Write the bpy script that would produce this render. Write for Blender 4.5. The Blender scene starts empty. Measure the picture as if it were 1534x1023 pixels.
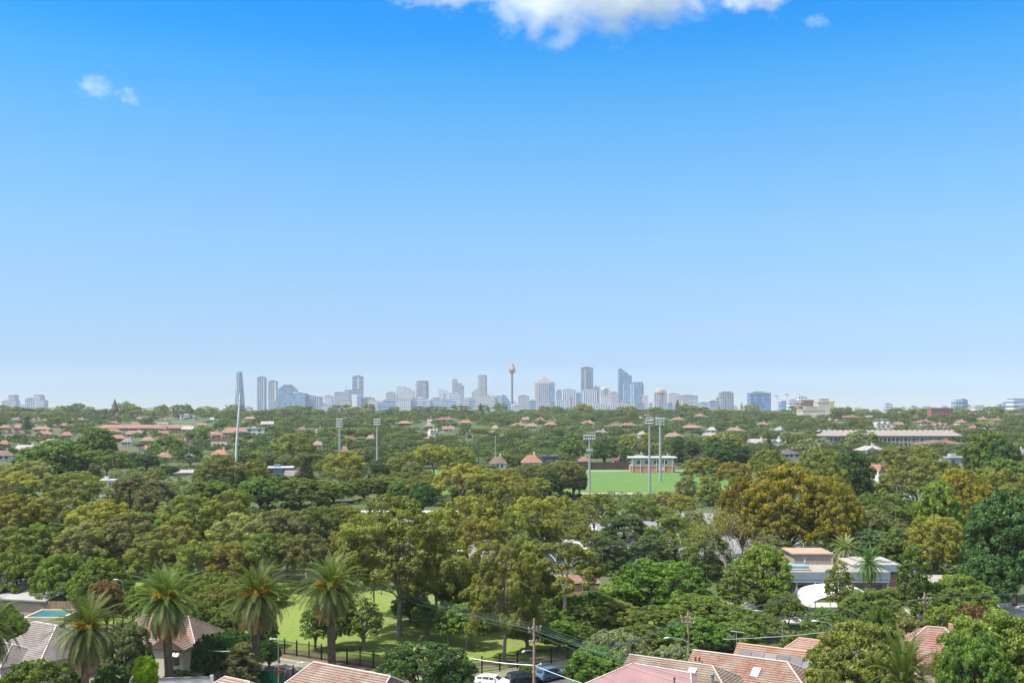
import bpy, math, random
import numpy as np
from mathutils import Vector, Matrix

# ------------------------------------------------------------------ frame of reference
# Level camera at (0,0,H) looking along +Y.  Photo pixel (px,py) of the 1534x1023 frame and a distance give a point.
FPX, CX, HY, H = 1500.0, 767.0, 615.0, 36.0
scene = bpy.context.scene
col = scene.collection
R = math.radians

_TY = [0, 620, 800, 1000, 1300, 1600, 2000, 2600, 3200, 4500, 9000]
_TZ = [0, 0, 3.5, 8.5, 15.5, 20.5, 23.5, 24.5, 22, 8, 4]
def terr(x, y):
    if y <= 620: return 0.0
    z = float(np.interp(y, _TY, _TZ))
    k = min(1.0, (y - 620) / 900.0)
    u = x / max(y, 1.0)
    return z + k * (1.6 * math.sin(u * 9.0 + 0.6) + 1.0 * math.sin(u * 23.0 + y * 0.002))

def at(px, py, D):
    return Vector(((px - CX) / FPX * D, D, H - (py - HY) / FPX * D))
def gx(px, D): return (px - CX) / FPX * D
def gz(py, D): return H - (py - HY) / FPX * D
def pxw(w, D): return w / FPX * D
def gdist(py, z=0.0): return (H - z) * FPX / (py - HY)
def to_px(x, y, z): return CX + FPX * x / y, HY - FPX * (z - H) / y

# ------------------------------------------------------------------ object helpers
THINGS = []
def tag(o, label=None, cat=None, group=None, kind=None):
    if label: o['label'] = label
    if cat: o['category'] = cat
    if group: o['group'] = group
    if kind: o['kind'] = kind
    if cat: THINGS.append(o)
    return o
def link(o, parent=None):
    col.objects.link(o)
    if parent is not None: o.parent = parent
    return o
def empty(name, loc, label=None, cat=None, group=None, rz=0.0, scale=None):
    o = bpy.data.objects.new(name, None)
    o.empty_display_size = 0.5
    o.location = loc
    o.rotation_euler = (0, 0, rz)
    if scale: o.scale = scale
    link(o)
    tag(o, label, cat, group)
    return o
def inst(name, mesh, parent, color=None, loc=None, rz=None):
    o = bpy.data.objects.new(name, mesh)
    link(o, parent)
    if color is not None: o.color = (color[0], color[1], color[2], 1)
    if loc is not None: o.location = loc
    if rz is not None: o.rotation_euler = (0, 0, rz)
    return o
def kids(o): return [c for c in o.children]
def copy_tree(o, parent=None):
    c = o.copy(); col.objects.link(c)
    if parent is not None: c.parent = parent
    for ch in list(o.children): copy_tree(ch, c)
    return c

def np_mesh(name, verts, quads, mat=None, tint=None, smooth=False):
    """Fast mesh from numpy arrays: verts (n,3), quads (m,4)."""
    me = bpy.data.meshes.new(name)
    n, m = len(verts), len(quads)
    k = quads.shape[1]
    me.vertices.add(n); me.vertices.foreach_set('co', np.ascontiguousarray(verts, dtype=np.float32).ravel())
    me.loops.add(m * k); me.loops.foreach_set('vertex_index', np.ascontiguousarray(quads, dtype=np.int32).ravel())
    me.polygons.add(m)
    me.polygons.foreach_set('loop_start', np.arange(0, m * k, k, dtype=np.int32))
    me.polygons.foreach_set('loop_total', np.full(m, k, dtype=np.int32))
    if tint is not None:
        a = me.attributes.new('tint', 'FLOAT', 'FACE'); a.data.foreach_set('value', np.ascontiguousarray(tint, dtype=np.float32))
    if mat: me.materials.append(mat)
    if smooth: me.polygons.foreach_set('use_smooth', np.ones(m, dtype=bool))
    me.update(calc_edges=True)
    return me

class MB:
    """Collects primitive shapes into ONE mesh, with UVs in metres for pitched roofs and walls."""
    def __init__(self): self.v = []; self.f = []; self.m = []; self.uv = []; self.sm = []; self.M = None
    def add(self, vs, fs, mi=0, uvs=None, smooth=False):
        b = len(self.v)
        if self.M is not None: vs = [self.M @ Vector(p) for p in vs]
        self.v += [tuple(p) for p in vs]
        for i, f in enumerate(fs):
            self.f.append([b + k for k in f]); self.m.append(mi); self.sm.append(smooth)
            self.uv.append(uvs[i] if uvs else None)
        return self
    def box(self, x0, x1, y0, y1, z0, z1, mi=0):
        v = [(x0,y0,z0),(x1,y0,z0),(x1,y1,z0),(x0,y1,z0),(x0,y0,z1),(x1,y0,z1),(x1,y1,z1),(x0,y1,z1)]
        return self.add(v, [(0,3,2,1),(4,5,6,7),(0,1,5,4),(1,2,6,5),(2,3,7,6),(3,0,4,7)], mi)
    def cbox(self, c, s, mi=0):
        return self.box(c[0]-s[0]/2, c[0]+s[0]/2, c[1]-s[1]/2, c[1]+s[1]/2, c[2]-s[2]/2, c[2]+s[2]/2, mi)
    def quad(self, pts, mi=0, uv=None): return self.add(pts, [tuple(range(len(pts)))], mi, [uv] if uv else None)
    def prism(self, poly, z0, z1, mi=0, top=None):
        """poly: list of (x,y) counter-clockwise; top: optional other outline at z1"""
        n = len(poly); top = top or poly
        v = [(p[0], p[1], z0) for p in poly] + [(p[0], p[1], z1) for p in top]
        f = [tuple(range(n - 1, -1, -1)), tuple(range(n, 2 * n))]
        f += [(i, (i + 1) % n, n + (i + 1) % n, n + i) for i in range(n)]
        return self.add(v, f, mi)
    def tube(self, pts, radii, n=6, mi=0, cap=True, smooth=True):
        pts = [Vector(p) for p in pts]
        if not hasattr(radii, '__len__'): radii = [radii] * len(pts)
        v = []; f = []
        for i, p in enumerate(pts):
            d = (pts[min(i + 1, len(pts) - 1)] - pts[max(i - 1, 0)])
            d = d.normalized() if d.length > 1e-9 else Vector((0, 0, 1))
            a = d.cross(Vector((0, 0, 1)) if abs(d.z) < 0.9 else Vector((1, 0, 0))).normalized(); b = d.cross(a)
            for k in range(n):
                t = 2 * math.pi * k / n
                v.append(p + (a * math.cos(t) + b * math.sin(t)) * radii[i])
        for i in range(len(pts) - 1):
            for k in range(n):
                f.append((i*n + k, i*n + (k+1) % n, (i+1)*n + (k+1) % n, (i+1)*n + k))
        self.add(v, f, mi, smooth=smooth)
        if cap: self.add(v[-n:], [tuple(range(n))], mi); self.add(v[:n], [tuple(range(n - 1, -1, -1))], mi)
        return self
    def lathe(self, prof, n=16, c=(0, 0), mi=0, smooth=True, ang0=0.0):
        v = []; f = []
        for (r, z) in prof:
            for k in range(n):
                t = ang0 + 2 * math.pi * k / n
                v.append((c[0] + r * math.cos(t), c[1] + r * math.sin(t), z))
        for i in range(len(prof) - 1):
            for k in range(n):
                f.append((i*n + k, i*n + (k+1) % n, (i+1)*n + (k+1) % n, (i+1)*n + k))
        f.append(tuple(range(n - 1, -1, -1))); f.append(tuple((len(prof) - 1) * n + k for k in range(n)))
        return self.add(v, f, mi, smooth=smooth)
    def mesh(self, name, mats):
        me = bpy.data.meshes.new(name)
        me.from_pydata(self.v, [], self.f)
        for m in (mats if isinstance(mats, (list, tuple)) else [mats]): me.materials.append(m)
        me.polygons.foreach_set('material_index', self.m)
        me.polygons.foreach_set('use_smooth', self.sm)
        if any(u is not None for u in self.uv):
            ul = me.uv_layers.new(name='uv'); i = 0
            for f, u in zip(self.f, self.uv):
                for k in range(len(f)):
                    ul.data[i].uv = u[k] if u else (0, 0)
                    i += 1
        me.update()
        return me
    def build(self, name, mats, parent=None, color=None):
        return inst(name, self.mesh(name, mats), parent, color)

# ------------------------------------------------------------------ materials
class NT:
    def __init__(self, name):
        self.mat = bpy.data.materials.new(name); self.mat.use_nodes = True
        self.t = self.mat.node_tree; self.t.nodes.clear()
    def n(self, typ, **kw):
        nd = self.t.nodes.new(typ)
        ins = kw.pop('ins', {})
        for k, v in kw.items(): setattr(nd, k, v)
        for k, v in ins.items():
            if isinstance(v, tuple) and len(v) == 2 and hasattr(v[0], 'outputs'): self.t.links.new(v[0].outputs[v[1]], nd.inputs[k])
            elif hasattr(v, 'outputs'): self.t.links.new(v.outputs[0], nd.inputs[k])
            else: nd.inputs[k].default_value = v
        return nd
    def math(self, op, a, b=0.0, clamp=False): return self.n('ShaderNodeMath', operation=op, use_clamp=clamp, ins={0: a, 1: b})
    def mix(self, fac, a, b, mode='MIX'):
        nd = self.n('ShaderNodeMix', data_type='RGBA', blend_type=mode)
        for idx, v in ((0, fac), (6, a), (7, b)):
            if isinstance(v, tuple) and len(v) == 2 and hasattr(v[0], 'outputs'): self.t.links.new(v[0].outputs[v[1]], nd.inputs[idx])
            elif hasattr(v, 'outputs'): self.t.links.new(v.outputs[2] if v.bl_idname == 'ShaderNodeMix' else v.outputs[0], nd.inputs[idx])
            else: nd.inputs[idx].default_value = (v if idx == 0 else (v[0], v[1], v[2], 1))
        return nd
    def out(self, sh, socket='Surface'):
        o = self.n('ShaderNodeOutputMaterial'); self.t.links.new(sh.outputs[0], o.inputs[socket]); return self.mat
def _c(nd): return (nd, 2) if nd.bl_idname == 'ShaderNodeMix' else (nd, 0)

def mat_plain(name, c, rough=0.7, metal=0.0, var=0.12, scale=0.6, spec=0.3):
    """plain paint / metal / render with gentle irregular wear"""
    t = NT(name)
    tc = t.n('ShaderNodeTexCoord')
    nz = t.n('ShaderNodeTexNoise', ins={'Vector': (tc, 3), 'Scale': scale, 'Detail': 5.0, 'Roughness': 0.65})
    f = t.n('ShaderNodeMapRange', ins={0: (nz, 0), 1: 0.3, 2: 0.7, 3: 1 - var, 4: 1 + var})
    mx = t.mix(1.0, (c[0], c[1], c[2]), f, 'MULTIPLY')
    b = t.n('ShaderNodeBsdfPrincipled', ins={'Base Color': _c(mx), 'Roughness': rough, 'Metallic': metal, 'Specular IOR Level': spec})
    return t.out(b)

def mat_objcol(name, rough=0.8, var=0.15, scale=0.25, metal=0.0, streak=0.0):
    """colour from the object's own colour, weathered"""
    t = NT(name)
    oi = t.n('ShaderNodeObjectInfo'); tc = t.n('ShaderNodeTexCoord')
    nz = t.n('ShaderNodeTexNoise', ins={'Vector': (tc, 3), 'Scale': scale, 'Detail': 6.0, 'Roughness': 0.7})
    f = t.n('ShaderNodeMapRange', ins={0: (nz, 0), 1: 0.3, 2: 0.7, 3: 1 - var, 4: 1 + var})
    k_ = t.mix(1.0, (oi, 1), (0.66, 0.66, 0.66), 'MULTIPLY'); mx = t.mix(1.0, k_, f, 'MULTIPLY')
    b = t.n('ShaderNodeBsdfPrincipled', ins={'Base Color': _c(mx), 'Roughness': rough, 'Metallic': metal, 'Specular IOR Level': 0.25})
    return t.out(b)

def mat_leaf(name, trans=0.3, warm=0.5, wcol=(1.14, 1.04, 0.55)):
    t = NT(name)
    oi = t.n('ShaderNodeObjectInfo')
    at_ = t.n('ShaderNodeAttribute', attribute_name='tint')
    v = t.n('ShaderNodeMapRange', ins={0: (at_, 2), 1: 0.0, 2: 1.0, 3: 0.66, 4: 1.38})
    base = t.mix(1.0, (oi, 1), v, 'MULTIPLY')
    w = t.mix(t.math('MULTIPLY', (at_, 2), warm), base, wcol, 'MULTIPLY')
    hsv = t.n('ShaderNodeHueSaturation', ins={'Hue': t.n('ShaderNodeMapRange', ins={0: (oi, 5), 3: 0.487, 4: 0.513}),
              'Saturation': 1.0, 'Value': t.n('ShaderNodeMapRange', ins={0: (oi, 5), 3: 0.86, 4: 1.14}), 'Color': _c(w)})
    d = t.n('ShaderNodeBsdfDiffuse', ins={'Color': hsv})
    tc_ = t.mix(1.0, hsv, (1.12, 1.25, 0.5), 'MULTIPLY')
    tr = t.n('ShaderNodeBsdfTranslucent', ins={'Color': _c(tc_)})
    g = t.n('ShaderNodeBsdfGlossy', ins={'Color': (1, 1, 1, 1), 'Roughness': 0.45})
    m1 = t.n('ShaderNodeMixShader', ins={0: trans, 1: d, 2: tr})
    m2 = t.n('ShaderNodeMixShader', ins={0: 0.012, 1: m1, 2: g})
    return t.out(m2)

def mat_tiles(name, row=0.38, wid=0.33, dark=0.16, lichen=0.8, bump=0.6):
    """roof tiles in courses: UV in metres, colour from the object"""
    t = NT(name)
    oi = t.n('ShaderNodeObjectInfo'); uv = t.n('ShaderNodeUVMap', uv_map='uv'); tc = t.n('ShaderNodeTexCoord')
    br = t.n('ShaderNodeTexBrick', offset=0.5, ins={'Vector': uv, 'Color1': (0.82, 0.82, 0.82, 1), 'Color2': (1.15, 1.15, 1.15, 1), 'Mortar': (1, 1, 1, 1),
             'Scale': 1.0, 'Mortar Size': 0.0, 'Brick Width': wid, 'Row Height': row, 'Bias': 0.0})
    sep = t.n('ShaderNodeSeparateXYZ', ins={0: uv})
    fr = t.math('FRACT', t.math('DIVIDE', (sep, 1), row))
    line = t.n('ShaderNodeMapRange', ins={0: fr, 1: 0.12, 2: 0.42, 3: dark, 4: 1.0})
    k_ = t.mix(1.0, (oi, 1), (0.49, 0.43, 0.40), 'MULTIPLY'); col1 = t.mix(1.0, k_, br, 'MULTIPLY')
    nz = t.n('ShaderNodeTexNoise', ins={'Vector': (tc, 3), 'Scale': 0.35, 'Detail': 7.0, 'Roughness': 0.72})
    f = t.n('ShaderNodeMapRange', ins={0: (nz, 0), 1: 0.40, 2: 0.66, 3: 0.0, 4: lichen})
    col2 = t.mix(f, col1, (0.25, 0.215, 0.175))
    nz2 = t.n('ShaderNodeTexNoise', ins={'Vector': (tc, 3), 'Scale': 6.0, 'Detail': 4.0, 'Roughness': 0.7})
    col3 = t.mix(1.0, col2, t.n('ShaderNodeMapRange', ins={0: (nz2, 0), 1: 0.3, 2: 0.7, 3: 0.8, 4: 1.15}), 'MULTIPLY')
    col4 = t.mix(1.0, col3, line, 'MULTIPLY')
    bp = t.n('ShaderNodeBump', ins={'Strength': bump, 'Distance': 0.06, 'Height': fr})
    b = t.n('ShaderNodeBsdfPrincipled', ins={'Base Color': _c(col4), 'Roughness': 0.75, 'Normal': bp, 'Specular IOR Level': 0.2})
    return t.out(b)

def mat_ribbed(name, pitch=0.25, rough=0.45):
    """ribbed sheet metal roofing, colour from the object"""
    t = NT(name)
    oi = t.n('ShaderNodeObjectInfo'); uv = t.n('ShaderNodeUVMap', uv_map='uv'); tc = t.n('ShaderNodeTexCoord')
    sep = t.n('ShaderNodeSeparateXYZ', ins={0: uv})
    fr = t.math('PINGPONG', (sep, 0), pitch / 2)
    hgt = t.math('MULTIPLY', fr, 2 / pitch)
    nz = t.n('ShaderNodeTexNoise', ins={'Vector': (tc, 3), 'Scale': 0.4, 'Detail': 6.0, 'Roughness': 0.7})
    f = t.n('ShaderNodeMapRange', ins={0: (nz, 0), 1: 0.3, 2: 0.7, 3: 0.86, 4: 1.08})
    k_ = t.mix(1.0, (oi, 1), (0.66, 0.64, 0.64), 'MULTIPLY'); c1 = t.mix(1.0, k_, f, 'MULTIPLY')
    c2 = t.mix(1.0, c1, t.n('ShaderNodeMapRange', ins={0: hgt, 1: 0.0, 2: 0.25, 3: 0.82, 4: 1.0}), 'MULTIPLY')
    bp = t.n('ShaderNodeBump', ins={'Strength': 0.35, 'Distance': 0.03, 'Height': hgt})
    b = t.n('ShaderNodeBsdfPrincipled', ins={'Base Color': _c(c2), 'Roughness': rough, 'Normal': bp})
    return t.out(b)

def mat_facade(name, floor=7.0, bay=6.0, glass=(0.16, 0.23, 0.33), fv=0.45, fu=0.75, rough=0.35):
    """tower cladding: window bands inside a frame whose colour is the object's own"""
    t = NT(name)
    oi = t.n('ShaderNodeObjectInfo'); tc = t.n('ShaderNodeTexCoord')
    sep = t.n('ShaderNodeSeparateXYZ', ins={0: (tc, 3)})
    geo = t.n('ShaderNodeNewGeometry'); ns = t.n('ShaderNodeSeparateXYZ', ins={0: (geo, 1)})
    u = t.math('ADD', t.math('MULTIPLY', (sep, 0), 1.0), t.math('MULTIPLY', (sep, 1), 0.83))
    a = t.math('LESS_THAN', t.math('FRACT', t.math('DIVIDE', (sep, 2), floor)), fv)
    b = t.math('LESS_THAN', t.math('FRACT', t.math('DIVIDE', u, bay)), fu)
    upf = t.math('LESS_THAN', t.math('ABSOLUTE', (ns, 2)), 0.5)
    w = t.math('MULTIPLY', t.math('MULTIPLY', a, b), upf)
    vor = t.n('ShaderNodeTexWhiteNoise', noise_dimensions='3D', ins={'Vector': t.n('ShaderNodeVectorMath', operation='FLOOR',
              ins={0: t.n('ShaderNodeVectorMath', operation='DIVIDE', ins={0: (tc, 3), 1: (bay * 1.5, bay * 1.5, floor)})})})
    gl = t.mix(1.0, glass, t.n('ShaderNodeMapRange', ins={0: (vor, 0), 3: 0.6, 4: 1.5}), 'MULTIPLY')
    nz = t.n('ShaderNodeTexNoise', ins={'Vector': (tc, 3), 'Scale': 0.03, 'Detail': 4.0})
    k_ = t.mix(1.0, (oi, 1), (0.84, 0.84, 0.84), 'MULTIPLY'); fr = t.mix(1.0, k_, t.n('ShaderNodeMapRange', ins={0: (nz, 0), 1: 0.3, 2: 0.7, 3: 0.85, 4: 1.1}), 'MULTIPLY')
    c = t.mix(w, fr, gl)
    bs = t.n('ShaderNodeBsdfPrincipled', ins={'Base Color': _c(c), 'Roughness': t.n('ShaderNodeMapRange', ins={0: w, 3: 0.8, 4: rough}), 'Specular IOR Level': 0.4})
    return t.out(bs)

def mat_ground(name, cols, scales=(0.02, 0.25, 3.0), rough=0.95, grain=0.25):
    """grass, earth or asphalt in patches at several scales"""
    t = NT(name)
    geo = t.n('ShaderNodeNewGeometry')
    n1 = t.n('ShaderNodeTexNoise', ins={'Vector': geo, 'Scale': scales[0], 'Detail': 6.0, 'Roughness': 0.65})
    n2 = t.n('ShaderNodeTexNoise', ins={'Vector': geo, 'Scale': scales[1], 'Detail': 5.0, 'Roughness': 0.65})
    n3 = t.n('ShaderNodeTexNoise', ins={'Vector': geo, 'Scale': scales[2], 'Detail': 3.0, 'Roughness': 0.7})
    c = t.mix(t.n('ShaderNodeMapRange', ins={0: (n1, 0), 1: 0.38, 2: 0.62}), cols[0], cols[1])
    c = t.mix(t.n('ShaderNodeMapRange', ins={0: (n2, 0), 1: 0.42, 2: 0.66, 3: 0.0, 4: 0.95}), c, cols[2])
    c = t.mix(1.0, c, t.n('ShaderNodeMapRange', ins={0: (n3, 0), 1: 0.3, 2: 0.7, 3: 1 - grain, 4: 1 + grain}), 'MULTIPLY')
    b = t.n('ShaderNodeBsdfPrincipled', ins={'Base Color': _c(c), 'Roughness': rough, 'Specular IOR Level': 0.15})
    return t.out(b)

def mat_bark(name, c1, c2, sc=3.0):
    t = NT(name)
    tc = t.n('ShaderNodeTexCoord')
    mp = t.n('ShaderNodeMapping', ins={'Vector': (tc, 3), 'Scale': (1, 1, 0.25)})
    nz = t.n('ShaderNodeTexNoise', ins={'Vector': mp, 'Scale': sc, 'Detail': 5.0, 'Roughness': 0.7})
    c = t.mix(t.n('ShaderNodeMapRange', ins={0: (nz, 0), 1: 0.35, 2: 0.65}), c1, c2)
    b = t.n('ShaderNodeBsdfDiffuse', ins={'Color': _c(c)})
    return t.out(b)

def mat_glass(name, c=(0.03, 0.04, 0.05), rough=0.08):
    t = NT(name)
    b = t.n('ShaderNodeBsdfPrincipled', ins={'Base Color': (c[0], c[1], c[2], 1), 'Roughness': rough, 'Specular IOR Level': 0.6})
    return t.out(b)

def mat_brick(name, c1=(0.30, 0.12, 0.07), c2=(0.38, 0.17, 0.10), mortar=(0.4, 0.36, 0.32), k=1.0):
    t = NT(name)
    tc = t.n('ShaderNodeTexCoord')
    sep = t.n('ShaderNodeSeparateXYZ', ins={0: (tc, 3)})
    cb = t.n('ShaderNodeCombineXYZ', ins={0: t.math('ADD', (sep, 0), (sep, 1)), 1: (sep, 2)})
    br = t.n('ShaderNodeTexBrick', ins={'Vector': cb, 'Color1': c1 + (1,), 'Color2': c2 + (1,), 'Mortar': mortar + (1,), 'Scale': 1.0,
             'Mortar Size': 0.01, 'Brick Width': 0.24 * k, 'Row Height': 0.086 * k})
    nz = t.n('ShaderNodeTexNoise', ins={'Vector': (tc, 3), 'Scale': 0.6, 'Detail': 4.0})
    c = t.mix(1.0, br, t.n('ShaderNodeMapRange', ins={0: (nz, 0), 1: 0.3, 2: 0.7, 3: 0.85, 4: 1.12}), 'MULTIPLY')
    b = t.n('ShaderNodeBsdfPrincipled', ins={'Base Color': _c(c), 'Roughness': 0.9, 'Specular IOR Level': 0.1})
    return t.out(b)

M = dict(
    leaf=mat_leaf('leaf_canopy', 0.42, 0.45), autumn=mat_leaf('autumn_canopy', 0.42, 1.0, (1.38, 0.99, 0.41)), needle=mat_leaf('needle_foliage', 0.26, 0.25),
    bark=mat_bark('grey_bark', (0.16, 0.13, 0.10), (0.26, 0.22, 0.18)), gum=mat_bark('pale_gum_bark', (0.30, 0.26, 0.20), (0.50, 0.46, 0.38), 1.6),
    darkbark=mat_bark('dark_bark', (0.045, 0.035, 0.028), (0.09, 0.07, 0.055)), palmbark=mat_bark('palm_bark', (0.11, 0.075, 0.05), (0.22, 0.16, 0.11), 5.0),
    twig=mat_bark('bare_twigs', (0.20, 0.15, 0.105), (0.32, 0.25, 0.19), 2.0),
    tiles=mat_tiles('roof_tiles'), tiles_far=mat_tiles('roof_tiles_far', 0.9, 0.9, 0.6, 0.4, 0.0), ribbed=mat_ribbed('ribbed_roof'),
    wall=mat_objcol('rendered_wall'), trim=mat_objcol('painted_trim', 0.6, 0.06), metal=mat_objcol('galvanised_metal', 0.45, 0.12, 0.8, 0.4),
    glass=mat_glass('window_glass'), brick=mat_brick('red_brick'), timber=mat_bark('timber_pole', (0.20, 0.13, 0.09), (0.32, 0.23, 0.16), 2.5),
    tower_grid=mat_facade('tower_grid', 11, 10, (0.06, 0.11, 0.19)), tower_vert=mat_facade('tower_fins', 40, 11.0, (0.06, 0.12, 0.21), 1.0, 0.55),
    tower_band=mat_facade('tower_bands', 12, 60, (0.07, 0.12, 0.20), 0.5, 1.0), tower_glass=mat_facade('tower_curtain', 13.0, 9.0, (0.06, 0.13, 0.25), 0.8, 0.85, 0.2),
    flat_grid=mat_facade('apartment_grid', 3.2, 3.6, (0.10, 0.12, 0.15), 0.5, 0.55),
)
# ------------------------------------------------------------------ foliage: thousands of small leaf faces on clumps through the crown
def sph(rng, n):
    v = rng.normal(size=(n, 3)); return v / np.linalg.norm(v, axis=1, keepdims=True)

def leaf_quads(P, N, L, W, rng, droop=0.0):
    """pointed leaf sprays: P centres, N facing, L length, W width (arrays)"""
    n = len(P)
    t = np.cross(N, sph(rng, n)); t /= np.linalg.norm(t, axis=1, keepdims=True) + 1e-9
    if droop:
        t = t * (1 - droop) + np.array([0, 0, -1.0]) * droop; t /= np.linalg.norm(t, axis=1, keepdims=True) + 1e-9
    b = np.cross(N, t); b /= np.linalg.norm(b, axis=1, keepdims=True) + 1e-9
    L = L[:, None]; W = W[:, None]
    V = np.stack([P - t * L / 2, P + b * W / 2 + N * W * 0.12, P + t * L / 2, P - b * W / 2 + N * W * 0.12], axis=1).reshape(-1, 3)
    Q = np.arange(4 * n, dtype=np.int32).reshape(n, 4)
    return V, Q

def clump_leaves(lobes, centre, rng, leaf=0.36, aspect=0.5, cover=1.5, sub=0.42, nsub=9, jitter=0.55, droop=0.0, inner=0.12, up=0.25):
    """lobes: (x,y,z,rx,ry,rz,tint) -> leaves on sub-clumps on every lobe's outside"""
    Ps = []; Ns = []; Ts = []
    for (x, y, z, rx, ry, rz, tn) in lobes:
        c = np.array([x, y, z]); r = np.array([rx, ry, rz]); rm = (rx + ry + rz) / 3
        out = c - centre; out = out / (np.linalg.norm(out) + 1e-6)
        k = max(4, int(nsub * (0.7 + 0.6 * rng.random())))
        d = sph(rng, k * 3)
        w = d @ out * 0.6 + d[:, 2] * 0.55 + rng.random(k * 3) * 0.9
        d = d[np.argsort(-w)[:k]]
        for dd in d:
            sc = c + dd * r * (0.62 + 0.2 * rng.random()); sr = rm * sub * (0.7 + 0.6 * rng.random())
            n = max(6, int(cover * 3.2 * sr * sr / (leaf * leaf * aspect * 0.5)))
            e = sph(rng, n); e[:, 2] = e[:, 2] + up; e += dd * 0.45; e /= np.linalg.norm(e, axis=1, keepdims=True)
            rad = 1.0 - np.abs(rng.normal(size=n)) * 0.28
            p = sc + e * (sr * rad)[:, None] * np.array([1, 1, 0.8])
            nn = e + rng.normal(size=(n, 3)) * jitter; nn /= np.linalg.norm(nn, axis=1, keepdims=True)
            Ps.append(p); Ns.append(nn)
            st = np.clip(tn + rng.normal() * 0.16, 0, 1)
            Ts.append(np.clip(st + rng.normal(size=n) * 0.13, 0, 1))
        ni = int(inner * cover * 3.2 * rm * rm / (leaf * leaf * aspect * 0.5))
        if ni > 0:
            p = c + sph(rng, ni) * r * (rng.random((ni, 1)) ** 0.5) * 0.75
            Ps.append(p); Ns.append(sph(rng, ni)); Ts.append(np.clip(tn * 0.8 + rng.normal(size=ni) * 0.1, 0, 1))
    P = np.concatenate(Ps); N = np.concatenate(Ns); T = np.concatenate(Ts)
    L = leaf * (0.6 + 0.9 * rng.random(len(P))); W = L * aspect * (0.7 + 0.6 * rng.random(len(P)))
    V, Q = leaf_quads(P, N, L, W, rng, droop)
    return V, Q, T

def limb(mb, p0, p1, r0, r1, rnd, sag=0.12, n=5, seg=5):
    p0 = Vector(p0); p1 = Vector(p1); L = (p1 - p0).length
    pts = []; rs = []
    off = Vector((rnd.uniform(-1, 1), rnd.uniform(-1, 1), rnd.uniform(-0.3, 0.6))) * L * sag
    for i in range(seg + 1):
        t = i / seg
        p = p0.lerp(p1, t) + off * math.sin(math.pi * t) + Vector((0, 0, 1)) * L * 0.10 * math.sin(math.pi * t)
        pts.append(p); rs.append(r0 + (r1 - r0) * t ** 0.8)
    mb.tube(pts, rs, n, cap=False)
    return pts

class Proto:
    def __init__(self, trunk, crown, w, h): self.trunk, self.crown, self.w, self.h = trunk, crown, w, h

def norm_proto(name, mb, V, Q, T, tmat, lmat):
    """measure the crown; w = mean diameter, h = top"""
    w = float((V[:, 0].max() - V[:, 0].min() + V[:, 1].max() - V[:, 1].min()) / 2); h = float(V[:, 2].max())
    tm = mb.mesh(name + '_trunk', tmat) if mb is not None else None
    return Proto(tm, np_mesh(name + '_crown', V, Q, lmat, T), w, h)

def make_gum(seed, Hh=20.0, Rr=9.0, base=0.36, nl=30, leaf=0.40, cover=1.5, lob=(1.7, 3.0), flat=0.78, bark='bark', top=0.62, fork=0.30, tr=0.42, droop=0.12, name='gum'):
    rng = np.random.default_rng(seed); rnd = random.Random(seed)
    zc = Hh * (base + (1 - base) * 0.42); c0 = np.array([0, 0, zc]); rz = Hh * (1 - base) * 0.58
    lobes = []
    tries = 0
    while len(lobes) < nl and tries < 4000:
        tries += 1
        d = sph(rng, 1)[0]
        if d[2] < -0.45: continue
        k = 0.45 + 0.5 * rng.random() ** 0.6
        p = c0 + d * np.array([Rr, Rr, rz]) * k
        r = lob[0] + (lob[1] - lob[0]) * rng.random()
        if p[2] + r * flat > Hh: p[2] = Hh - r * flat
        if any(np.linalg.norm((p - np.array(q[:3])) * np.array([1, 1, 1.25])) < 0.62 * (r + q[3]) for q in lobes): continue
        lobes.append((p[0], p[1], p[2], r, r * (0.85 + 0.3 * rng.random()), r * flat, np.clip(0.5 + rng.normal() * 0.18, 0.05, 0.95)))
    V, Q, T = clump_leaves(lobes, c0 - np.array([0, 0, rz * 0.4]), rng, leaf=leaf, aspect=0.5, cover=cover, droop=droop, jitter=0.36)
    mb = MB()
    zf = Hh * fork
    fk = Vector((rnd.uniform(-.4, .4), rnd.uniform(-.4, .4), zf))
    mb.tube([(0, 0, -0.3), (0, 0, 0.3), (fk.x * .4, fk.y * .4, zf * .5), fk], [tr * 1.5, tr * 1.1, tr * 0.95, tr * 0.85], 8, cap=False)
    mains = []
    for k in range(4):
        a = 2 * math.pi * (k + rnd.random() * .6) / 4
        e = Vector((math.cos(a) * Rr * 0.30, math.sin(a) * Rr * 0.30, zc + rz * rnd.uniform(-.2, .45)))
        mains.append(limb(mb, fk, e, tr * 0.62, tr * 0.28, rnd, 0.08, 6))
    cen = limb(mb, fk, (0, 0, Hh * 0.82), tr * 0.7, tr * 0.15, rnd, 0.05, 6); mains.append(cen)
    for q in lobes:
        g = Vector(q[:3])
        best = min((p for m_ in mains for p in m_), key=lambda p: (p - g).length + (3 if p.z > g.z else 0))
        limb(mb, best, g, tr * 0.24, 0.05, rnd, 0.14, 5, 4)
    return norm_proto(name, mb, V, Q, T, M[bark], M['leaf'])

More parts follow.
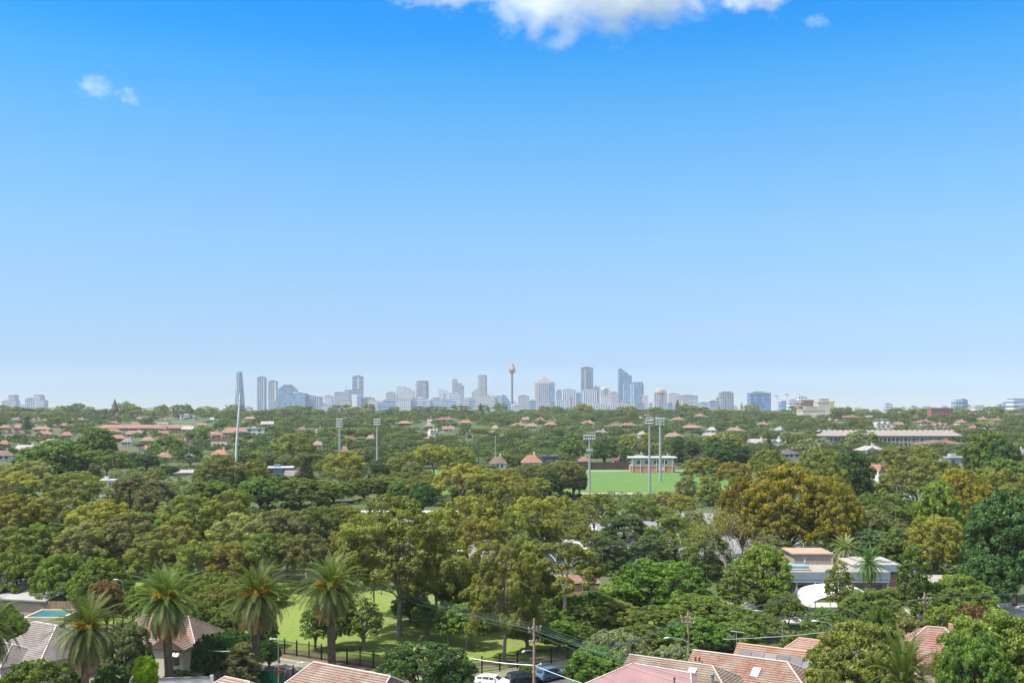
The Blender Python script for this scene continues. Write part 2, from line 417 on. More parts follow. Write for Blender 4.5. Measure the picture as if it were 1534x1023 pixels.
def make_dome(seed, Hh=12.0, Rr=6.5, base=0.18, nl=34, leaf=0.34, cover=1.6, lob=(1.2, 2.1), bark='darkbark', pw=0.8, tr=0.3, aspect=0.6, up=0.3, name='dome', flat=0.85, shape=2.2, lmat='leaf', jitter=0.4, squash=1.0, droop=0.0):
    """dense rounded crown (broadleaf, fig, plane, shrubs)"""
    rng = np.random.default_rng(seed); rnd = random.Random(seed)
    zb = Hh * base; hz = Hh - zb; zc = zb + hz * 0.42; c0 = np.array([0, 0, zc])
    lobes = []; tries = 0
    while len(lobes) < nl and tries < 4000:
        tries += 1
        d = sph(rng, 1)[0]
        if d[2] < -0.55: continue
        k = 0.62 + 0.3 * rng.random()
        r = lob[0] + (lob[1] - lob[0]) * rng.random()
        hzz = (Hh - zc) if d[2] > 0 else (zc - zb)
        # superellipse outline: fuller shoulders
        s = (abs(d[0]) ** shape + abs(d[1]) ** shape + abs(d[2]) ** shape) ** (-1 / shape)
        p = c0 + d * s * np.array([Rr - r * 0.7, (Rr - r * 0.7) * squash, hzz - r * 0.6]) * (k if len(lobes) > nl * 0.7 else min(1, k + 0.15))
        if any(np.linalg.norm(p - np.array(q[:3])) < 0.5 * (r + q[3]) for q in lobes): continue
        lobes.append((p[0], p[1], p[2], r, r, r * flat, np.clip(0.5 + rng.normal() * 0.17, 0.05, 0.95)))
    V, Q, T = clump_leaves(lobes, c0, rng, leaf=leaf, aspect=aspect, cover=cover, up=up, jitter=jitter, droop=droop)
    mb = MB()
    mb.tube([(0, 0, -0.3), (0, 0, max(zb, 0.4)), (0.1, 0.1, zc)], [tr * 1.3, tr, tr * 0.7], 7, cap=False)
    for q in lobes[::2]:
        limb(mb, (0, 0, max(zb, 0.3) + rnd.uniform(0, .3) * hz), q[:3], tr * 0.45, 0.04, rnd, 0.12, 5, 4)
    return norm_proto(name, mb, V, Q, T, M[bark], M[lmat])

def make_umbrella(seed, Hh=9.0, Rr=6.5, nl=24, leaf=0.34, cover=1.8, lob=(1.2, 1.9), thick=0.34, name='umbrella', stems=3):
    """spreading flat-topped crown on several leaning dark stems"""
    rng = np.random.default_rng(seed); rnd = random.Random(seed)
    lobes = []; tries = 0
    while len(lobes) < nl and tries < 4000:
        tries += 1
        a = rng.random() * 2 * math.pi; q = math.sqrt(rng.random())
        r = lob[0] + (lob[1] - lob[0]) * rng.random()
        x, y = math.cos(a) * q * (Rr - r * .6), math.sin(a) * q * (Rr - r * .6)
        z = Hh - r * 0.6 - (q ** 2.2) * Hh * thick + rng.normal() * 0.25 - (Hh * .2 if len(lobes) > nl * .62 else 0)
        if any(math.sqrt((x - l[0]) ** 2 + (y - l[1]) ** 2 + (z - l[2]) ** 2) < 0.55 * (r + l[3]) for l in lobes): continue
        lobes.append((x, y, z, r, r, r * 0.78, np.clip(0.5 + rng.normal() * 0.16, 0.05, 0.95)))
    V, Q, T = clump_leaves(lobes, np.array([0, 0, Hh * 0.3]), rng, leaf=leaf, aspect=0.45, cover=cover, up=0.4, sub=0.4)
    mb = MB()
    for s in range(stems):
        a = 2 * math.pi * (s + rnd.random() * .5) / stems
        f = Vector((math.cos(a) * Rr * .28, math.sin(a) * Rr * .28, Hh * .5))
        limb(mb, (math.cos(a) * .25, math.sin(a) * .25, -.2), f, 0.24, 0.15, rnd, 0.08, 6)
        for q in lobes[s::stems]: limb(mb, f, q[:3], 0.12, 0.03, rnd, 0.12, 5, 4)
    return norm_proto(name, mb, V, Q, T, M['darkbark'], M['leaf'])

def make_casuarina(seed, Hh=15.0, Rr=5.5, leaf=0.75, name='sheoak', nl=40, cover=1.1, lob=(1.0, 1.9)):
    """feathery dark crown of hanging needle sprays, rising shoots along the top"""
    rng = np.random.default_rng(seed); rnd = random.Random(seed)
    lobes = []; mb = MB()
    mb.tube([(0, 0, -.3), (0, 0, Hh * .4), (.2, 0, Hh * .75)], [.34, .26, .12], 7, cap=False)
    for i in range(nl):
        t = (i + 0.5) / nl; z = Hh * (0.2 + 0.74 * t)
        a = i * 2.4 + rng.random(); q = Rr * (1 - abs(t - 0.35) ** 1.6 * 1.25) * (0.45 + 0.5 * rng.random())
        r = lob[0] + (lob[1] - lob[0]) * rng.random()
        lobes.append((math.cos(a) * q, math.sin(a) * q, z, r * 0.85, r * 0.85, r * 1.15, np.clip(0.45 + rng.normal() * 0.18, 0, 1)))
        limb(mb, (0, 0, max(1.5, z - q * .8)), lobes[-1][:3], 0.09, 0.03, rnd, .06, 4, 3)
    V, Q, T = clump_leaves(lobes, np.array([0, 0, Hh * .4]), rng, leaf=leaf, aspect=0.16, cover=cover, droop=0.35, jitter=0.8, up=0.5)
    return norm_proto(name, mb, V, Q, T, M['darkbark'], M['needle'])

def make_conifer(seed, Hh=18.0, Rr=3.2, tiers=22, leaf=0.5, name='norfolk', cover=1.2, gap=True):
    """tiered pine: whorls of level branches, or a closed column when gap is False"""
    rng = np.random.default_rng(seed); rnd = random.Random(seed)
    lobes = []; mb = MB()
    mb.tube([(0, 0, -.3), (0, 0, Hh * .96)], [.32, .04], 7, cap=False)
    for i in range(tiers):
        t = (i + .3) / tiers; z = Hh * (0.12 + 0.85 * t)
        q = Rr * ((1 - t) ** 0.8 + 0.05) if gap else Rr * min(1, 2.6 * (1 - t) ** 0.55, 0.75 + t)
        nb = 6 if q > 0.8 else 4
        for b in range(nb):
            a = 2 * math.pi * (b + (i % 2) * .5 + rng.random() * .25) / nb
            if gap:
                for s in (0.45, 0.8):
                    lobes.append((math.cos(a) * q * s, math.sin(a) * q * s, z, q * .26 + .12, q * .26 + .12, Hh / tiers * .26, np.clip(.45 + rng.normal() * .15, 0, 1)))
                limb(mb, (0, 0, z - .1), (math.cos(a) * q, math.sin(a) * q, z), .06, .02, rnd, .02, 4, 2)
            else:
                lobes.append((math.cos(a) * q * .7, math.sin(a) * q * .7, z, q * .42 + .1, q * .42 + .1, Hh / tiers * 1.0 + .1, np.clip(.45 + rng.normal() * .15, 0, 1)))
    V, Q, T = clump_leaves(lobes, np.array([0, 0, Hh * .3]), rng, leaf=leaf, aspect=0.3, cover=cover, nsub=4, sub=.6, up=.3, jitter=.7)
    return norm_proto(name, mb, V, Q, T, M['darkbark'], M['needle'])

def make_bare(seed, Hh=14.0, Rr=7.0, name='bare', leaves=900):
    """leafless limbs forking to fine twigs, a few dry leaves left"""
    rng = np.random.default_rng(seed); rnd = random.Random(seed); mb = MB(); tips = []
    def grow(p, d, L, r, depth):
        n = 3; pts = [p]; rs = [r]; q = p.copy(); dd = d.copy()
        for i in range(n):
            dd = (dd + Vector((rnd.gauss(0, .12), rnd.gauss(0, .12), rnd.gauss(0.05, .1)))).normalized()
            q = q + dd * L / n; pts.append(q.copy()); rs.append(r * (1 - .35 * (i + 1) / n))
        mb.tube(pts, rs, 5 if depth < 2 else 3, cap=False)
        if depth == 5: tips.append(q); return
        for k in range(3 if depth < 4 else 2):
            a = rnd.uniform(0, 2 * math.pi); sp = rnd.uniform(.35, .75)
            e = dd.orthogonal().normalized(); e = e * math.cos(a) + dd.cross(e) * math.sin(a)
            grow(pts[rnd.choice([2, 3, 3])], (dd + e * sp).normalized(), L * rnd.uniform(.6, .82), rs[-1] * .72, depth + 1)
    for k in range(4):
        a = 2 * math.pi * k / 4 + rnd.random()
        grow(Vector((0, 0, Hh * .12)), Vector((math.cos(a) * .5, math.sin(a) * .5, 1)).normalized(), Hh * .3, .15, 0)
    mb.tube([(0, 0, -.3), (0, 0, Hh * .13)], [.32, .24], 8, cap=False)
    T_ = np.array([list(t) for t in tips]); idx = rng.integers(0, len(T_), leaves)
    P = T_[idx] + rng.normal(size=(leaves, 3)) * .35
    V, Q = leaf_quads(P, sph(rng, leaves), .3 + .2 * rng.random(leaves), .18 + .1 * rng.random(leaves), rng)
    return norm_proto(name, mb, V, Q, rng.random(leaves), M['twig'], M['leaf'])

def make_palm(seed, Hh=11.0, Lf=5.2, nf=104, name='date_palm', dead=46, tr=.52, fruit=True, droopy=1.0):
    """feather palm: arching fronds with two rows of leaflets, dry skirt, orange fruit stalks"""
    rng = np.random.default_rng(seed); rnd = random.Random(seed)
    def fronds(n, e0, e1, L0, stiff):
        Ps = []; Qs = []; Ts = []; c = 0
        for i in range(n):
            t = (i + .5) / n
            az = i * 2.39996 + rng.normal() * .08; el = R(e0 + (e1 - e0) * t + rng.normal() * 4); L = L0 * (0.86 + .22 * rng.random())
            h = np.array([math.cos(az), math.sin(az), 0]); side0 = np.array([-math.sin(az), math.cos(az), 0])
            m = 16; p = np.array([0, 0, Hh]) + h * .25; tn = rng.random() * .5 + .25
            line = [p]
            for k in range(m):
                s = (k + 1) / m
                e = el - droopy * stiff * s ** 1.5 * (0.9 + .35 * max(0, math.cos(el)))
                p = p + (h * math.cos(e) + np.array([0, 0, 1.0]) * math.sin(e)) * L / m; line.append(p)
            for k in range(1, m):
                s = k / m; d = line[k + 1] - line[k - 1]; d /= np.linalg.norm(d)
                upv = np.cross(side0, d); upv /= np.linalg.norm(upv)
                if upv[2] < 0: upv = -upv
                for sg in (-1, 1):
                    for half in (0, .5):
                        ll = L0 * .135 * (math.sin(math.pi * min(1, .18 + s * .86)) ** .6) * (.8 + .35 * rng.random())
                        b = line[k] + d * L / m * half
                        dirn = side0 * sg * .62 + d * .72 + upv * (.38 - .34 * s) ; dirn /= np.linalg.norm(dirn)
                        w = d * .062 * L0 / 5
                        tip = b + dirn * ll - np.array([0, 0, ll * .12])
                        md = b + dirn * ll * .5
                        Ps += [b - w * .5, md - w, tip, md + w]
                        Qs.append((c, c + 1, c + 2, c + 3)); c += 4; Ts.append(min(1, max(0, tn + rng.normal() * .13)))
            for k in range(m):
                wv = side0 * .055 * (1 - .75 * k / m)
                a_, b_ = line[k] + np.array([0, 0, .02]), line[k + 1] + np.array([0, 0, .02])
                Ps += [a_ - wv, b_ - wv, b_ + wv, a_ + wv]; Qs.append((c, c + 1, c + 2, c + 3)); c += 4; Ts.append(.95)
        return np.array(Ps), np.array(Qs, dtype=np.int32), np.array(Ts)
    V, Q, T = fronds(nf, 88, -62, Lf, 0.92)
    crown = np_mesh(name + '_crown', V, Q, M['leaf'], T)
    deadm = None
    if dead:
        Vd, Qd, Td = fronds(dead, -54, -80, Lf * .95, .3); deadm = np_mesh(name + '_dead', Vd, Qd, M['leaf'], Td)
    mb = MB(); prof = [(tr * 1.25, -.3), (tr * 1.05, .4)]
    nz = 26
    for k in range(nz): 
        z = .5 + (Hh - 1.6) * k / nz
        prof += [(tr * (1.0 - .08 * k / nz), z), (tr * (.90 - .08 * k / nz), z + (Hh - 1.6) / nz * .8)]
    prof += [(tr * 1.25, Hh - .9), (tr * 1.35, Hh - .3), (tr * .7, Hh + .25)]
    mb.lathe(prof, 10)
    trunk = mb.mesh(name + '_trunk', M['palmbark'])
    fm = None
    if fruit:
        Ps = []; Ns = []
        for k in range(24):
            a = k * 2.4; e = R(rnd.uniform(12, 62)); h = np.array([math.cos(a), math.sin(a), 0])
            s = np.array([0, 0, Hh]) + h * .3; tip = s + (h * math.cos(e) + np.array([0, 0, math.sin(e)])) * Lf * rnd.uniform(.20, .35)
            for j in range(60):
                t = rng.random() ** .6; Ps.append(s * (1 - t) + tip * t + rng.normal(size=3) * .12 * t + np.array([0, 0, -.2 * t * t])); Ns.append(sph(rng, 1)[0])
        Ps = np.array(Ps); Ns = np.array(Ns); n = len(Ps)
        Vf, Qf = leaf_quads(Ps, Ns, np.full(n, .28), np.full(n, .12), rng)
        fm = np_mesh(name + '_fruit', Vf, Qf, M['leaf'], rng.random(n))
    p = Proto(trunk, crown, Lf * 1.72, Hh); p.dead = deadm; p.fruit = fm
    return p

def place_tree(kind, proto, x, y, w, h, color, label=None, cat='tree', group=None, rz=0.0, z=None):
    e = empty(kind, (x, y, terr(x, y) if z is None else z), label, cat, group, rz, (w / proto.w, w / proto.w, h / proto.h))
    if proto.trunk: inst('trunk', proto.trunk, e)
    inst('crown', proto.crown, e, color)
    if getattr(proto, 'dead', None): inst('dead_fronds', proto.dead, e, (0.33, 0.20, 0.11))
    if getattr(proto, 'fruit', None): inst('fruit_stalks', proto.fruit, e, (0.52, 0.22, 0.03))
    return e
# ------------------------------------------------------------------ camera, sky, sun, air
cam_d = bpy.data.cameras.new('camera'); cam = bpy.data.objects.new('camera', cam_d); col.objects.link(cam)
cam.location = (0, 0, H); cam.rotation_euler = (R(90), 0, 0)
cam_d.sensor_width = 36.0; cam_d.lens = 36.0 * FPX / 1534.0
cam_d.shift_y = (HY - 511.5) / 1534.0
cam_d.clip_start = 0.5; cam_d.clip_end = 30000
scene.camera = cam

SUN_EL, SUN_AZ = R(60), R(246)          # azimuth clockwise from +Y: high on the left
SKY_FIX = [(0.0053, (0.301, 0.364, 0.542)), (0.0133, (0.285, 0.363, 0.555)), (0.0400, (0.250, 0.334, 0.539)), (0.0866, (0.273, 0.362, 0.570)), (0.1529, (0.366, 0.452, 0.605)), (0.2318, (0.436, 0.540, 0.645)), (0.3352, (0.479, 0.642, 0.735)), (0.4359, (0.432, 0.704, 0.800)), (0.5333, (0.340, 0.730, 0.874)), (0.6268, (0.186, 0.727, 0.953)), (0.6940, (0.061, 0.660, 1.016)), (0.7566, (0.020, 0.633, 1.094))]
world = bpy.data.worlds.new('World'); scene.world = world; world.use_nodes = True
wt = world.node_tree; wt.nodes.clear()
sky = wt.nodes.new('ShaderNodeTexSky'); sky.sky_type = 'NISHITA'; sky.sun_disc = False
sky.sun_elevation = SUN_EL; sky.sun_rotation = SUN_AZ
sky.altitude = 40; sky.air_density = 1.0; sky.dust_density = 0.1; sky.ozone_density = 3.5
hs = wt.nodes.new('ShaderNodeHueSaturation'); hs.inputs['Saturation'].default_value = SKY_SAT = 1.0
hs.inputs['Hue'].default_value = 0.5
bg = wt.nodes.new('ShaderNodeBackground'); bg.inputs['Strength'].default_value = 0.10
wo = wt.nodes.new('ShaderNodeOutputWorld')
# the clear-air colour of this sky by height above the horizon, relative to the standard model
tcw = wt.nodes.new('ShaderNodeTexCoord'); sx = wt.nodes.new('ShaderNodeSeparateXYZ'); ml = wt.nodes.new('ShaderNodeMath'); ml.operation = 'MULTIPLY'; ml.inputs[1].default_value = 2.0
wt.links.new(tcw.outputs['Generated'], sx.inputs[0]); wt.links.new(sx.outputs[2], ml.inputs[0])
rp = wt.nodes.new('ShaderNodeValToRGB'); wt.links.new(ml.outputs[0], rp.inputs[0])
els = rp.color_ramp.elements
# sky boosted overhead, out of view: added fill light that opens the shadows
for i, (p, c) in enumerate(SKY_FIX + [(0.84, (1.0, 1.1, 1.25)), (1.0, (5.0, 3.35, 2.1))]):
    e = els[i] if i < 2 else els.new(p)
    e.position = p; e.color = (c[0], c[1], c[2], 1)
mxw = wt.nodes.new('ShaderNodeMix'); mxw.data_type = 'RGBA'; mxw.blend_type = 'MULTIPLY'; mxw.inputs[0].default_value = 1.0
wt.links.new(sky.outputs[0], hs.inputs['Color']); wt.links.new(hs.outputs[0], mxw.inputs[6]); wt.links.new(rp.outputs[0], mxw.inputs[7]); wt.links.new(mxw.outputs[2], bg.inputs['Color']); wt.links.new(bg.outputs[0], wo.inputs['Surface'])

sl = bpy.data.lights.new('sun', 'SUN'); sl.energy = 4.0; sl.angle = R(1.0); sl.color = (1.0, 0.95, 0.87)
so = bpy.data.objects.new('sun', sl); col.objects.link(so)
so.rotation_euler = (R(90) - SUN_EL, 0, math.pi - SUN_AZ)

scene.view_settings.view_transform = 'Standard'; scene.view_settings.look = 'None'
scene.view_settings.exposure = 1.2; scene.view_settings.gamma = 1.0
cy = scene.cycles
cy.max_bounces = 5; cy.diffuse_bounces = 2; cy.glossy_bounces = 2; cy.transmission_bounces = 2; cy.transparent_max_bounces = 6
cy.volume_bounces = 12; cy.use_adaptive_sampling = True; cy.adaptive_threshold = 0.02
cy.use_denoising = True; cy.sample_clamp_indirect = 6.0
cy.volume_step_rate = 0.5; cy.volume_max_steps = 512

# haze: one even body of air round camera and city, the clouds above it
hz = MB().box(-9000, 9000, -320, 9100, -2, 345)
t = NT('haze_air')
v = t.n('ShaderNodeVolumePrincipled', ins={'Color': (0.90, 0.95, 1.0, 1), 'Density': 0.000038, 'Anisotropy': 0.0})
haze = hz.build('haze', t.out(v, 'Volume')); tag(haze, kind='stuff')

# clouds: real volumes of droplets high over the city
def cloud_mat(name, dens, f1, thr, seed):
    t = NT(name)
    tc = t.n('ShaderNodeTexCoord')
    ln = t.n('ShaderNodeVectorMath', operation='LENGTH', ins={0: (tc, 3)})
    oi = t.n('ShaderNodeObjectInfo')
    n1 = t.n('ShaderNodeTexNoise', noise_dimensions='4D', ins={'Vector': (tc, 3), 'W': seed, 'Scale': f1, 'Detail': 8.0, 'Roughness': 0.66})
    a = t.math('SUBTRACT', (n1, 0), t.n('ShaderNodeMapRange', ins={0: (ln, 1), 1: 0.25, 2: 1.0, 3: thr, 4: 0.74}))
    d = t.n('ShaderNodeMapRange', ins={0: a, 1: 0.0, 2: 0.09, 3: 0.0, 4: dens})
    v = t.n('ShaderNodeVolumePrincipled', ins={'Color': (0.99, 0.99, 1.0, 1), 'Density': d, 'Anisotropy': 0.1})
    return t.out(v, 'Volume')
def cloud(px, py, hw, hh, D, depth, label, dens, f1, thr, seed, tilt=0.0):
    c = at(px, py, D)
    mb = MB(); n = 10
    mb.lathe([(math.sin(math.pi * max(.02, min(.98, k / n))), -math.cos(math.pi * k / n)) for k in range(n + 1)], 20)
    o = mb.build('cloud', cloud_mat('cloud_vapour', dens, f1, thr, seed))
    o.location = c; o.scale = (pxw(hw, D), depth, pxw(hh, D)); o.rotation_euler = (0, tilt, 0)
    tag(o, label, 'cloud', 'white clouds in the blue sky')
    return o

cloud(905, -52, 270, 185, 3600, 300, 'large bright white cumulus cloud at the top centre of the sky', 0.0080, 3.4, 0.33, 1.3)
cloud(795, -2, 112, 96, 3650, 140, 'ragged lower left lobe hanging under the large cumulus cloud', 0.0070, 3.0, 0.35, 2.9)
cloud(985, 2, 120, 74, 3650, 130, 'thin right hand lobe hanging under the large cumulus cloud', 0.0060, 3.0, 0.35, 6.3)
cloud(660, -36, 160, 84, 3600, 200, 'thin white cloud wing left of the large cumulus cloud', 0.010, 2.2, 0.34, 4.1)
cloud(1140, -34, 105, 92, 3600, 200, 'small white cloud just right of the large cumulus cloud', 0.012, 2.0, 0.34, 7.7)
cloud(144, 130, 58, 34, 3900, 60, 'small ragged wisp of cloud alone in the upper left sky', 0.0048, 3.0, 0.40, 9.2, R(10))
cloud(192, 146, 30, 26, 3900, 50, 'tiny cloud shred just right of the ragged wisp', 0.0045, 2.6, 0.40, 5.5, R(30))
cloud(1222, 34, 40, 26, 3600, 60, 'faint small cloud wisp low to the right of the other clouds', 0.005, 2.6, 0.42, 12.5)

# ------------------------------------------------------------------ terrain
def make_ground():
    ys = np.concatenate([[-300, -100, 0, 60, 100, 140, 180, 240, 320, 420, 520, 620], np.linspace(640, 2700, 70), np.linspace(2800, 9000, 26)])
    us = np.linspace(-1, 1, 61)
    V = []; Q = []
    for y in ys:
        w = max(400, 0.95 * y + 350)
        for u in us: V.append((u * w, y, terr(u * w, y)))
    n = len(us)
    for j in range(len(ys) - 1):
        for i in range(n - 1): Q.append((j*n + i, j*n + i + 1, (j+1)*n + i + 1, (j+1)*n + i))
    return np_mesh('ground', np.array(V), np.array(Q), mat_ground('ground_cover', ((0.055, 0.080, 0.028), (0.085, 0.090, 0.045), (0.04, 0.062, 0.022)), (0.012, 0.12, 1.5)))
ground = inst('ground', make_ground(), None); tag(ground, kind='structure')
# ------------------------------------------------------------------ tree kinds
C = dict(olive=(0.172, 0.190, 0.046), olive2=(0.222, 0.214, 0.046), khaki=(0.215, 0.220, 0.084), deep=(0.118, 0.164, 0.040), sheoak=(0.145, 0.148, 0.058),
         bright=(0.100, 0.180, 0.034), acacia=(0.138, 0.196, 0.038), lime=(0.165, 0.235, 0.044), mid=(0.122, 0.180, 0.044), dark=(0.060, 0.118, 0.036), autumn=(0.188, 0.192, 0.042),
         bluegreen=(0.098, 0.165, 0.078), grey=(0.180, 0.215, 0.115), russet=(0.19, 0.125, 0.058), palm=(0.084, 0.118, 0.036), black=(0.072, 0.110, 0.040), topiary=(0.22, 0.36, 0.015))
G = {}
G['gum'] = [make_gum(11 + i, 20, 9.5, 0.34, 68, 0.33, 1.3, (1.3, 2.6), 0.82) for i in range(4)]
G['gumfull'] = [make_gum(41 + i, 20, 9.0, 0.17, 80, 0.33, 1.3, (1.3, 2.8), 0.9, fork=.26) for i in range(3)]
G['gumwide'] = [make_gum(31 + i, 14, 8.5, 0.26, 70, 0.32, 1.3, (1.1, 2.2), 0.82, fork=.22) for i in range(3)]
G['gumwhite'] = [make_gum(51, 16, 6.5, 0.42, 20, 0.34, 1.6, (1.5, 2.5), 0.72, bark='gum', fork=.42, tr=.38)]
G['dome'] = [make_dome(61 + i, 12, 6.5, 0.10, 130, 0.29, 1.3, (0.9, 1.7)) for i in range(3)]
G['domelow'] = [make_dome(71 + i, 7, 5.5, 0.05, 110, 0.28, 1.3, (0.8, 1.4), shape=2.6) for i in range(2)]
G['plane'] = [make_dome(81 + i, 22, 11, 0.06, 230, 0.36, 1.05, (1.0, 2.2), bark='bark', aspect=.6, jitter=.6, up=.1, shape=2.1, name='plane', lmat='autumn') for i in range(2)]
G['planegreen'] = [make_dome(86 + i, 22, 11, 0.06, 230, 0.36, 1.05, (1.0, 2.2), bark='bark', aspect=.6, jitter=.6, up=.1, shape=2.1, name='plane') for i in range(2)]
G['slender'] = [make_dome(91 + i, 11, 3.0, 0.12, 55, 0.34, 1.1, (0.6, 1.2), bark='bark', aspect=.6, jitter=.7, shape=2.0, name='slender') for i in range(2)]
G['umbrella'] = [make_umbrella(101 + i, 9, 6.8, 78, 0.28, 1.45, (0.95, 1.7), .42) for i in range(3)]
G['sheoak'] = [make_casuarina(111 + i, 15, 5.5, nl=60) for i in range(3)]
G['norfolk'] = [make_conifer(121, 18, 3.4)]
G['column'] = [make_conifer(126, 16, 3.6, 16, .5, 'column', 1.2, False)]
G['bare'] = [make_bare(131, 14, 7, leaves=1600)]
G['shrub'] = [make_dome(141 + i, 3.2, 2.4, 0.0, 46, 0.20, 1.3, (0.4, 0.75), aspect=.6, tr=.08, name='shrub') for i in range(2)]
G['bush'] = [make_dome(151 + i, 9, 5.5, 0.04, 110, 0.26, 1.4, (0.7, 1.3), aspect=.6, name='bush', jitter=.6) for i in range(3)]
G['topiary'] = [make_conifer(161, 6.2, 1.6, 15, .16, 'topiary', 1.7, False)]
G['palm'] = [make_palm(171 + i) for i in range(3)]
G['smallpalm'] = [make_palm(181, 6.0, 3.4, 90, 'small_palm', 8, .26, False)]
G['fargum'] = [make_gum(201 + i, 14, 7, 0.25, 26, 0.85, 1.1, (1.4, 2.6), 0.75) for i in range(3)]
G['fardome'] = [make_dome(211 + i, 12, 6.5, 0.06, 44, 0.8, 1.15, (1.1, 2.0)) for i in range(3)]
G['farsheoak'] = [make_casuarina(221, 13, 5.0, 1.3, 'far_sheoak', 30)]

KIND = dict(gum='gum_tree', gumfull='gum_tree', gumwide='gum_tree', gumwhite='gum_tree', fargum='gum_tree', dome='broadleaf_tree', domelow='broadleaf_tree', fardome='broadleaf_tree', plane='plane_tree', planegreen='plane_tree',
            slender='young_tree', umbrella='umbrella_tree', sheoak='sheoak_tree', farsheoak='sheoak_tree', norfolk='norfolk_pine', column='cypress_tree', bare='bare_tree',
            shrub='garden_shrub', bush='leafy_bush', topiary='clipped_conifer', palm='date_palm', smallpalm='fan_palm')
CAT = dict(garden_shrub='shrub', leafy_bush='bush', date_palm='palm', fan_palm='palm', clipped_conifer='conifer')
GROUP = dict(gum_tree='gum trees', broadleaf_tree='broadleaf trees', plane_tree='plane trees', young_tree='slender young trees', umbrella_tree='spreading flat topped trees',
             sheoak_tree='dark feathery sheoaks', norfolk_pine='norfolk pines', cypress_tree='column cypresses', bare_tree='bare trees', garden_shrub='garden shrubs',
             leafy_bush='leafy bushes', date_palm='canary date palms', fan_palm='small palms', clipped_conifer='clipped conifers')
LOOK = dict(olive='olive green', olive2='yellowish olive', khaki='khaki', deep='deep green', sheoak='brownish dark', bright='bright green', acacia='fresh green', lime='lime green', mid='mid green',
            dark='dark green', autumn='autumn orange', bluegreen='bluish green', grey='grey green', russet='russet', palm='green', black='blackish green', topiary='yellow green')
SHAPE = dict(gum='gum tree', gumfull='tall gum tree', gumwide='spreading gum tree', gumwhite='pale trunked gum tree', dome='rounded leafy tree', domelow='low broad tree', plane='big plane tree', planegreen='broad plane tree', slender='slender young tree',
             umbrella='flat topped tree', sheoak='feathery sheoak', norfolk='tiered pine', column='column cypress', bare='bare branched tree', shrub='small shrub', bush='leafy bush',
             topiary='clipped cone conifer', palm='date palm', smallpalm='small palm', fargum='gum tree', fardome='rounded leafy tree', farsheoak='feathery sheoak')
TREES = []          # (object, look phrase, px, py of crown middle, D)
trnd = random.Random(5)
def T(typ, px, ytop, wpx, D, colr='olive', label=None, zb=None, rz=None, idx=None):
    if typ in ('umbrella', 'bush', 'dome', 'domelow', 'slender') and 150 < D < 260:      # low crowns stand near enough to keep their shape
        want = {'umbrella': .42, 'bush': .5, 'dome': .55, 'domelow': .4, 'slender': 1.0}[typ]
        while D > 147 and gz(ytop, D) < want * pxw(wpx, D): D -= 1.5
    if typ == 'plane' and colr != 'autumn': typ = 'planegreen'
    X = gx(px, D); z0 = terr(X, D) if zb is None else zb
    w = pxw(wpx, D); h = gz(ytop, D) - z0
    if h < 1.0: print('low tree', typ, px, ytop, D, h); h = 1.0
    t2 = typ
    if D > 620 and typ in ('gum', 'gumwide', 'gumfull'): t2 = 'fargum'
    if D > 620 and typ in ('dome', 'domelow', 'bush'): t2 = 'fardome'
    if D > 620 and typ == 'sheoak': t2 = 'farsheoak'
    pr = G[t2][trnd.randrange(len(G[t2])) if idx is None else idx % len(G[t2])]
    # keep the prototype's proportions believable: a low tree in front of tall ones is still built to its own height
    k = KIND[typ]
    e = place_tree(k, pr, X, D, w, h, C[colr], label, CAT.get(k, 'tree'), GROUP[k], trnd.uniform(0, 6.28) if rz is None else rz, z0)
    if label is None: TREES.append((e, LOOK[colr] + ' ' + SHAPE[typ], px, ytop + (gz(ytop, D) - z0) * .3 * FPX / D, D))
    return e

# ---- the palms and hero trees in front
T('palm', 255, 897, 118, 128, 'palm', 'date palm whose trunk crosses the cream house wall, orange fruit at its heart', idx=0)
T('palm', 382, 892, 116, 133, 'palm', 'date palm above the dark green fence, brown dry fronds hanging from its skirt', idx=1)
T('palm', 497, 878, 116, 141, 'palm', 'date palm in front of the park lawn with the black fence at its foot', idx=2)
T('palm', 125, 940, 112, 117, 'palm', 'date palm in front of the grey tiled roof, beside the teal pool', idx=1, rz=2.0)
T('palm', -10, 938, 100, 118, 'palm', 'date palm cut off by the left edge of the photo', idx=0, rz=4.0)
T('smallpalm', 1352, 1022, 106, 92, 'palm', 'low green palm between the two big round trees at the bottom right')
T('smallpalm', 1302, 845, 46, 186, 'dark', 'dark fan palm rising against the blue school fascia')
T('smallpalm', 1266, 822, 50, 212, 'grey', 'grey green palm behind the flat school roof')
T('gumfull', 598, 738, 204, 160, 'olive', 'tallest gum tree standing in the park, its trunk rising from behind the round bush', idx=0)
T('gumfull', 755, 806, 132, 143, 'olive', 'gum tree on the fence line left of the near power pole', idx=1)
T('gumwhite', 845, 806, 116, 165, 'olive', 'gum tree with a forked white trunk right of the near power pole')
T('gumfull', 655, 795, 116, 172, 'olive', 'gum tree close behind the right side of the tallest park gum', idx=2)
T('dome', 500, 890, 70, 152, 'mid', 'thin dark trunked tree inside the park fence right of the palm')
T('slender', 472, 898, 50, 150, 'mid', 'grey trunked young tree inside the park fence left of the palm')
T('slender', 545, 895, 60, 151, 'mid', 'open leafy tree over the lawn between palm and tallest gum')
T('slender', 700, 900, 70, 152, 'mid')
T('slender', 790, 905, 64, 150, 'mid')
T('slender', 838, 928, 60, 150, 'bright')
T('bush', 636, 962, 158, 121, 'dark', 'big dark round bush at the bottom centre behind the pink tiled roof')
T('bush', 898, 966, 112, 126, 'bright', 'bright green bush beside the blue car and the mauve roof', idx=1)
T('domelow', 925, 944, 112, 132, 'grey', 'grey green olive bush behind the bright bush and mauve roof')
T('domelow', 1005, 966, 70, 131, 'grey', 'small grey green bush behind the ridge of the orange tiled roof')
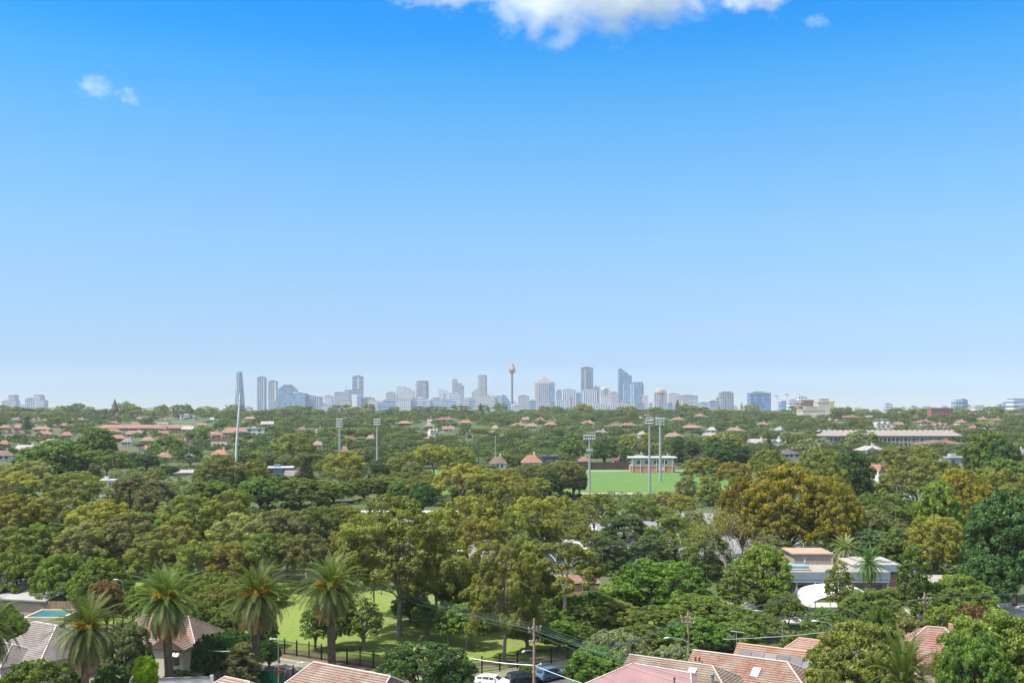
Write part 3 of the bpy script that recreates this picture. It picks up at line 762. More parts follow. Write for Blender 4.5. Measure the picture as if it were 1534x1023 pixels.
T('topiary', 218, 980, 44, 119, 'topiary', 'clipped yellow green conifer in front of the cream house')
T('bush', 58, 986, 130, 116, 'mid', 'leafy hedge bush in front of the grey tiled roof')
T('dome', 190, 930, 80, 127, 'grey', 'sparse grey leaved tree between the two left palms')
T('bush', 312, 948, 56, 131, 'dark'); T('bush', 340, 945, 90, 134, 'dark', 'dark leafy bush right of the cream house')
T('sheoak', 360, 960, 70, 130, 'sheoak', 'dull brownish shrub tree at the foot of the third palm')
T('bush', 10, 902, 40, 140, 'mid', 'mid green garden bush by the grey water tank')
T('bush', 25, 914, 42, 139, 'lime', 'lime green garden bush on the left beside the tiled roof')
T('bush', 403, 956, 38, 140, 'dark', 'dark bush behind the green fence by the lamp pole')
T('bush', 165, 995, 60, 121, 'dark', 'dark bush at the foot of the palm beside the clipped conifer')
T('shrub', 265, 1000, 44, 131, 'bluegreen', 'low bluish shrub under the striped window awning')
T('dome', 1290, 928, 168, 112, 'olive', 'big round dense tree over the right end of the orange roof')
T('dome', 1490, 908, 176, 110, 'lime', 'huge leafy lime tree filling the bottom right corner')
T('dome', 1460, 945, 120, 104, 'bright', 'bright green tree in front of the huge lime tree')
T('dome', 1240, 1000, 60, 104, 'olive', None)
T('bare', 1392, 962, 90, 112, 'russet', 'leafless twiggy tree in front of the red hipped roof')
T('bush', 1420, 905, 90, 140, 'lime', 'yellow green bush behind the red hipped roof')
T('bush', 1455, 903, 70, 138, 'russet', 'dark flowering bush with pale blooms beside the huge lime tree')
T('bush', 1195, 945, 60, 140, 'mid', None)
T('bush', 1355, 915, 80, 142, 'khaki', None)
T('shrub', 700, 1006, 20, 131, 'bright', 'small bright weed shrub behind the white car'); T('shrub', 787, 993, 22, 137, 'bright', 'small bright shrub behind the black car')

for a in [('slender', 640, 900, 56, 158, 'mid'), ('slender', 672, 900, 50, 154, 'mid'), ('dome', 720, 890, 70, 165, 'mid'), ('dome', 775, 880, 70, 160, 'olive'), ('slender', 815, 895, 56, 156, 'mid'), ('dome', 870, 905, 70, 162, 'deep'), ('dome', 615, 885, 60, 170, 'deep'),
          ('gum', 700, 830, 80, 166, 'olive'), ('gum', 560, 800, 80, 176, 'olive'), ('dome', 850, 890, 60, 172, 'mid'), ('gum', 800, 830, 60, 168, 'olive')]:
    T(*a)

for a in [('umbrella', 405, 872, 60, 186, 'bright'), ('bush', 300, 885, 70, 164, 'olive'), ('bush', 345, 905, 70, 158, 'deep'), ('bush', 395, 915, 46, 152, 'mid'), 
          ('dome', 690, 860, 80, 176, 'olive'), ('gum', 625, 850, 90, 180, 'olive'), ('dome', 820, 860, 70, 182, 'deep'), ('bush', 870, 935, 60, 154, 'bright'), ('gum', 785, 800, 80, 178, 'olive')]:
    T(*a)

# ---- flat topped trees, left row and right row
for a in [(30, 818, 110, 186), (95, 826, 100, 182), (150, 833, 100, 178), (60, 846, 90, 197), (8, 842, 70, 198), (255, 848, 90, 186), (318, 855, 90, 182), (380, 858, 80, 184), (205, 878, 60, 170)]:
    T('umbrella', *a, 'acacia')
T('dome', 160, 866, 50, 164, 'russet', 'reddish leaved magnolia between the flat topped trees and the grey house')
T('bush', 335, 872, 66, 168, 'olive'); T('bush', 300, 900, 60, 158, 'deep')
for a in [(1045, 888, 130, 170, 'acacia'), (985, 905, 90, 172, 'mid'), (1095, 905, 90, 166, 'acacia'), (1305, 880, 104, 164, 'mid'), (1440, 858, 110, 172, 'acacia'), (1178, 888, 70, 166, 'mid'), (1236, 908, 72, 158, 'mid'),
          (1140, 915, 80, 158, 'mid'), (1320, 905, 70, 142, 'bright'), (925, 900, 90, 176, 'olive')]:
    T('umbrella', *a)
T('bush', 990, 838, 160, 205, 'bright', 'broad bright green fig tree in the middle right above the flat topped trees', idx=0)
T('bush', 890, 885, 90, 186, 'bright'); T('bush', 930, 868, 90, 195, 'lime'); T('bush', 1040, 925, 100, 152, 'bright'); T('bush', 1100, 930, 80, 150, 'mid'); T('bush', 960, 935, 90, 150, 'deep')
T('slender', 1108, 845, 76, 181, 'mid', 'upright green tree left of the white shade sail'); T('dome', 1142, 815, 92, 183, 'lime', 'light green tree beside the left end of the school roof')
T('slender', 1258, 838, 48, 171, 'olive', 'thin open tree standing in front of the white shade sail')
T('slender', 1370, 812, 54, 172, 'bright', 'tall slender light green tree in front of the school', idx=1)
T('bush', 1165, 885, 70, 176, 'deep'); T('umbrella', 1340, 880, 90, 172, 'mid'); T('bush', 1400, 885, 60, 170, 'mid')
T('dome', 1520, 735, 150, 185, 'dark', 'massive dark green tree cut off by the right edge', idx=0); T('dome', 1480, 830, 90, 178, 'dark')
T('dome', 1300, 790, 80, 228, 'bluegreen', 'bluish green tree behind the school roof beside the palm')
T('bare', 1092, 752, 120, 205, 'autumn', 'bare tree with pale forked branches left of the autumn plane tree')
T('bare', 1040, 775, 80, 215, 'autumn', 'smaller bare tree with pale twigs left of the forked bare tree')
T('plane', 1180, 690, 146, 238, 'autumn', 'largest autumn plane tree, golden brown crown at the middle right', idx=0)
T('plane', 1245, 712, 92, 232, 'autumn', 'autumn plane tree touching the right side of the largest one', idx=1)
T('plane', 1112, 712, 86, 245, 'autumn', 'smaller autumn plane tree left of the largest one'); T('plane', 1275, 752, 66, 240, 'olive2')
T('sheoak', 1055, 790, 90, 215, 'deep'); T('sheoak', 1010, 768, 90, 232, 'deep'); T('sheoak', 935, 768, 110, 238, 'black'); T('sheoak', 905, 800, 80, 222, 'black'); T('sheoak', 975, 800, 80, 222, 'black')
T('dome', 1405, 718, 76, 232, 'lime', 'lime green tree between the autumn trees on the right'); T('plane', 1445, 702, 100, 250, 'autumn'); T('gum', 1340, 738, 90, 250, 'deep'); T('gum', 1500, 700, 90, 260, 'olive')
T('sheoak', 1310, 760, 70, 238, 'sheoak'); T('dome', 1350, 790, 70, 222, 'deep'); T('plane', 1400, 770, 90, 215, 'olive2')

# ---- the gum belt
for a in [(20, 738, 112, 235), (92, 730, 118, 242), (62, 782, 110, 212), (155, 748, 108, 232), (195, 768, 112, 216), (125, 782, 100, 210), (15, 788, 92, 208), (232, 796, 92, 201), (340, 735, 96, 236),
          (372, 766, 112, 216), (430, 760, 112, 212), (480, 756, 84, 220), (400, 796, 100, 200), (455, 798, 90, 198), (300, 808, 84, 199), (345, 812, 80, 197), (515, 790, 74, 202), (265, 775, 80, 222)]:
    T(trnd.choice(['gumfull', 'gum', 'gumfull']), *a, trnd.choice(['olive', 'deep', 'khaki', 'olive2', 'olive', 'sheoak']))
for a in [(285, 740, 100, 232), (700, 742, 112, 228), (745, 720, 116, 238), (795, 742, 92, 232), (720, 772, 80, 214), (660, 760, 90, 222), (890, 738, 84, 262), (850, 765, 70, 245), (835, 740, 62, 280), (770, 765, 70, 220)]:
    T(trnd.choice(['gum', 'gumwide']), *a, trnd.choice(['olive2', 'olive']))
for a in [(820, 780, 50, 235), (870, 785, 60, 240)]: T('gum', *a, 'olive')

# ---- second band, to the oval and the foot of the hill
for a in [('dome', 85, 657, 110, 480, 'mid'), ('dome', 145, 640, 60, 620, 'deep'), ('gum', 160, 672, 80, 500, 'deep'), ('gum', 40, 690, 90, 400, 'khaki'), ('gum', 20, 705, 90, 350, 'olive2'), ('gum', 110, 705, 90, 350, 'olive'),
          ('sheoak', 195, 708, 70, 345, 'sheoak'), ('sheoak', 235, 716, 80, 330, 'sheoak'), ('dome', 247, 697, 46, 560, 'dark'), ('dome', 250, 653, 54, 720, 'deep'), ('dome', 285, 668, 44, 640, 'dark'), ('dome', 220, 680, 40, 600, 'dark'),
          ('plane', 330, 679, 84, 400, 'sheoak'), ('gum', 380, 690, 56, 420, 'olive'), ('dome', 315, 718, 80, 345, 'deep'), ('dome', 390, 712, 70, 360, 'mid'), ('dome', 450, 716, 100, 370, 'deep'), ('gum', 440, 648, 66, 600, 'olive'),
          ('gum', 515, 675, 74, 450, 'olive2'), ('sheoak', 565, 688, 56, 440, 'black'), ('gum', 600, 706, 56, 420, 'mid'), ('gum', 610, 676, 50, 480, 'olive'), ('gum', 650, 664, 70, 500, 'olive2'), ('gum', 690, 692, 90, 350, 'olive2'),
          ('dome', 705, 698, 66, 365, 'deep'), ('gum', 640, 710, 60, 380, 'olive'), ('sheoak', 590, 685, 40, 520, 'sheoak'), ('sheoak', 620, 690, 46, 460, 'sheoak'), ('gum', 765, 700, 40, 440, 'olive'), ('plane', 840, 688, 76, 410, 'sheoak'),
          ('sheoak', 810, 694, 40, 430, 'sheoak'), ('gum', 690, 668, 50, 520, 'olive'), ('dome', 545, 715, 60, 400, 'deep'), ('dome', 500, 720, 70, 390, 'deep'), ('gum', 775, 720, 60, 330, 'olive2'),
          ('dome', 905, 655, 44, 640, 'dark'), ('dome', 937, 667, 22, 625, 'black'), ('dome', 855, 655, 42, 660, 'deep'), ('column', 1016, 652, 26, 650, 'black'), ('column', 1036, 658, 28, 640, 'black'), ('dome', 1060, 660, 36, 680, 'dark'),
          ('dome', 1090, 660, 70, 620, 'dark'), ('dome', 1085, 647, 70, 760, 'olive'), ('gum', 1055, 684, 76, 430, 'olive'), ('sheoak', 1030, 712, 40, 400, 'sheoak'), ('gum', 1100, 690, 60, 400, 'olive2'), ('gum', 955, 648, 60, 700, 'olive'),
          ('gum', 1150, 672, 60, 440, 'olive'), ('gum', 1230, 668, 66, 400, 'olive'), ('dome', 1278, 675, 66, 360, 'dark'), ('gum', 1240, 690, 60, 330, 'olive'), ('gum', 1365, 666, 90, 420, 'olive'), ('gum', 1400, 688, 80, 350, 'olive'),
          ('gum', 1345, 700, 70, 330, 'olive'), ('dome', 1480, 644, 76, 440, 'mid'), ('dome', 1500, 655, 60, 430, 'dark'), ('dome', 1500, 685, 70, 380, 'mid'), ('dome', 1525, 690, 50, 380, 'lime'), ('gum', 1430, 700, 66, 300, 'olive2'), ('gum', 1470, 700, 70, 290, 'olive'),
          ('gum', 1220, 655, 60, 640, 'grey'), ('dome', 1285, 645, 44, 800, 'grey'), ('gum', 1190, 650, 40, 720, 'deep'), ('dome', 1420, 690, 50, 470, 'bright'), ('norfolk', 457, 684, 40, 480, 'black'),
          ('gum', 800, 715, 60, 390, 'olive'), ('gum', 730, 705, 70, 400, 'olive'), ('gum', 770, 712, 60, 395, 'olive2'), ('dome', 860, 700, 44, 425, 'deep'), ('dome', 620, 715, 60, 400, 'mid'), ('gum', 580, 712, 60, 405, 'olive'), ('plane', 790, 694, 54, 418, 'sheoak'), ('gum', 822, 702, 56, 415, 'olive'), ('gum', 758, 702, 56, 414, 'olive2'), ('dome', 868, 708, 24, 424, 'deep'), ('gum', 730, 695, 60, 420, 'olive'), ('gum', 985, 758, 64, 300, 'olive'), ('gum', 1012, 772, 56, 276, 'olive2'), ('sheoak', 1040, 765, 50, 270, 'sheoak'), ('gum', 858, 692, 46, 420, 'sheoak'), ('dome', 408, 709, 50, 470, 'deep'), ('dome', 438, 712, 46, 480, 'mid'), ('gum', 162, 726, 60, 395, 'olive'), ('gum', 1000, 735, 60, 330, 'khaki'), ('gum', 960, 745, 70, 290, 'deep'), ('gum', 1020, 740, 50, 320, 'olive2')]:
    T(*a)

# ---- hillside and ridge trees one can tell apart
for a in [('dome', 295, 640, 42, 900, 'deep'), ('norfolk', 40, 622, 16, 1150, 'black'), ('dome', 95, 622, 54, 1300, 'deep'), ('dome', 30, 608, 46, 1900, 'deep'), ('gum', 55, 618, 40, 1500, 'deep'), ('dome', 205, 613, 42, 1900, 'deep'),
          ('gum', 105, 612, 40, 2000, 'deep'), ('gum', 260, 614, 34, 2100, 'olive'), ('gum', 310, 608, 40, 2000, 'olive'), ('gum', 140, 616, 30, 1900, 'olive'), ('gum', 345, 612, 30, 2000, 'deep'), ('gum', 425, 611, 44, 2100, 'deep'), ('gum', 465, 613, 44, 2100, 'olive'),
          ('gum', 410, 625, 44, 1500, 'olive'), ('gum', 480, 626, 60, 1400, 'deep'), ('gum', 535, 612, 30, 2200, 'deep'), ('gum', 575, 614, 30, 2100, 'dark'), ('dome', 605, 614, 50, 1900, 'deep'), ('dome', 640, 620, 40, 1700, 'deep'), ('norfolk', 720, 604, 14, 2000, 'black'),
          ('gum', 690, 606, 34, 2000, 'deep'), ('dome', 800, 616, 60, 1700, 'deep'), ('dome', 860, 618, 60, 1600, 'deep'), ('gum', 872, 607, 40, 2100, 'olive'), ('dome', 940, 616, 60, 1700, 'deep'), ('norfolk', 1015, 598, 14, 1900, 'black'), ('gum', 985, 611, 34, 2000, 'deep'),
          ('gum', 1045, 609, 50, 2000, 'deep'), ('gum', 1085, 615, 60, 1700, 'deep'), ('gum', 1130, 614, 44, 1800, 'deep'), ('gum', 1170, 616, 50, 1700, 'olive'), ('gum', 1190, 622, 40, 1500, 'bright'), ('dome', 1225, 627, 44, 1350, 'deep'), ('dome', 1290, 628, 44, 1300, 'deep'),
          ('gum', 1300, 612, 44, 2000, 'deep'), ('gum', 1258, 612, 28, 2100, 'deep'), ('dome', 1353, 626, 24, 1400, 'deep'), ('gum', 1375, 611, 40, 2000, 'deep'), ('dome', 1435, 619, 44, 1500, 'deep'), ('gum', 1480, 632, 70, 1200, 'olive'), ('column', 1500, 612, 7, 1800, 'black'),
          ('gum', 1510, 620, 40, 1700, 'deep'), ('gum', 1440, 610, 30, 2200, 'deep'), ('dome', 1290, 643, 50, 860, 'deep'), ('dome', 1410, 646, 34, 900, 'grey'), ('smallpalm', 1152, 660, 22, 640, 'black'), ('dome', 760, 630, 50, 1300, 'deep'), ('gum', 735, 640, 70, 1000, 'olive'),
          ('dome', 610, 645, 50, 1000, 'mid'), ('dome', 660, 650, 40, 900, 'deep'), ('dome', 550, 640, 60, 1000, 'deep'), ('gum', 500, 640, 60, 1000, 'deep'), ('gum', 590, 625, 60, 1400, 'deep'), ('dome', 520, 655, 60, 800, 'deep'), ('dome', 635, 665, 50, 720, 'mid')]:
    T(*a)

# ---- uneven treetops along the ridge line
px = 4.0
while px < 1534:
    T(trnd.choice(['gum', 'dome', 'gum']), px, trnd.choice([604, 607, 609, 611, 613, 615, 616]) + trnd.uniform(-1, 2), trnd.uniform(20, 44), trnd.uniform(1700, 2250), trnd.choice(['deep', 'olive', 'deep', 'mid', 'grey', 'dark'])); px += trnd.uniform(10, 26)
# ------------------------------------------------------------------ ground sheets (each a few mm above the one below)
def sheet(name, pts, z, mat):
    o = MB().quad([(p[0], p[1], z) for p in pts]).build(name, mat); tag(o, kind='structure'); return o
m_asph = mat_ground('asphalt', ((0.075, 0.073, 0.072), (0.10, 0.097, 0.093), (0.06, 0.06, 0.06)), (0.05, 0.5, 8.0), grain=0.2)
m_carpark = mat_ground('worn_asphalt', ((0.16, 0.158, 0.155), (0.19, 0.185, 0.18), (0.14, 0.14, 0.14)), (0.05, 0.5, 8.0), grain=0.2)
m_lawn = mat_ground('park_grass', ((0.104, 0.155, 0.027), (0.130, 0.170, 0.033), (0.142, 0.156, 0.046)), (0.05, 0.16, 1.6), grain=0.28)
m_oval = mat_ground('oval_grass', ((0.052, 0.124, 0.024), (0.070, 0.142, 0.028), (0.100, 0.136, 0.042)), (0.018, 0.06, 0.7), grain=0.2)
m_verge = mat_ground('verge_soil', ((0.10, 0.075, 0.05), (0.07, 0.08, 0.03), (0.13, 0.10, 0.07)), (0.15, 0.8, 4.0))
m_path = mat_ground('path_concrete', ((0.33, 0.31, 0.28), (0.38, 0.36, 0.33), (0.28, 0.26, 0.24)), (0.1, 0.8, 5.0), grain=0.1)
m_yard = mat_ground('yard_paving', ((0.22, 0.20, 0.17), (0.16, 0.15, 0.12), (0.12, 0.13, 0.07)), (0.1, 0.4, 4.0))
A1, B1, CM, C1 = Vector((-116, 182.9)), Vector((-8.7, 123.0)), Vector((30, 146.8)), Vector((95, 156))
def road(name, a, b, w, z, mat, off=0.0):
    d = (b - a).normalized(); n = Vector((-d.y, d.x))
    return sheet(name, [a + n * (off - w/2), b + n * (off - w/2), b + n * (off + w/2), a + n * (off + w/2)], z, mat)
sheet('yards', [(-120, 60), (120, 60), (120, 150), (-120, 150)], 0.004, m_yard)
sheet('park_lawn', [(-75, 172), (-9, 135.2), (28, 157.5), (26, 176), (10, 188), (-50, 212), (-90, 214)], 0.008, m_lawn)
road('road', A1, B1 + (B1 - A1).normalized() * 5, 7.4, 0.012, m_asph)
road('side_road', B1, CM, 11, 0.016, m_asph, 1.0); road('side_road', CM, C1, 8, 0.020, m_asph, 0.5)
road('verge', A1, B1 + Vector((-4, 7)), 5.2, 0.10, m_verge, 6.6)
road('side_verge', B1 + Vector((2, 9)), CM, 2.6, 0.104, m_verge, 8.0)
road('footpath', A1, B1 + Vector((-4, -6)), 1.6, 0.13, m_path, -4.9)
def kerb(name, a, b, off):
    d = (b - a).normalized(); n = Vector((-d.y, d.x)); mb = MB()
    p = [a + n * (off - .1), b + n * (off - .1), b + n * (off + .1), a + n * (off + .1)]
    mb.prism([(q.x, q.y) for q in p], 0.0, 0.16); o = mb.build(name, m_path); tag(o, kind='structure')
kerb('kerb', A1, B1 + Vector((-4, 7)), 3.85); kerb('side_kerb', B1 + Vector((2, 9)), CM, 6.6)
sheet('oval_field', [(-30, 428), (112, 428), (126, 520), (118, 612), (-50, 612), (-60, 500)], 0.010, m_oval)
sheet('cricket_pitch_soil', [(gx(868, 436), 432), (gx(960, 436), 432), (gx(960, 440), 440), (gx(868, 440), 440)], 0.018, mat_ground('bare_soil', ((0.36, 0.29, 0.19), (0.32, 0.26, 0.17), (0.3, 0.27, 0.17)), (0.1, .5, 2.)))
sheet('boundary_path', [(gx(850, 606), 598), (gx(1030, 606), 598), (gx(1030, 610), 602), (gx(850, 610), 602)], 0.016, m_path)
sheet('car_park', [(-45, 240), (75, 240), (85, 352), (-45, 352)], 0.010, m_carpark)
sheet('school_yard', [(38, 168), (100, 174), (104, 188), (38, 188)], 0.012, m_path)

# ------------------------------------------------------------------ house kit
def roof_wing(mb, x0, x1, y0, y1, ze, zr, ha=0.0, hb=0.0, th=0.18):
    """pitched roof with its ridge along x; ha/hb = hip run at each end (0 = gable).  Returns ridge and hip lines."""
    ym = (y0 + y1) / 2; s = math.hypot((y1 - y0) / 2, zr - ze)
    a, b = (x0 + ha, ym, zr), (x1 - hb, ym, zr)
    def face(p, flip=False):
        d = [(q[0] if abs(p[0][1] - p[1][1]) < 1e-6 else q[1], s * (q[2] - ze) / (zr - ze)) for q in p]
        mb.quad(p, 0, d)
    face([(x0, y0, ze), (x1, y0, ze), b, a]); face([(x1, y1, ze), (x0, y1, ze), a, b])
    face([(x1, y0, ze), (x1, y1, ze), b]); face([(x0, y1, ze), (x0, y0, ze), a])
    mb.quad([(x0, y0, ze - .001), (x0, y1, ze - .001), (x1, y1, ze - .001), (x1, y0, ze - .001)], 0, [(0, 0)] * 4)
    lines = [(a, b)]
    if ha: lines += [(a, (x0, y0, ze)), (a, (x0, y1, ze))]
    if hb: lines += [(b, (x1, y0, ze)), (b, (x1, y1, ze))]
    return lines
def caps(lines, parent, color, r=0.09):
    r = min(r, .095); mb = MB()
    for a, b in lines: mb.tube([(a[0], a[1], a[2] + .02), (b[0], b[1], b[2] + .02)], r, 6)
    return mb.build('ridge_caps', M['trim'], parent, color)
def gutter(x0, x1, y0, y1, ze, parent, color):
    mb = MB(); g = .10
    mb.box(x0 - g, x1 + g, y0 - g, y0, ze - .2, ze - .02); mb.box(x0 - g, x1 + g, y1, y1 + g, ze - .2, ze - .02)
    mb.box(x0 - g, x0, y0, y1, ze - .2, ze - .02); mb.box(x1, x1 + g, y0, y1, ze - .2, ze - .02)
    return mb.build('gutter', M['trim'], parent, color)
def window(parent, x, y, z, w, h, ax='y', frame=(.75, .74, .7)):
    """window in a wall: glass pane inside a standing frame.  ax: wall normal axis sign, e.g. '-y'"""
    mb = MB(); gb = MB(); s = -1 if ax[0] == '-' else 1; f = .07
    def bx(m, u0, u1, z0, z1, d0, d1):
        d0, d1 = sorted((d0 * s, d1 * s))
        if ax[-1] == 'y': m.box(x + u0, x + u1, y + d0, y + d1, z0, z1)
        else: m.box(x + d0, x + d1, y + u0, y + u1, z0, z1)
    bx(mb, -w/2 - f, -w/2, z - f, z + h + f, -.02, .05); bx(mb, w/2, w/2 + f, z - f, z + h + f, -.02, .05)
    bx(mb, -w/2, w/2, z - f, z, -.02, .07); bx(mb, -w/2, w/2, z + h, z + h + f, -.02, .05); bx(mb, -.025, .025, z, z + h, -.02, .045)
    fr = mb.build('window', M['trim'], parent, frame)
    bx(gb, -w/2, w/2, z, z + h, -.02, .02); gb.build('pane', M['glass'], fr)
    return fr
def skylight(parent, p, u, v, w, h):
    mb = MB(); u = Vector(u).normalized(); v = Vector(v).normalized(); n = u.cross(v); p = Vector(p)
    q = [p - u*w/2 - v*h/2, p + u*w/2 - v*h/2, p + u*w/2 + v*h/2, p - u*w/2 + v*h/2]
    mb.add([a + n * .02 for a in q] + [a + n * .16 for a in q], [(4,5,6,7),(0,1,5,4),(1,2,6,5),(2,3,7,6),(3,0,4,7)])
    return mb.build('skylight', M['trim'], parent, (.82, .86, .88))
ROT = R(-31)
def put_ridge(e, lp, px, py, z):
    """stand house e so that the local point lp on its ridge (height z) lies where the photo shows it"""
    D = (H - z) * FPX / (py - HY); c, s_ = math.cos(e.rotation_euler.z), math.sin(e.rotation_euler.z)
    e.location = (gx(px, D) - (lp[0] * c - lp[1] * s_), D - (lp[0] * s_ + lp[1] * c), 0)

# mauve metal roofed house, nearest
h = empty('metal_roof_house', (gx(1010, 116), 114.0, 0), 'house with a smooth mauve pink metal roof and white ridge trim at the bottom edge', 'house', rz=R(-36))
mb = MB(); L = roof_wing(mb, -8.2, 7.2, -7.5, 4.2, 3.3, 5.75, 4.6, 3.2)
put_ridge(h, (-3.6, -1.65), 948, 993, 5.75); mb.build('roof', M['ribbed'], h, (.345, .19, .185)); caps(L, h, (.60, .50, .48), .14); gutter(-8.2, 7.2, -7.5, 4.2, 3.3, h, (.7, .6, .58))
MB().box(-7.6, 6.6, -6.9, 3.6, 0, 3.28).build('walls', M['wall'], h, (.55, .48, .40))
mb = MB(); mb.tube([(3.4, -4.6, 3.6), (3.4, -4.6, 5.6)], .09, 8); mb.lathe([(.16, 5.6), (.16, 5.72), (.05, 5.85)], 8, (3.4, -4.6)); mb.build('vent_pipe', M['metal'], h, (.09, .09, .09))
for k in (-4, 0, 4): window(h, k, -6.9, 1.0, 1.4, 1.4, '-y')

# orange tiled double house behind it
h = empty('tiled_roof_house', (gx(1120, 116), 115.5, 0), 'house with orange striped tiled hip roof, two white skylights and orange chimney pots', 'house', rz=ROT)
mb = MB(); mb2 = MB(); L1 = roof_wing(mb, 0.0, 16.3, -5.2, 5.2, 3.6, 6.4, 0, 4.6)
L2 = roof_wing(mb2, -6.0, 9.0, -11.0, -.6, 3.6, 6.3, 0, 4.4)
put_ridge(h, (0, 0), 1038, 973, 6.4)
mb.build('roof', M['tiles'], h, (.40, .215, .155)); mb2.build('roof', M['tiles'], h, (.38, .28, .22)); caps(L1, h, (.70, .58, .52), .14); caps(L2, h, (.55, .48, .43), .14)
gutter(0.0, 16.3, -5.2, 5.2, 3.6, h, (.6, .5, .45))
mb = MB(); mb.box(.4, 15.9, -4.8, 4.8, 0, 3.58); mb.box(-5.6, 8.6, -10.6, -4.8, 0, 3.58); mb.build('walls', M['brick'], h)
mb = MB(); 
for x0, y0, y1, ze, zr in ((.15, -4.8, 4.8, 3.6, 6.2), (-5.85, -10.6, -1.0, 3.6, 6.1)):
    mb.add([(x0, y0, ze - .1), (x0, y1, ze - .1), (x0, (y0+y1)/2, zr), (x0 + .25, y0, ze - .1), (x0 + .25, y1, ze - .1), (x0 + .25, (y0+y1)/2, zr)], [(0, 2, 1), (3, 4, 5), (0, 1, 4, 3), (1, 2, 5, 4), (2, 0, 3, 5)])
mb.build('gable_wall', M['wall'], h, (.6, .55, .48))
ch = MB().box(1.6, 2.6, -4.3, -3.6, 4.0, 6.1).build('chimney', M['wall'], h, (.30, .25, .20))
for dx in (-.28, .2):
    mb = MB(); mb.lathe([(.13, 6.1), (.11, 6.6), (.15, 6.62), (.15, 6.72)], 10, (2.1 + dx, -3.95)); mb.build('chimney_pot', M['wall'], ch, (.75, .25, .08))
sl = math.atan2(2.8, 5.2); skylight(h, (8.6, -2.2, 3.6 + 3.0 * 2.8/5.2), (1, 0, 0), (0, math.cos(sl), math.sin(sl)), .9, 1.5)
sl2 = math.atan2(2.7, 5.2); skylight(h, (2.6, -7.3, 3.6 + 3.7 * 2.7/5.2), (1, 0, 0), (0, math.cos(sl2), math.sin(sl2)), .9, 1.5)
mb = MB(); mb.tube([(5.6, -8.6, 4.2), (5.6, -8.6, 5.9)], .16, 10); mb.lathe([(.24, 5.9), (.24, 6.1), (.08, 6.25)], 10, (5.6, -8.6)); mb.build('flue', M['metal'], h, (.25, .28, .24))
for k in (-3, 2): window(h, k, -10.6, 1.0, 1.5, 1.4, '-y')

# third orange roof with the grey pool-heating mats
h = empty('solar_roof_house', (gx(1185, 124), 122.5, 0), 'orange tiled house with a wide band of grey solar mats along its roof', 'house', rz=ROT)
mb = MB(); L = roof_wing(mb, -8.0, 9.0, -5.2, 4.4, 3.4, 6.2, 0, 3.8)
put_ridge(h, (-8.0, -.4), 1105, 963, 6.2)
mb.build('roof', M['tiles'], h, (.47, .25, .15)); caps(L, h, (.72, .45, .32), .15); gutter(-8.0, 9.0, -5.2, 4.4, 3.4, h, (.6, .5, .45))
MB().box(-7.6, 8.6, -4.8, 4.0, 0, 3.38).build('walls', M['brick'], h)
MB().add([(-7.9, -4.8, 3.35), (-7.9, 4.0, 3.35), (-7.9, -.4, 6.0), (-7.65, -4.8, 3.35), (-7.65, 4.0, 3.35), (-7.65, -.4, 6.0)], [(0, 2, 1), (3, 4, 5), (0, 1, 4, 3), (1, 2, 5, 4), (2, 0, 3, 5)]).build('gable_wall', M['wall'], h, (.6, .55, .48))
k1 = 2.8 / 4.8
for i in range(8):
    x0 = -7.3 + i * 1.62; mb = MB(); ya, yb = -4.0, -1.5
    if x0 + 1.55 > 7.4: break
    mb.add([(x0, ya, 3.4 + (ya + 5.2) * k1 + .05), (x0 + 1.56, ya, 3.4 + (ya + 5.2) * k1 + .05), (x0 + 1.56, yb, 3.4 + (yb + 5.2) * k1 + .05), (x0, yb, 3.4 + (yb + 5.2) * k1 + .05),
            (x0, ya, 3.4 + (ya + 5.2) * k1 + .13), (x0 + 1.56, ya, 3.4 + (ya + 5.2) * k1 + .13), (x0 + 1.56, yb, 3.4 + (yb + 5.2) * k1 + .13), (x0, yb, 3.4 + (yb + 5.2) * k1 + .13)],
           [(4,5,6,7), (0,1,5,4), (1,2,6,5), (2,3,7,6), (3,0,4,7)])
    mb.build('solar_mat', M['wall'], h, (.155 + .03 * (i % 3), .15 + .03 * (i % 3), .15 + .03 * (i % 3)))
mb = MB(); mb.tube([(-8.6, 1.0, 4.4), (-8.6, 1.0, 7.4)], .035, 6)
for k in range(6): mb.tube([(-9.2 + k * .26, .5, 7.35), (-9.2 + k * .26, 1.5, 7.35)], .018, 4)
mb.tube([(-9.4, 1.0, 7.35), (-7.6, 1.0, 7.35)], .025, 5); mb.build('antenna', M['metal'], h, (.6, .6, .6))

h = empty('hip_roof_house', (gx(1222, 134), 132.5, 0), 'small orange tiled roof peeking out left of the big round tree', 'house', rz=R(-35))
mb = MB(); L = roof_wing(mb, -4.6, 4.6, -4.2, 4.2, 3.2, 5.8, 3.0, 3.0); put_ridge(h, (-1.6, 0), 1198, 955, 5.8); mb.build('roof', M['tiles'], h, (.56, .31, .24)); caps(L, h, (.62, .40, .32), .13)
MB().box(-4.2, 4.2, -3.8, 3.8, 0, 3.18).build('walls', M['brick'], h); gutter(-4.6, 4.6, -4.2, 4.2, 3.2, h, (.6, .5, .45))

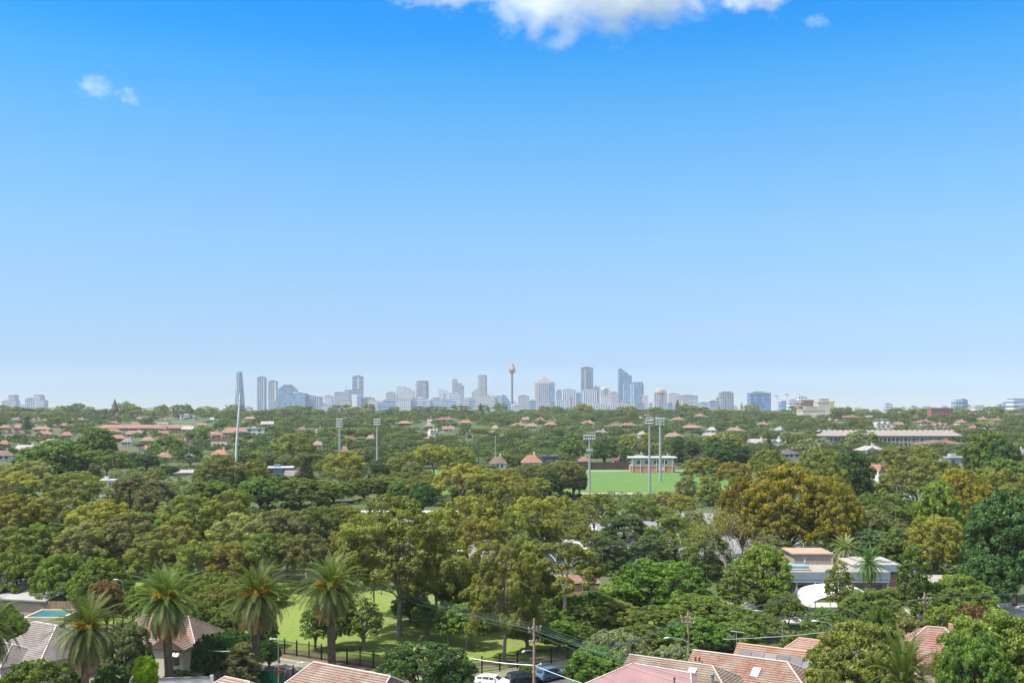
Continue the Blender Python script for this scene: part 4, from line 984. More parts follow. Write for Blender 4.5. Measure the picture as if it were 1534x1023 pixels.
h = empty('red_roof_house', (gx(1402, 128), 127, 0), 'house with a faded red hipped roof and pale metal panel behind the leafless tree', 'house', rz=R(-24))
mb = MB(); L = roof_wing(mb, -5.6, 5.6, -5.2, 5.2, 5.3, 8.9, 4.6, 4.6); put_ridge(h, (0, 0), 1402, 939, 8.9); L += roof_wing(mb, -9.4, -1.5, -8.5, -.5, 4.4, 6.9, 3.6, 3.6)
mb.build('roof', M['tiles'], h, (.46, .24, .20)); caps(L, h, (.60, .40, .36), .13); gutter(-5.6, 5.6, -5.2, 5.2, 5.3, h, (.6, .52, .48))
mb = MB(); mb.box(-5.2, 5.2, -4.8, 4.8, 0, 5.28); mb.box(-9.0, -5.2, -8.1, -.9, 0, 4.38); mb.build('walls', M['wall'], h, (.55, .48, .40))
MB().add([(2.0, -5.0, 5.55), (5.3, -5.0, 5.55), (4.4, -2.9, 7.0), (2.4, -2.9, 7.0), (2.0, -5.0, 5.63), (5.3, -5.0, 5.63), (4.4, -2.9, 7.08), (2.4, -2.9, 7.08)], [(4,5,6,7), (0,1,5,4), (1,2,6,5), (2,3,7,6), (3,0,4,7)]).build('metal_panel', M['metal'], h, (.62, .64, .64))
MB().box(1.4, 2.0, .6, 1.3, 7.2, 9.3).build('chimney', M['brick'], h); window(h, -2, -4.8, 2.6, 1.5, 1.4, '-y'); window(h, 2, -4.8, 2.6, 1.5, 1.4, '-y')

# bottom centre: pink tiled roof
h = empty('pink_roof_house', (gx(500, 113), 111.5, 0), 'pink tiled hip roof at the bottom, left of the dark round bush', 'house', rz=R(-33))
mb = MB(); L = roof_wing(mb, -6.2, 8.4, -5.8, 4.8, 3.4, 6.15, 1.6, 1.2); put_ridge(h, (-4.6, -.5), 470, 991, 6.15); mb.build('roof', M['tiles'], h, (.40, .26, .21)); caps(L, h, (.68, .54, .48), .14)
MB().box(-5.8, 8.0, -5.4, 4.4, 0, 3.38).build('walls', M['brick'], h); gutter(-6.2, 8.4, -5.8, 4.8, 3.4, h, (.6, .52, .48)); window(h, -3, -5.4, 1, 1.6, 1.3, '-y')
h = empty('tan_roof_house', (gx(338, 107), 103, 0), 'tan tiled gable roof tip at the bottom edge, right of the clipped conifer', 'house', rz=R(-33))
mb = MB(); L = roof_wing(mb, -5, 5, -6, 3.0, 3.2, 5.9, 3.0, 3.0); put_ridge(h, (-2, -1.5), 337, 1013, 5.9); mb.build('roof', M['tiles'], h, (.55, .40, .30)); caps(L, h, (.6, .48, .4), .12)
MB().box(-4.6, 4.6, -5.6, 2.6, 0, 3.18).build('walls', M['brick'], h); gutter(-5, 5, -6, 3, 3.2, h, (.6, .52, .48))

# cream house
h = empty('cream_house', (gx(262, 137), 139, 0), 'cream rendered house with terracotta roof and striped window awning behind the palm', 'house', rz=R(-8))
mb = MB(); L = roof_wing(mb, -7.2, 5.6, -3.5, 6.0, 4.0, 7.0, 2.6, 3.4); put_ridge(h, (-1, 1.25), 250, 922, 7.0); L += roof_wing(mb, -8.4, -2.2, -5.2, 1.0, 2.9, 4.4, 2.0, 0)
mb.build('roof', M['tiles'], h, (.40, .29, .24)); caps(L, h, (.50, .42, .37), .12)
gw = MB(); gw.M = Matrix.Translation((2.6, 0, 0)) @ Matrix.Rotation(R(90), 4, 'Z'); g2 = roof_wing(gw, -6.0, 2.0, -2.6, 2.9, 4.0, 5.75, 0, 2.4); gw.build('porch_roof', M['tiles'], h, (.48, .28, .22))
mb = MB(); mb.box(-6.8, 5.2, -3.1, 5.6, 0, 3.98); mb.box(.1, 4.8, -5.6, -3.1, 0, 4.0)
mb.add([(.1, -5.6, 4.0), (4.8, -5.6, 4.0), (2.45, -5.6, 5.45), (.1, -5.4, 4.0), (4.8, -5.4, 4.0), (2.45, -5.4, 5.45)], [(0, 1, 2), (3, 5, 4), (0, 2, 5, 3), (1, 4, 5, 2)])
mb.build('walls', M['wall'], h, (.66, .60, .47))
w_ = window(h, 3.5, -5.6, 1.9, 1.5, 1.35, '-y', (.5, .42, .34))
mb = MB()
for i in range(8): mb.M = None; x0 = 2.5 + i * .25; mb.add([(x0, -5.62, 3.8), (x0 + .25, -5.62, 3.8), (x0 + .25, -6.4, 3.25), (x0, -6.4, 3.25), (x0, -5.62, 3.76), (x0 + .25, -5.62, 3.76), (x0 + .25, -6.4, 3.21), (x0, -6.4, 3.21)], [(0,1,2,3), (7,6,5,4), (3,2,6,7), (0,3,7,4), (1,5,6,2)], i % 2)
aw = mb.build('striped_awning', [mat_plain('awning_white', (.72, .68, .6)), mat_plain('awning_brown', (.28, .16, .11))], h)
MB().box(-8.0, -3.0, -5.0, -4.85, 2.0, 2.6).build('verandah_beam', M['trim'], h, (.75, .73, .7)); MB().box(-7.6, -3.4, -3.25, -3.05, .1, 2.3).build('garage_door', M['wall'], h, (.05, .05, .05))
window(h, -5, -3.1, 2.6, 1, .9, '-y')

h = empty('grey_roof_house', (gx(48, 138), 137.5, 0), 'house with a grey striped tiled hip roof and dark vents at the left edge', 'house', rz=R(-30))
mb = MB(); L = roof_wing(mb, -7.5, 8.5, -6.5, 6.5, 3.3, 6.4, 5.6, 5.6); put_ridge(h, (-1.9, 0), 52, 931, 6.4); L += roof_wing(mb, -3.5, 5.5, -10.0, -2.0, 3.0, 4.9, 3.4, 3.4)
mb.build('roof', M['tiles'], h, (.30, .29, .295)); caps(L, h, (.62, .60, .58), .12)
mb = MB(); mb.box(-7.1, 8.1, -6.1, 6.1, 0, 3.28); mb.box(-3.1, 5.1, -9.6, -6.1, 0, 2.98); mb.build('walls', M['wall'], h, (.6, .52, .42)); gutter(-7.5, 8.5, -6.5, 6.5, 3.3, h, (.5, .48, .46))
for x, y in ((-3.6, -2.2), (-2.2, -3.4), (3.2, .6)):
    mb = MB(); mb.lathe([(.30, 5.1), (.30, 5.7), (.42, 5.72), (.42, 6.5), (.3, 6.55)], 12, (x, y)); mb.build('roof_vent', M['metal'], h, (.035, .035, .04))
window(h, 1, -9.6, 1, 1.4, 1.2, '-y')

# pool terrace and the pale sheds behind it
p = empty('swimming_pool', (gx(76, 172), 172.5, 0), 'teal swimming pool with a timber screen behind the grey tiled roof', 'pool')
mb = MB(); mb.box(-3.4, 3.6, -3.6, -3.1, 0, 1.15); mb.box(-3.4, 3.6, 3.0, 3.5, 0, 1.15); mb.box(-3.4, -2.9, -3.1, 3.0, 0, 1.15); mb.box(3.1, 3.6, -3.1, 3.0, 0, 1.15); mb.build('coping', M['wall'], p, (.55, .45, .33))
t = NT('pool_water'); nzw = t.n('ShaderNodeTexNoise', ins={'Scale': 2.5, 'Detail': 3.0}); bpw = t.n('ShaderNodeBump', ins={'Strength': .25, 'Distance': .1, 'Height': (nzw, 0)})
wm = t.out(t.n('ShaderNodeBsdfPrincipled', ins={'Base Color': (.02, .15, .16, 1), 'Roughness': .12, 'Normal': bpw}))
MB().quad([(-2.9, -3.1, 1.0), (3.1, -3.1, 1.0), (3.1, 3.0, 1.0), (-2.9, 3.0, 1.0)]).build('water', wm, p)
mb = MB(); 
for i in range(24): mb.box(-3.6 + i * .31, -3.33 + i * .31, 3.55, 3.62, 1.0, 2.5)
mb.build('timber_screen', M['timber'], p)
h = empty('pale_shed', (gx(40, 184), 184, 0), 'long building with a pale grey skillion roof and dark roof opening at the left', 'building', rz=R(-6))
mb = MB(); mb.add([(-11, -7.5, 2.9), (8.2, -7.5, 2.4), (8.2, 5, 3.3), (-11, 5, 4.6), (-11, -7.5, 3.15), (8.2, -7.5, 2.65), (8.2, 5, 3.55), (-11, 5, 4.85)], [(0,3,2,1), (0,1,5,4), (1,2,6,5), (2,3,7,6), (3,0,4,7)])
mb.quad([(-11, -7.5, 3.15), (8.2, -7.5, 2.65), (8.2, 5, 3.55), (-11, 5, 4.85)], 0, [(0, 0), (19, 0), (19, 12), (0, 12)]); mb.build('roof', M['ribbed'], h, (.46, .45, .44))
MB().box(-10.6, 7.8, -6.9, 4.6, 0, 2.38).build('walls', M['wall'], h, (.5, .42, .30))
MB().add([(-4.5, -3.5, 3.45), (.8, -4.2, 3.25), (.8, -2.6, 3.9), (-.4, -1.2, 4.4), (-4.5, -3.45, 3.5), (.8, -4.1, 3.3), (.8, -2.5, 3.95), (-.4, -1.1, 4.45)], [(0,1,2,3), (7,6,5,4), (0,4,5,1), (1,5,6,2), (2,6,7,3), (3,7,4,0)]).build('roof_opening', M['wall'], h, (.06, .06, .06))
h = empty('red_roof_house', (gx(-8, 190), 195, 0), 'red tiled roof corner above the pale skillion roof at the left edge', 'house', rz=R(-25))
mb = MB(); L = roof_wing(mb, -7, 6.5, -6, 6, 3.4, 6.4, 4, 5); mb.build('roof', M['tiles'], h, (.34, .11, .09)); caps(L, h, (.42, .2, .16), .13); MB().box(-6.6, 6.1, -5.6, 5.6, 0, 3.38).build('walls', M['brick'], h)
t_ = empty('water_tank', (gx(17, 165), 165, 0), 'round grey water tank behind the garden bushes at the left edge', 'tank')
mb = MB(); mb.lathe([(1.9, 0), (1.9, .6), (1.94, .62), (1.9, .66), (1.9, 1.4), (1.94, 1.42), (1.9, 1.46), (1.9, 2.3), (1.2, 2.6)], 24); mb.build('shell', M['metal'], t_, (.22, .23, .26)); MB().lathe([(1.25, 2.6), (.3, 2.85)], 20).build('lid', M['metal'], t_, (.3, .3, .33))

# ------------------------------------------------------------------ school, sail, small park buildings
s = empty('school_building', (gx(1245, 191), 191, 0), 'low flat roofed school block with blue grey fascia and timber rooftop room', 'building')
def flat_block(x0, x1, y0, y1, zt, par, fascia=1.35):
    MB().box(x0, x1, y0, y1, zt - .22, zt).build('roof', mat_flat, par, (.36, .325, .28))
    MB().box(x0 - .06, x1 + .06, y0 - .12, y0 - .003, zt - fascia, zt + .12).build('fascia', M['wall'], par, (.25, .32, .34))
    MB().box(x1 + .003, x1 + .12, y0 - .003, y1, zt - fascia, zt + .12).build('fascia', M['wall'], par, (.25, .32, .34))
    MB().box(x0 + .2, x1 - .2, y0 + 1.6, y1 - .2, 0, zt - .23).build('walls', M['wall'], par, (.50, .40, .32))
    MB().box(x0, x1, y0 - .05, y0 + .12, zt - fascia - .5, zt - fascia - .003).build('window_band', M['wall'], par, (.36, .48, .55))
    n = int((x1 - x0) / 3.2)
    for i in range(n + 1):
        xx = x0 + .3 + (x1 - x0 - .6) * i / n; MB().box(xx - .16, xx + .16, y0 + .15, y0 + .45, 0, zt - fascia - .5).build('pillar', M['wall'], par, (.6, .57, .5))
    for i in range(n): xx = x0 + .3 + (x1 - x0 - .6) * (i + .5) / n; window(par, xx, y0 + 1.6, .9, 2.2, 1.7, '-y', (.3, .3, .3))
mat_flat = mat_objcol('flat_roofing', .9, .25, .3)
ox = gx(1245, 191)
flat_block(gx(1135, 191) - ox, gx(1330, 191) - ox, -1, 12, 5.3, s)
u = MB().box(gx(1184, 203) - ox, gx(1239, 203) - ox, 9, 17, 5.3, 7.25).build('rooftop_room', mat_bark('grey_cladding', (.20, .17, .14), (.30, .27, .23), 4.), s)
MB().box(gx(1182, 203) - ox - .2, gx(1240, 203) - ox + .2, 8.7, 17.2, 7.253, 7.55).build('room_roof', M['wall'], s, (.42, .30, .21))
MB().box(gx(1238, 203) - ox, gx(1241, 203) - ox, 8.85, 9.2, 5.3, 7.25).build('corner_post', M['wall'], s, (.55, .36, .24))
for pxx in (1199,): MB().box(gx(pxx, 203) - ox - .15, gx(pxx, 203) - ox + .15, 8.93, 9.02, 5.6, 6.6).build('vent', M['trim'], s, (.7, .7, .65))
mb = MB(); mb.box(gx(1182, 194) - ox, gx(1214, 194) - ox, 4.0, 7, 5.31, 5.75); mb.build('roof_upstand', M['wall'], s, (.24, .36, .40)); MB().box(gx(1182, 192) - ox, gx(1216, 192) - ox, 1.0, 2.2, 5.31, 5.5).build('roof_kerb', M['wall'], s, (.3, .26, .22))
s2 = empty('school_wing', (gx(1330, 197), 200, 0), 'school wing with blue grey fascia and red brick end wall right of the fan palm', 'building')
ox2 = gx(1330, 197)
MB().box(-7, 2.2, -4, 6, 5.5, 5.75).build('roof', mat_flat, s2, (.42, .38, .33)); MB().box(-7.1, 2.3, -4.12, -4.003, 4.5, 5.9).build('fascia', M['wall'], s2, (.27, .37, .41)); MB().box(2.203, 2.32, -4, 6, 4.5, 5.9).build('fascia', M['wall'], s2, (.24, .33, .37))
MB().box(-6.8, 2.0, -3.4, 5.8, 0, 5.48).build('walls', M['brick'], s2); MB().box(-3.4, -2.9, -4.3, -3.5, 0, 4.5).build('pillar', M['wall'], s2, (.6, .56, .5)); window(s2, -5, -3.4, 2.2, 1.6, 1.4, '-y')
MB().add([(2.0, -5.2, 2.6), (5.6, -6.0, .6), (5.6, -6.0, 1.9), (2.0, -5.2, 3.9), (2.0, -5.0, 2.6), (5.6, -5.8, .6), (5.6, -5.8, 1.9), (2.0, -5.0, 3.9)], [(0,1,2,3), (7,6,5,4), (0,3,7,4), (1,5,6,2), (3,2,6,7), (0,4,5,1)]).build('ramp_panel', M['wall'], s2, (.36, .46, .50))
MB().box(-5, 1.5, -1, 5, 5.753, 6.15).build('roof_deck', mat_flat, s2, (.44, .41, .35))
s3 = empty('school_annex', (gx(1425, 180), 180, 0), 'separate flat school annex with white pillars at the right, below the dark green tree', 'building')
flat_block(gx(1388, 180) - gx(1425, 180), gx(1475, 180) - gx(1425, 180), -1, 8, 5.2, s3, 1.0); MB().box(-4.4, -2.8, 4, 6, 5.203, 6.3).build('roof_hatch', M['wall'], s3, (.34, .46, .52))

sa = empty('shade_sail', (gx(1250, 178), 178, 0), 'bright white arched shade sail in the school yard', 'shade sail')
nu, nv = 22, 12; V = []
for j in range(nv + 1):
    for i in range(nu + 1):
        u_, v_ = i / nu, j / nv; x = (u_ - .5) * 12.8; y = (v_ - .5) * 9
        V.append((x, y, 2.3 + 2.7 * (1 - (2 * u_ - 1) ** 2) ** .55 * (.82 + .18 * math.sin(math.pi * v_)) + .25 * math.sin(math.pi * v_) - .7 * (1 - u_) * (1 - v_)))
Q = [(j*(nu+1)+i, j*(nu+1)+i+1, (j+1)*(nu+1)+i+1, (j+1)*(nu+1)+i) for j in range(nv) for i in range(nu)]
sm = np_mesh('sail_cloth', np.array(V), np.array(Q), mat_plain('white_membrane', (.62, .62, .62), .6, var=.05), smooth=True)
so_ = inst('canopy', sm, sa); md = so_.modifiers.new('thickness', 'SOLIDIFY'); md.thickness = .04
for x in (-6.3, -2.1, 2.1, 6.3):
    for y in (-4.3, 4.3):
        mb = MB(); mb.tube([(x, y, 0), (x, y, 2.3 + (0 if abs(x) > 5 else 2.4))], .07, 8); mb.build('post', M['metal'], sa, (.6, .6, .6))
h = empty('amenities_block', (gx(745, 188), 189, 0), 'low dark grey park building with a flat tan roof behind the gum trunks', 'building', rz=R(4))
MB().box(-7.5, 5.5, -2.4, 2.4, 0, 2.6).build('walls', M['wall'], h, (.075, .075, .08)); MB().box(-8.2, 6.2, -3.0, 3.0, 2.603, 2.9).build('roof', mat_flat, h, (.52, .42, .33)); MB().box(1.2, 2.2, -2.46, -2.403, .05, 2.1).build('door', M['wall'], h, (.3, .3, .3))
for k in (-5, -2): window(h, k, -2.4, 1.6, 1.2, .6, '-y')
h = empty('club_hut', (gx(862, 196), 197, 0), 'small brick hut with a reddish roof behind the white trunked gum', 'building')
mb = MB(); roof_wing(mb, -5, 5, -3.2, 3.2, 2.6, 3.7, 1.5, 1.5); mb.build('roof', M['tiles'], h, (.46, .27, .19)); MB().box(-4.6, 4.6, -2.8, 2.8, 0, 2.58).build('walls', M['brick'], h); window(h, 2, -2.8, 1, 1.4, 1.1, '-y')
w = empty('concrete_wall', (gx(450, 214), 214, 0), 'pale concrete wall at the far left end of the park lawn', 'wall')
MB().box(-6, 5, -.15, .15, 0, 1.9).build('slab', M['wall'], w, (.62, .54, .44)); MB().box(-6.1, 5.1, -.22, .22, 1.903, 2.05).build('coping', M['wall'], w, (.68, .6, .5))
h = empty('white_hall', (gx(850, 236), 238, 0), 'long white roofed hall glimpsed through the dark sheoaks', 'building')
mb = MB(); roof_wing(mb, -15, 26, -6, 6, 4.0, 5.4); mb.build('roof', M['ribbed'], h, (.72, .72, .72)); MB().box(-14.6, 25.6, -5.6, 5.6, 0, 3.98).build('walls', M['wall'], h, (.30, .42, .52))
for k in range(8): window(h, -12 + k * 5, -5.6, 1.2, 2.2, 1.5, '-y')
h = empty('white_canopy_shed', (gx(640, 320), 320, 0), 'long white carport roof behind the top of the tallest gum', 'building')
mb = MB(); mb.box(-28, 14, -4, 4, 3.4, 3.7); mb.build('roof', M['wall'], h, (.74, .74, .75))
for k in range(8): mb = MB(); mb.tube([(-27 + k * 5.7, -3.6, 0), (-27 + k * 5.7, -3.6, 3.4)], .1, 6); mb.build('post', M['metal'], h, (.6, .6, .6))

# ------------------------------------------------------------------ park fence
def fence(a, b, label, n):
    a = Vector(a); b = Vector(b); d = (b - a); L = d.length
    e = empty('park_fence', (a.x, a.y, 0), label, 'fence', 'black steel park fences', math.atan2(d.y, d.x))
    m = (.02, .024, .02)
    for z in (.25, 1.95): MB().box(0, L, -.025, .025, z, z + .06).build('rail', M['metal'], e, m)
    mb = MB(); k = int(L / .16)
    for i in range(k): x = L * (i + .5) / k; mb.box(x - .013, x + .013, -.013, .013, .1, 2.12)
    mb.build('pickets', M['metal'], e, m)
    for i in range(n + 1): x = L * i / n; mb = MB(); mb.box(x - .07, x + .07, -.07, .07, 0, 2.35); mb.box(x - .09, x + .09, -.09, .09, 2.353, 2.42); mb.build('post', M['metal'], e, m)
fence((-66, 165.8), (-9.2, 134.1), 'black steel picket fence along the left side of the park lawn', 28)
fence((-9.0, 134.1), (30, 158), 'black steel picket fence behind the parked cars', 16)
# green metal fence and white wall
f = empty('green_fence', (gx(384, 131), 131, 0), 'dark green sheet metal fence at the foot of the third palm', 'fence', rz=R(-6))
MB().box(-1, 3.7, -.03, .03, 0, 2.1).build('panel', M['metal'], f, (.015, .085, .05))
for x in (-1, .6, 2.15, 3.7): MB().box(x - .05, x + .05, -.06, .06, 0, 2.2).build('post', M['metal'], f, (.015, .075, .045))
w = empty('garden_wall', (gx(276, 126), 126, 0), 'white rendered garden wall in front of the cream house', 'wall', rz=R(5))
MB().box(-3.4, 3.2, -.12, .12, 0, 2.35).build('panel', M['wall'], w, (.74, .74, .73)); MB().box(-3.5, 3.3, -.17, .17, 2.353, 2.5).build('coping', M['wall'], w, (.25, .24, .22)); MB().box(3.2, 3.6, -.2, .2, 0, 2.7).build('pier', M['wall'], w, (.76, .76, .75))

# ------------------------------------------------------------------ poles, lamps, wires
def power_pole(px, D, ytop, label, arms, rz=0.5):
    x = gx(px, D); zt = gz(ytop, D)
    e = empty('power_pole', (x, D, 0), label, 'power pole', 'timber power poles', rz)
    mb = MB(); mb.tube([(0, 0, -.2), (0, 0, zt * .5), (0, 0, zt)], [.20, .17, .13], 10); mb.build('pole', M['timber'], e)
    for (dz, w) in arms:
        a = MB().box(-w/2, w/2, -.2, -.1, zt - dz - .06, zt - dz + .06).build('crossarm', M['timber'], e)
        for k in range(4):
            xx = -w/2 + .12 + (w - .24) * k / 3; mb = MB(); mb.lathe([(.03, zt - dz + .06), (.07, zt - dz + .1), (.05, zt - dz + .16), (.075, zt - dz + .2), (.03, zt - dz + .27)], 8, (xx, -.15)); mb.build('insulator', M['trim'], a, (.75, .75, .72))
    return e, x, zt
p1, x1, z1 = power_pole(800, 128, 926, 'near timber power pole in front of the parked cars', [(1.25, 2.1), (1.6, 1.9), (2.9, 1.9)], .6)
p2, x2, z2 = power_pole(1031, 136, 915, 'timber power pole behind the orange tiled roofs, wires fanning left', [(.9, 2.2), (1.5, 1.9)], -.5)
p3, x3, z3 = power_pole(1385, 145, 887, 'pale grey power pole in front of the school annex', [(.9, 2.3), (1.6, 2.0)], .2)
def lamp_arm(pole, z, dx, dy, dz):
    mb = MB(); mb.tube([(0, -.15, z), (dx * .3, dy * .3, z + dz * .55), (dx * .65, dy * .65, z + dz * .9), (dx, dy, z + dz)], [.055, .05, .045, .04], 8)
    a = mb.build('lamp_arm', M['metal'], pole, (.66, .68, .70))
    mb = MB(); d = Vector((dx, dy, 0)).normalized(); c = Vector((dx, dy, z + dz))
    mb.tube([c - d * .1, c + d * .15, c + d * .5, c + d * .75], [.07, .15, .14, .04], 8); mb.build('lamp_head', M['trim'], a, (.78, .80, .80))
lamp_arm(p1, 5.1, -2.3, -1.2, .75); lamp_arm(p2, 4.6, -2.0, -2.2, .8)
mb = MB(); mb.tube([(.2, -.3, 3.5), (.5, -.3, 3.6)], .05, 6); mb.lathe([(.08, 3.3), (.17, 3.4), (.17, 3.7), (.08, 3.8)], 10, (.75, -.4)); mb.build('cable_joint_box', M['metal'], p1, (.7, .72, .72))
mb = MB(); mb.box(-.3, -.1, -.35, -.1, 5.2, 6.0); mb.build('switch_box', M['metal'], p2, (.03, .03, .035))
def street_lamp(px, D, ytop, arm, label, pole=True):
    x = gx(px, D); zt = gz(ytop, D); e = empty('street_lamp', (x, D, 0), label, 'street lamp', 'street lamps')
    mb = MB(); mb.tube([(0, 0, 0), (0, 0, zt - .5)], [.07, .045], 10); mb.build('pole', M['metal'], e, (.40, .42, .42))
    mb = MB(); mb.tube([(0, 0, zt - .55), (arm * .35, 0, zt - .15), (arm, 0, zt)], [.045, .035, .03], 8); a = mb.build('lamp_arm', M['metal'], e, (.62, .64, .66))
    s_ = 1 if arm > 0 else -1
    mb = MB(); mb.tube([(arm - .05 * s_, 0, zt), (arm + .2 * s_, 0, zt + .02), (arm + .6 * s_, 0, zt + .03), (arm + .8 * s_, 0, zt + .02)], [.05, .11, .10, .04], 8); mb.build('lamp_head', M['trim'], e, (.76, .78, .78))
street_lamp(1246, 131, 930, -1.9, 'street lamp arm reaching left above the small orange roof')
street_lamp(1172, 146, 925, 1.6, 'street lamp among the trees right of the orange roofs')
street_lamp(412, 131, 992, 3.4, 'slim lamp post with a long arm over the road by the green fence')
street_lamp(417, 129.5, 957, -.35, 'thin metal post standing between the palm and the green fence')
street_lamp(184, 168, 868, -.8, 'thin blue grey pole beside the reddish magnolia')
def wires(name, pts, offs, label, r=.016, sag=.4, c=(.10, .16, .13)):
    mb = MB()
    for (ox_, oz_) in offs:
        line = []
        for (a, b) in zip(pts[:-1], pts[1:]):
            a = Vector(a); b = Vector(b)
            for k in range(11):
                t_ = k / 10; p = a.lerp(b, t_) + Vector((ox_, ox_ * .6, oz_ - sag * 4 * t_ * (1 - t_))); line.append(p)
        mb.tube(line, r, 4, smooth=False)
    o = mb.build(name, M['metal'], None, c); tag(o, label, 'wire', 'overhead wires'); return o
wires('power_line', [(-26, 168, 8.2), (x1, 128, z1 - 1.1), (24, 100, 8.0)], [(-.9, 0), (-.35, .05), (.3, 0), (.85, .05)], 'bundle of green grey overhead wires crossing the near power pole')
wires('power_line', [(-26, 168, 7.2), (x1, 128, z1 - 1.6), (24, 100, 7.1)], [(-.8, 0), (.3, 0), (.8, 0)], 'lower strand of overhead wires just under the bundle on the near pole', .02)
wires('service_cable', [(-12, 132, 5.0), (x1, 128, 3.5), (17, 112, 3.3)], [(0, 0)], 'thick white service cable sloping down from the near power pole', .035, .5, (.7, .72, .72))
wires('power_line', [(11, 118, 8.0), (x2, 136, z2 - .8), (44, 150, 8.6)], [(-.9, 0), (-.3, 0), (.3, 0), (.9, 0)], 'overhead wires fanning out from the pole behind the orange roofs', .022)
wires('power_line', [(34, 132, 8.5), (x3, 145, z3 - .9), (95, 158, 9)], [(-.9, 0), (0, 0), (.9, 0)], 'faint overhead wires on the pale grey pole by the school annex', .02)
wires('service_cable', [(27, 128, 6.8), (43, 131, 7.3)], [(0, 0)], 'white cable running left from the lamp above the small orange roof', .035, .2, (.65, .67, .68))
wires('service_cable', [(gx(285, 131), 131, 5.2), (gx(345, 128), 128, 5.3)], [(0, 0)], 'pale service cable from the cream house to the right', .035, .25, (.6, .7, .66))

# ------------------------------------------------------------------ cars
def car(x, y, rz, paint, label, kind='suv', z=0.02, group='cars parked at the kerb'):
    e = empty('parked_car', (x, y, z), label, 'car', group, rz)
    if not hasattr(car, 'cache'):
        car.cache = {}
    if kind not in car.cache:
        # stations along x (front = +x): x, half width, sill, belt, roof half width, roof z
        suv = kind == 'suv'
        st = [(-2.25, .80, .42, .80, .70, .86), (-2.18, .86, .36, .98, .66, 1.12), (-1.95, .89, .30, 1.02, .62, 1.62 if suv else 1.30), (-1.2, .91, .28, 1.01, .64, 1.68 if suv else 1.43), (-.2, .91, .28, .99, .64, 1.68 if suv else 1.46),
              (.45, .91, .28, .97, .63, 1.60 if suv else 1.40), (1.15, .90, .28, .96, .72, 1.03), (1.75, .87, .30, .90, .70, .94), (2.15, .80, .36, .78, .62, .82), (2.28, .70, .42, .66, .55, .70)]
        V = []; F = []
        for (xx, w, s0, b, rw, rz_) in st:
            zm = (s0 + b) / 2
            V += [(xx, -w * .92, s0), (xx, -w, zm), (xx, -w * .96, b), (xx, -rw, rz_), (xx, rw, rz_), (xx, w * .96, b), (xx, w, zm), (xx, w * .92, s0)]
        for i in range(len(st) - 1):
            for k in range(8): F.append((i*8 + k, i*8 + (k+1) % 8, (i+1)*8 + (k+1) % 8, (i+1)*8 + k))
        F += [tuple(range(7, -1, -1)), tuple(range((len(st)-1)*8, len(st)*8))]
        body = MB().add(V, F, 0, smooth=False)
        bm_ = body.mesh('car_body', paintmat)
        def glassq(i0, i1, side):
            q = []
            for i, top in ((i0, 0), (i1, 0), (i1, 1), (i0, 1)):
                xx, w, s0, b, rw, rz_ = st[i]; lo = Vector((xx, side * w * .96, b)); hi = Vector((xx, side * rw, rz_)); q.append(lo.lerp(hi, .88 if top else .12) + Vector((0, side * .02, .01)))
            return q
        gl = MB()
        for s in (-1, 1):
            for i0, i1 in ((2, 3), (3, 4), (4, 5)):
                q = glassq(i0, i1, s); a = q[0].lerp(q[1], .04), q[0].lerp(q[1], .96), q[3].lerp(q[2], .96), q[3].lerp(q[2], .04); gl.quad(a if s < 0 else a[::-1])
            q = glassq(5, 6, s); gl.quad((q[0].lerp(q[1], .05), q[0].lerp(q[1], .8), q[3].lerp(q[2], .25), q[3].lerp(q[2], .05)))
        def cross(i0, i1, t0, t1, k=.9):
            a, b = st[i0], st[i1]; lo = Vector((b[0], 0, b[5])); hi = Vector((a[0], 0, a[5])); p0 = lo.lerp(hi, t0); p1 = lo.lerp(hi, t1); w0 = b[4] + (a[4] - b[4]) * t0; w1 = b[4] + (a[4] - b[4]) * t1
            n = Vector((0, 0, .015)) + Vector((.02 if b[0] > 0 else -.02, 0, 0)); return [p0 + n + Vector((0, -w0 * k, 0)), p0 + n + Vector((0, w0 * k, 0)), p1 + n + Vector((0, w1 * k, 0)), p1 + n + Vector((0, -w1 * k, 0))]
        gl.quad(cross(5, 6, .1, .92)); gl.quad(cross(2, 1, .1, .85)[::-1])
        gm = gl.mesh('car_windows', M['glass'])
        ty = MB(); ty.M = Matrix.Rotation(R(90), 4, 'X'); ty.lathe([(.20, -.11), (.33, -.11), (.35, -.07), (.35, .07), (.33, .11), (.20, .11)], 20); tym = ty.mesh('car_tyre', mat_plain('rubber', (.02, .02, .02), .9))
        ri = MB(); ri.M = Matrix.Rotation(R(90), 4, 'X'); ri.lathe([(.05, -.115), (.215, -.10), (.215, .10), (.05, .115)], 10); rim = ri.mesh('car_rim', M['metal'])
        hl = MB().box(2.12, 2.24, -.72, -.48, .66, .80).mesh('car_headlight', M['trim']); hr = MB().box(2.12, 2.24, .48, .72, .66, .80).mesh('car_headlight', M['trim'])
        tl = MB().box(-2.24, -2.1, -.84, -.62, .86, 1.06).mesh('car_taillight', M['trim']); tr = MB().box(-2.24, -2.1, .62, .84, .86, 1.06).mesh('car_taillight', M['trim'])
        npl = MB().box(-2.29, -2.24, -.22, .22, .62, .74).mesh('car_plate', M['trim']); mi = MB().box(.5, .7, -1.06, -.90, .98, 1.14).mesh('car_mirror', paintmat); mi2 = MB().box(.5, .7, .90, 1.06, .98, 1.14).mesh('car_mirror', paintmat)
        bu = MB(); bu.box(2.2, 2.32, -.62, .62, .40, .52); bum = bu.mesh('car_bumper', mat_plain('car_trim', (.03, .03, .03))); 
        car.cache[kind] = (bm_, gm, tym, rim, hl, hr, tl, tr, npl, mi, mi2, bum)
    bm_, gm, tym, rim, hl, hr, tl, tr, npl, mi, mi2, bum = car.cache[kind]
    inst('body', bm_, e, paint); inst('windows', gm, e)
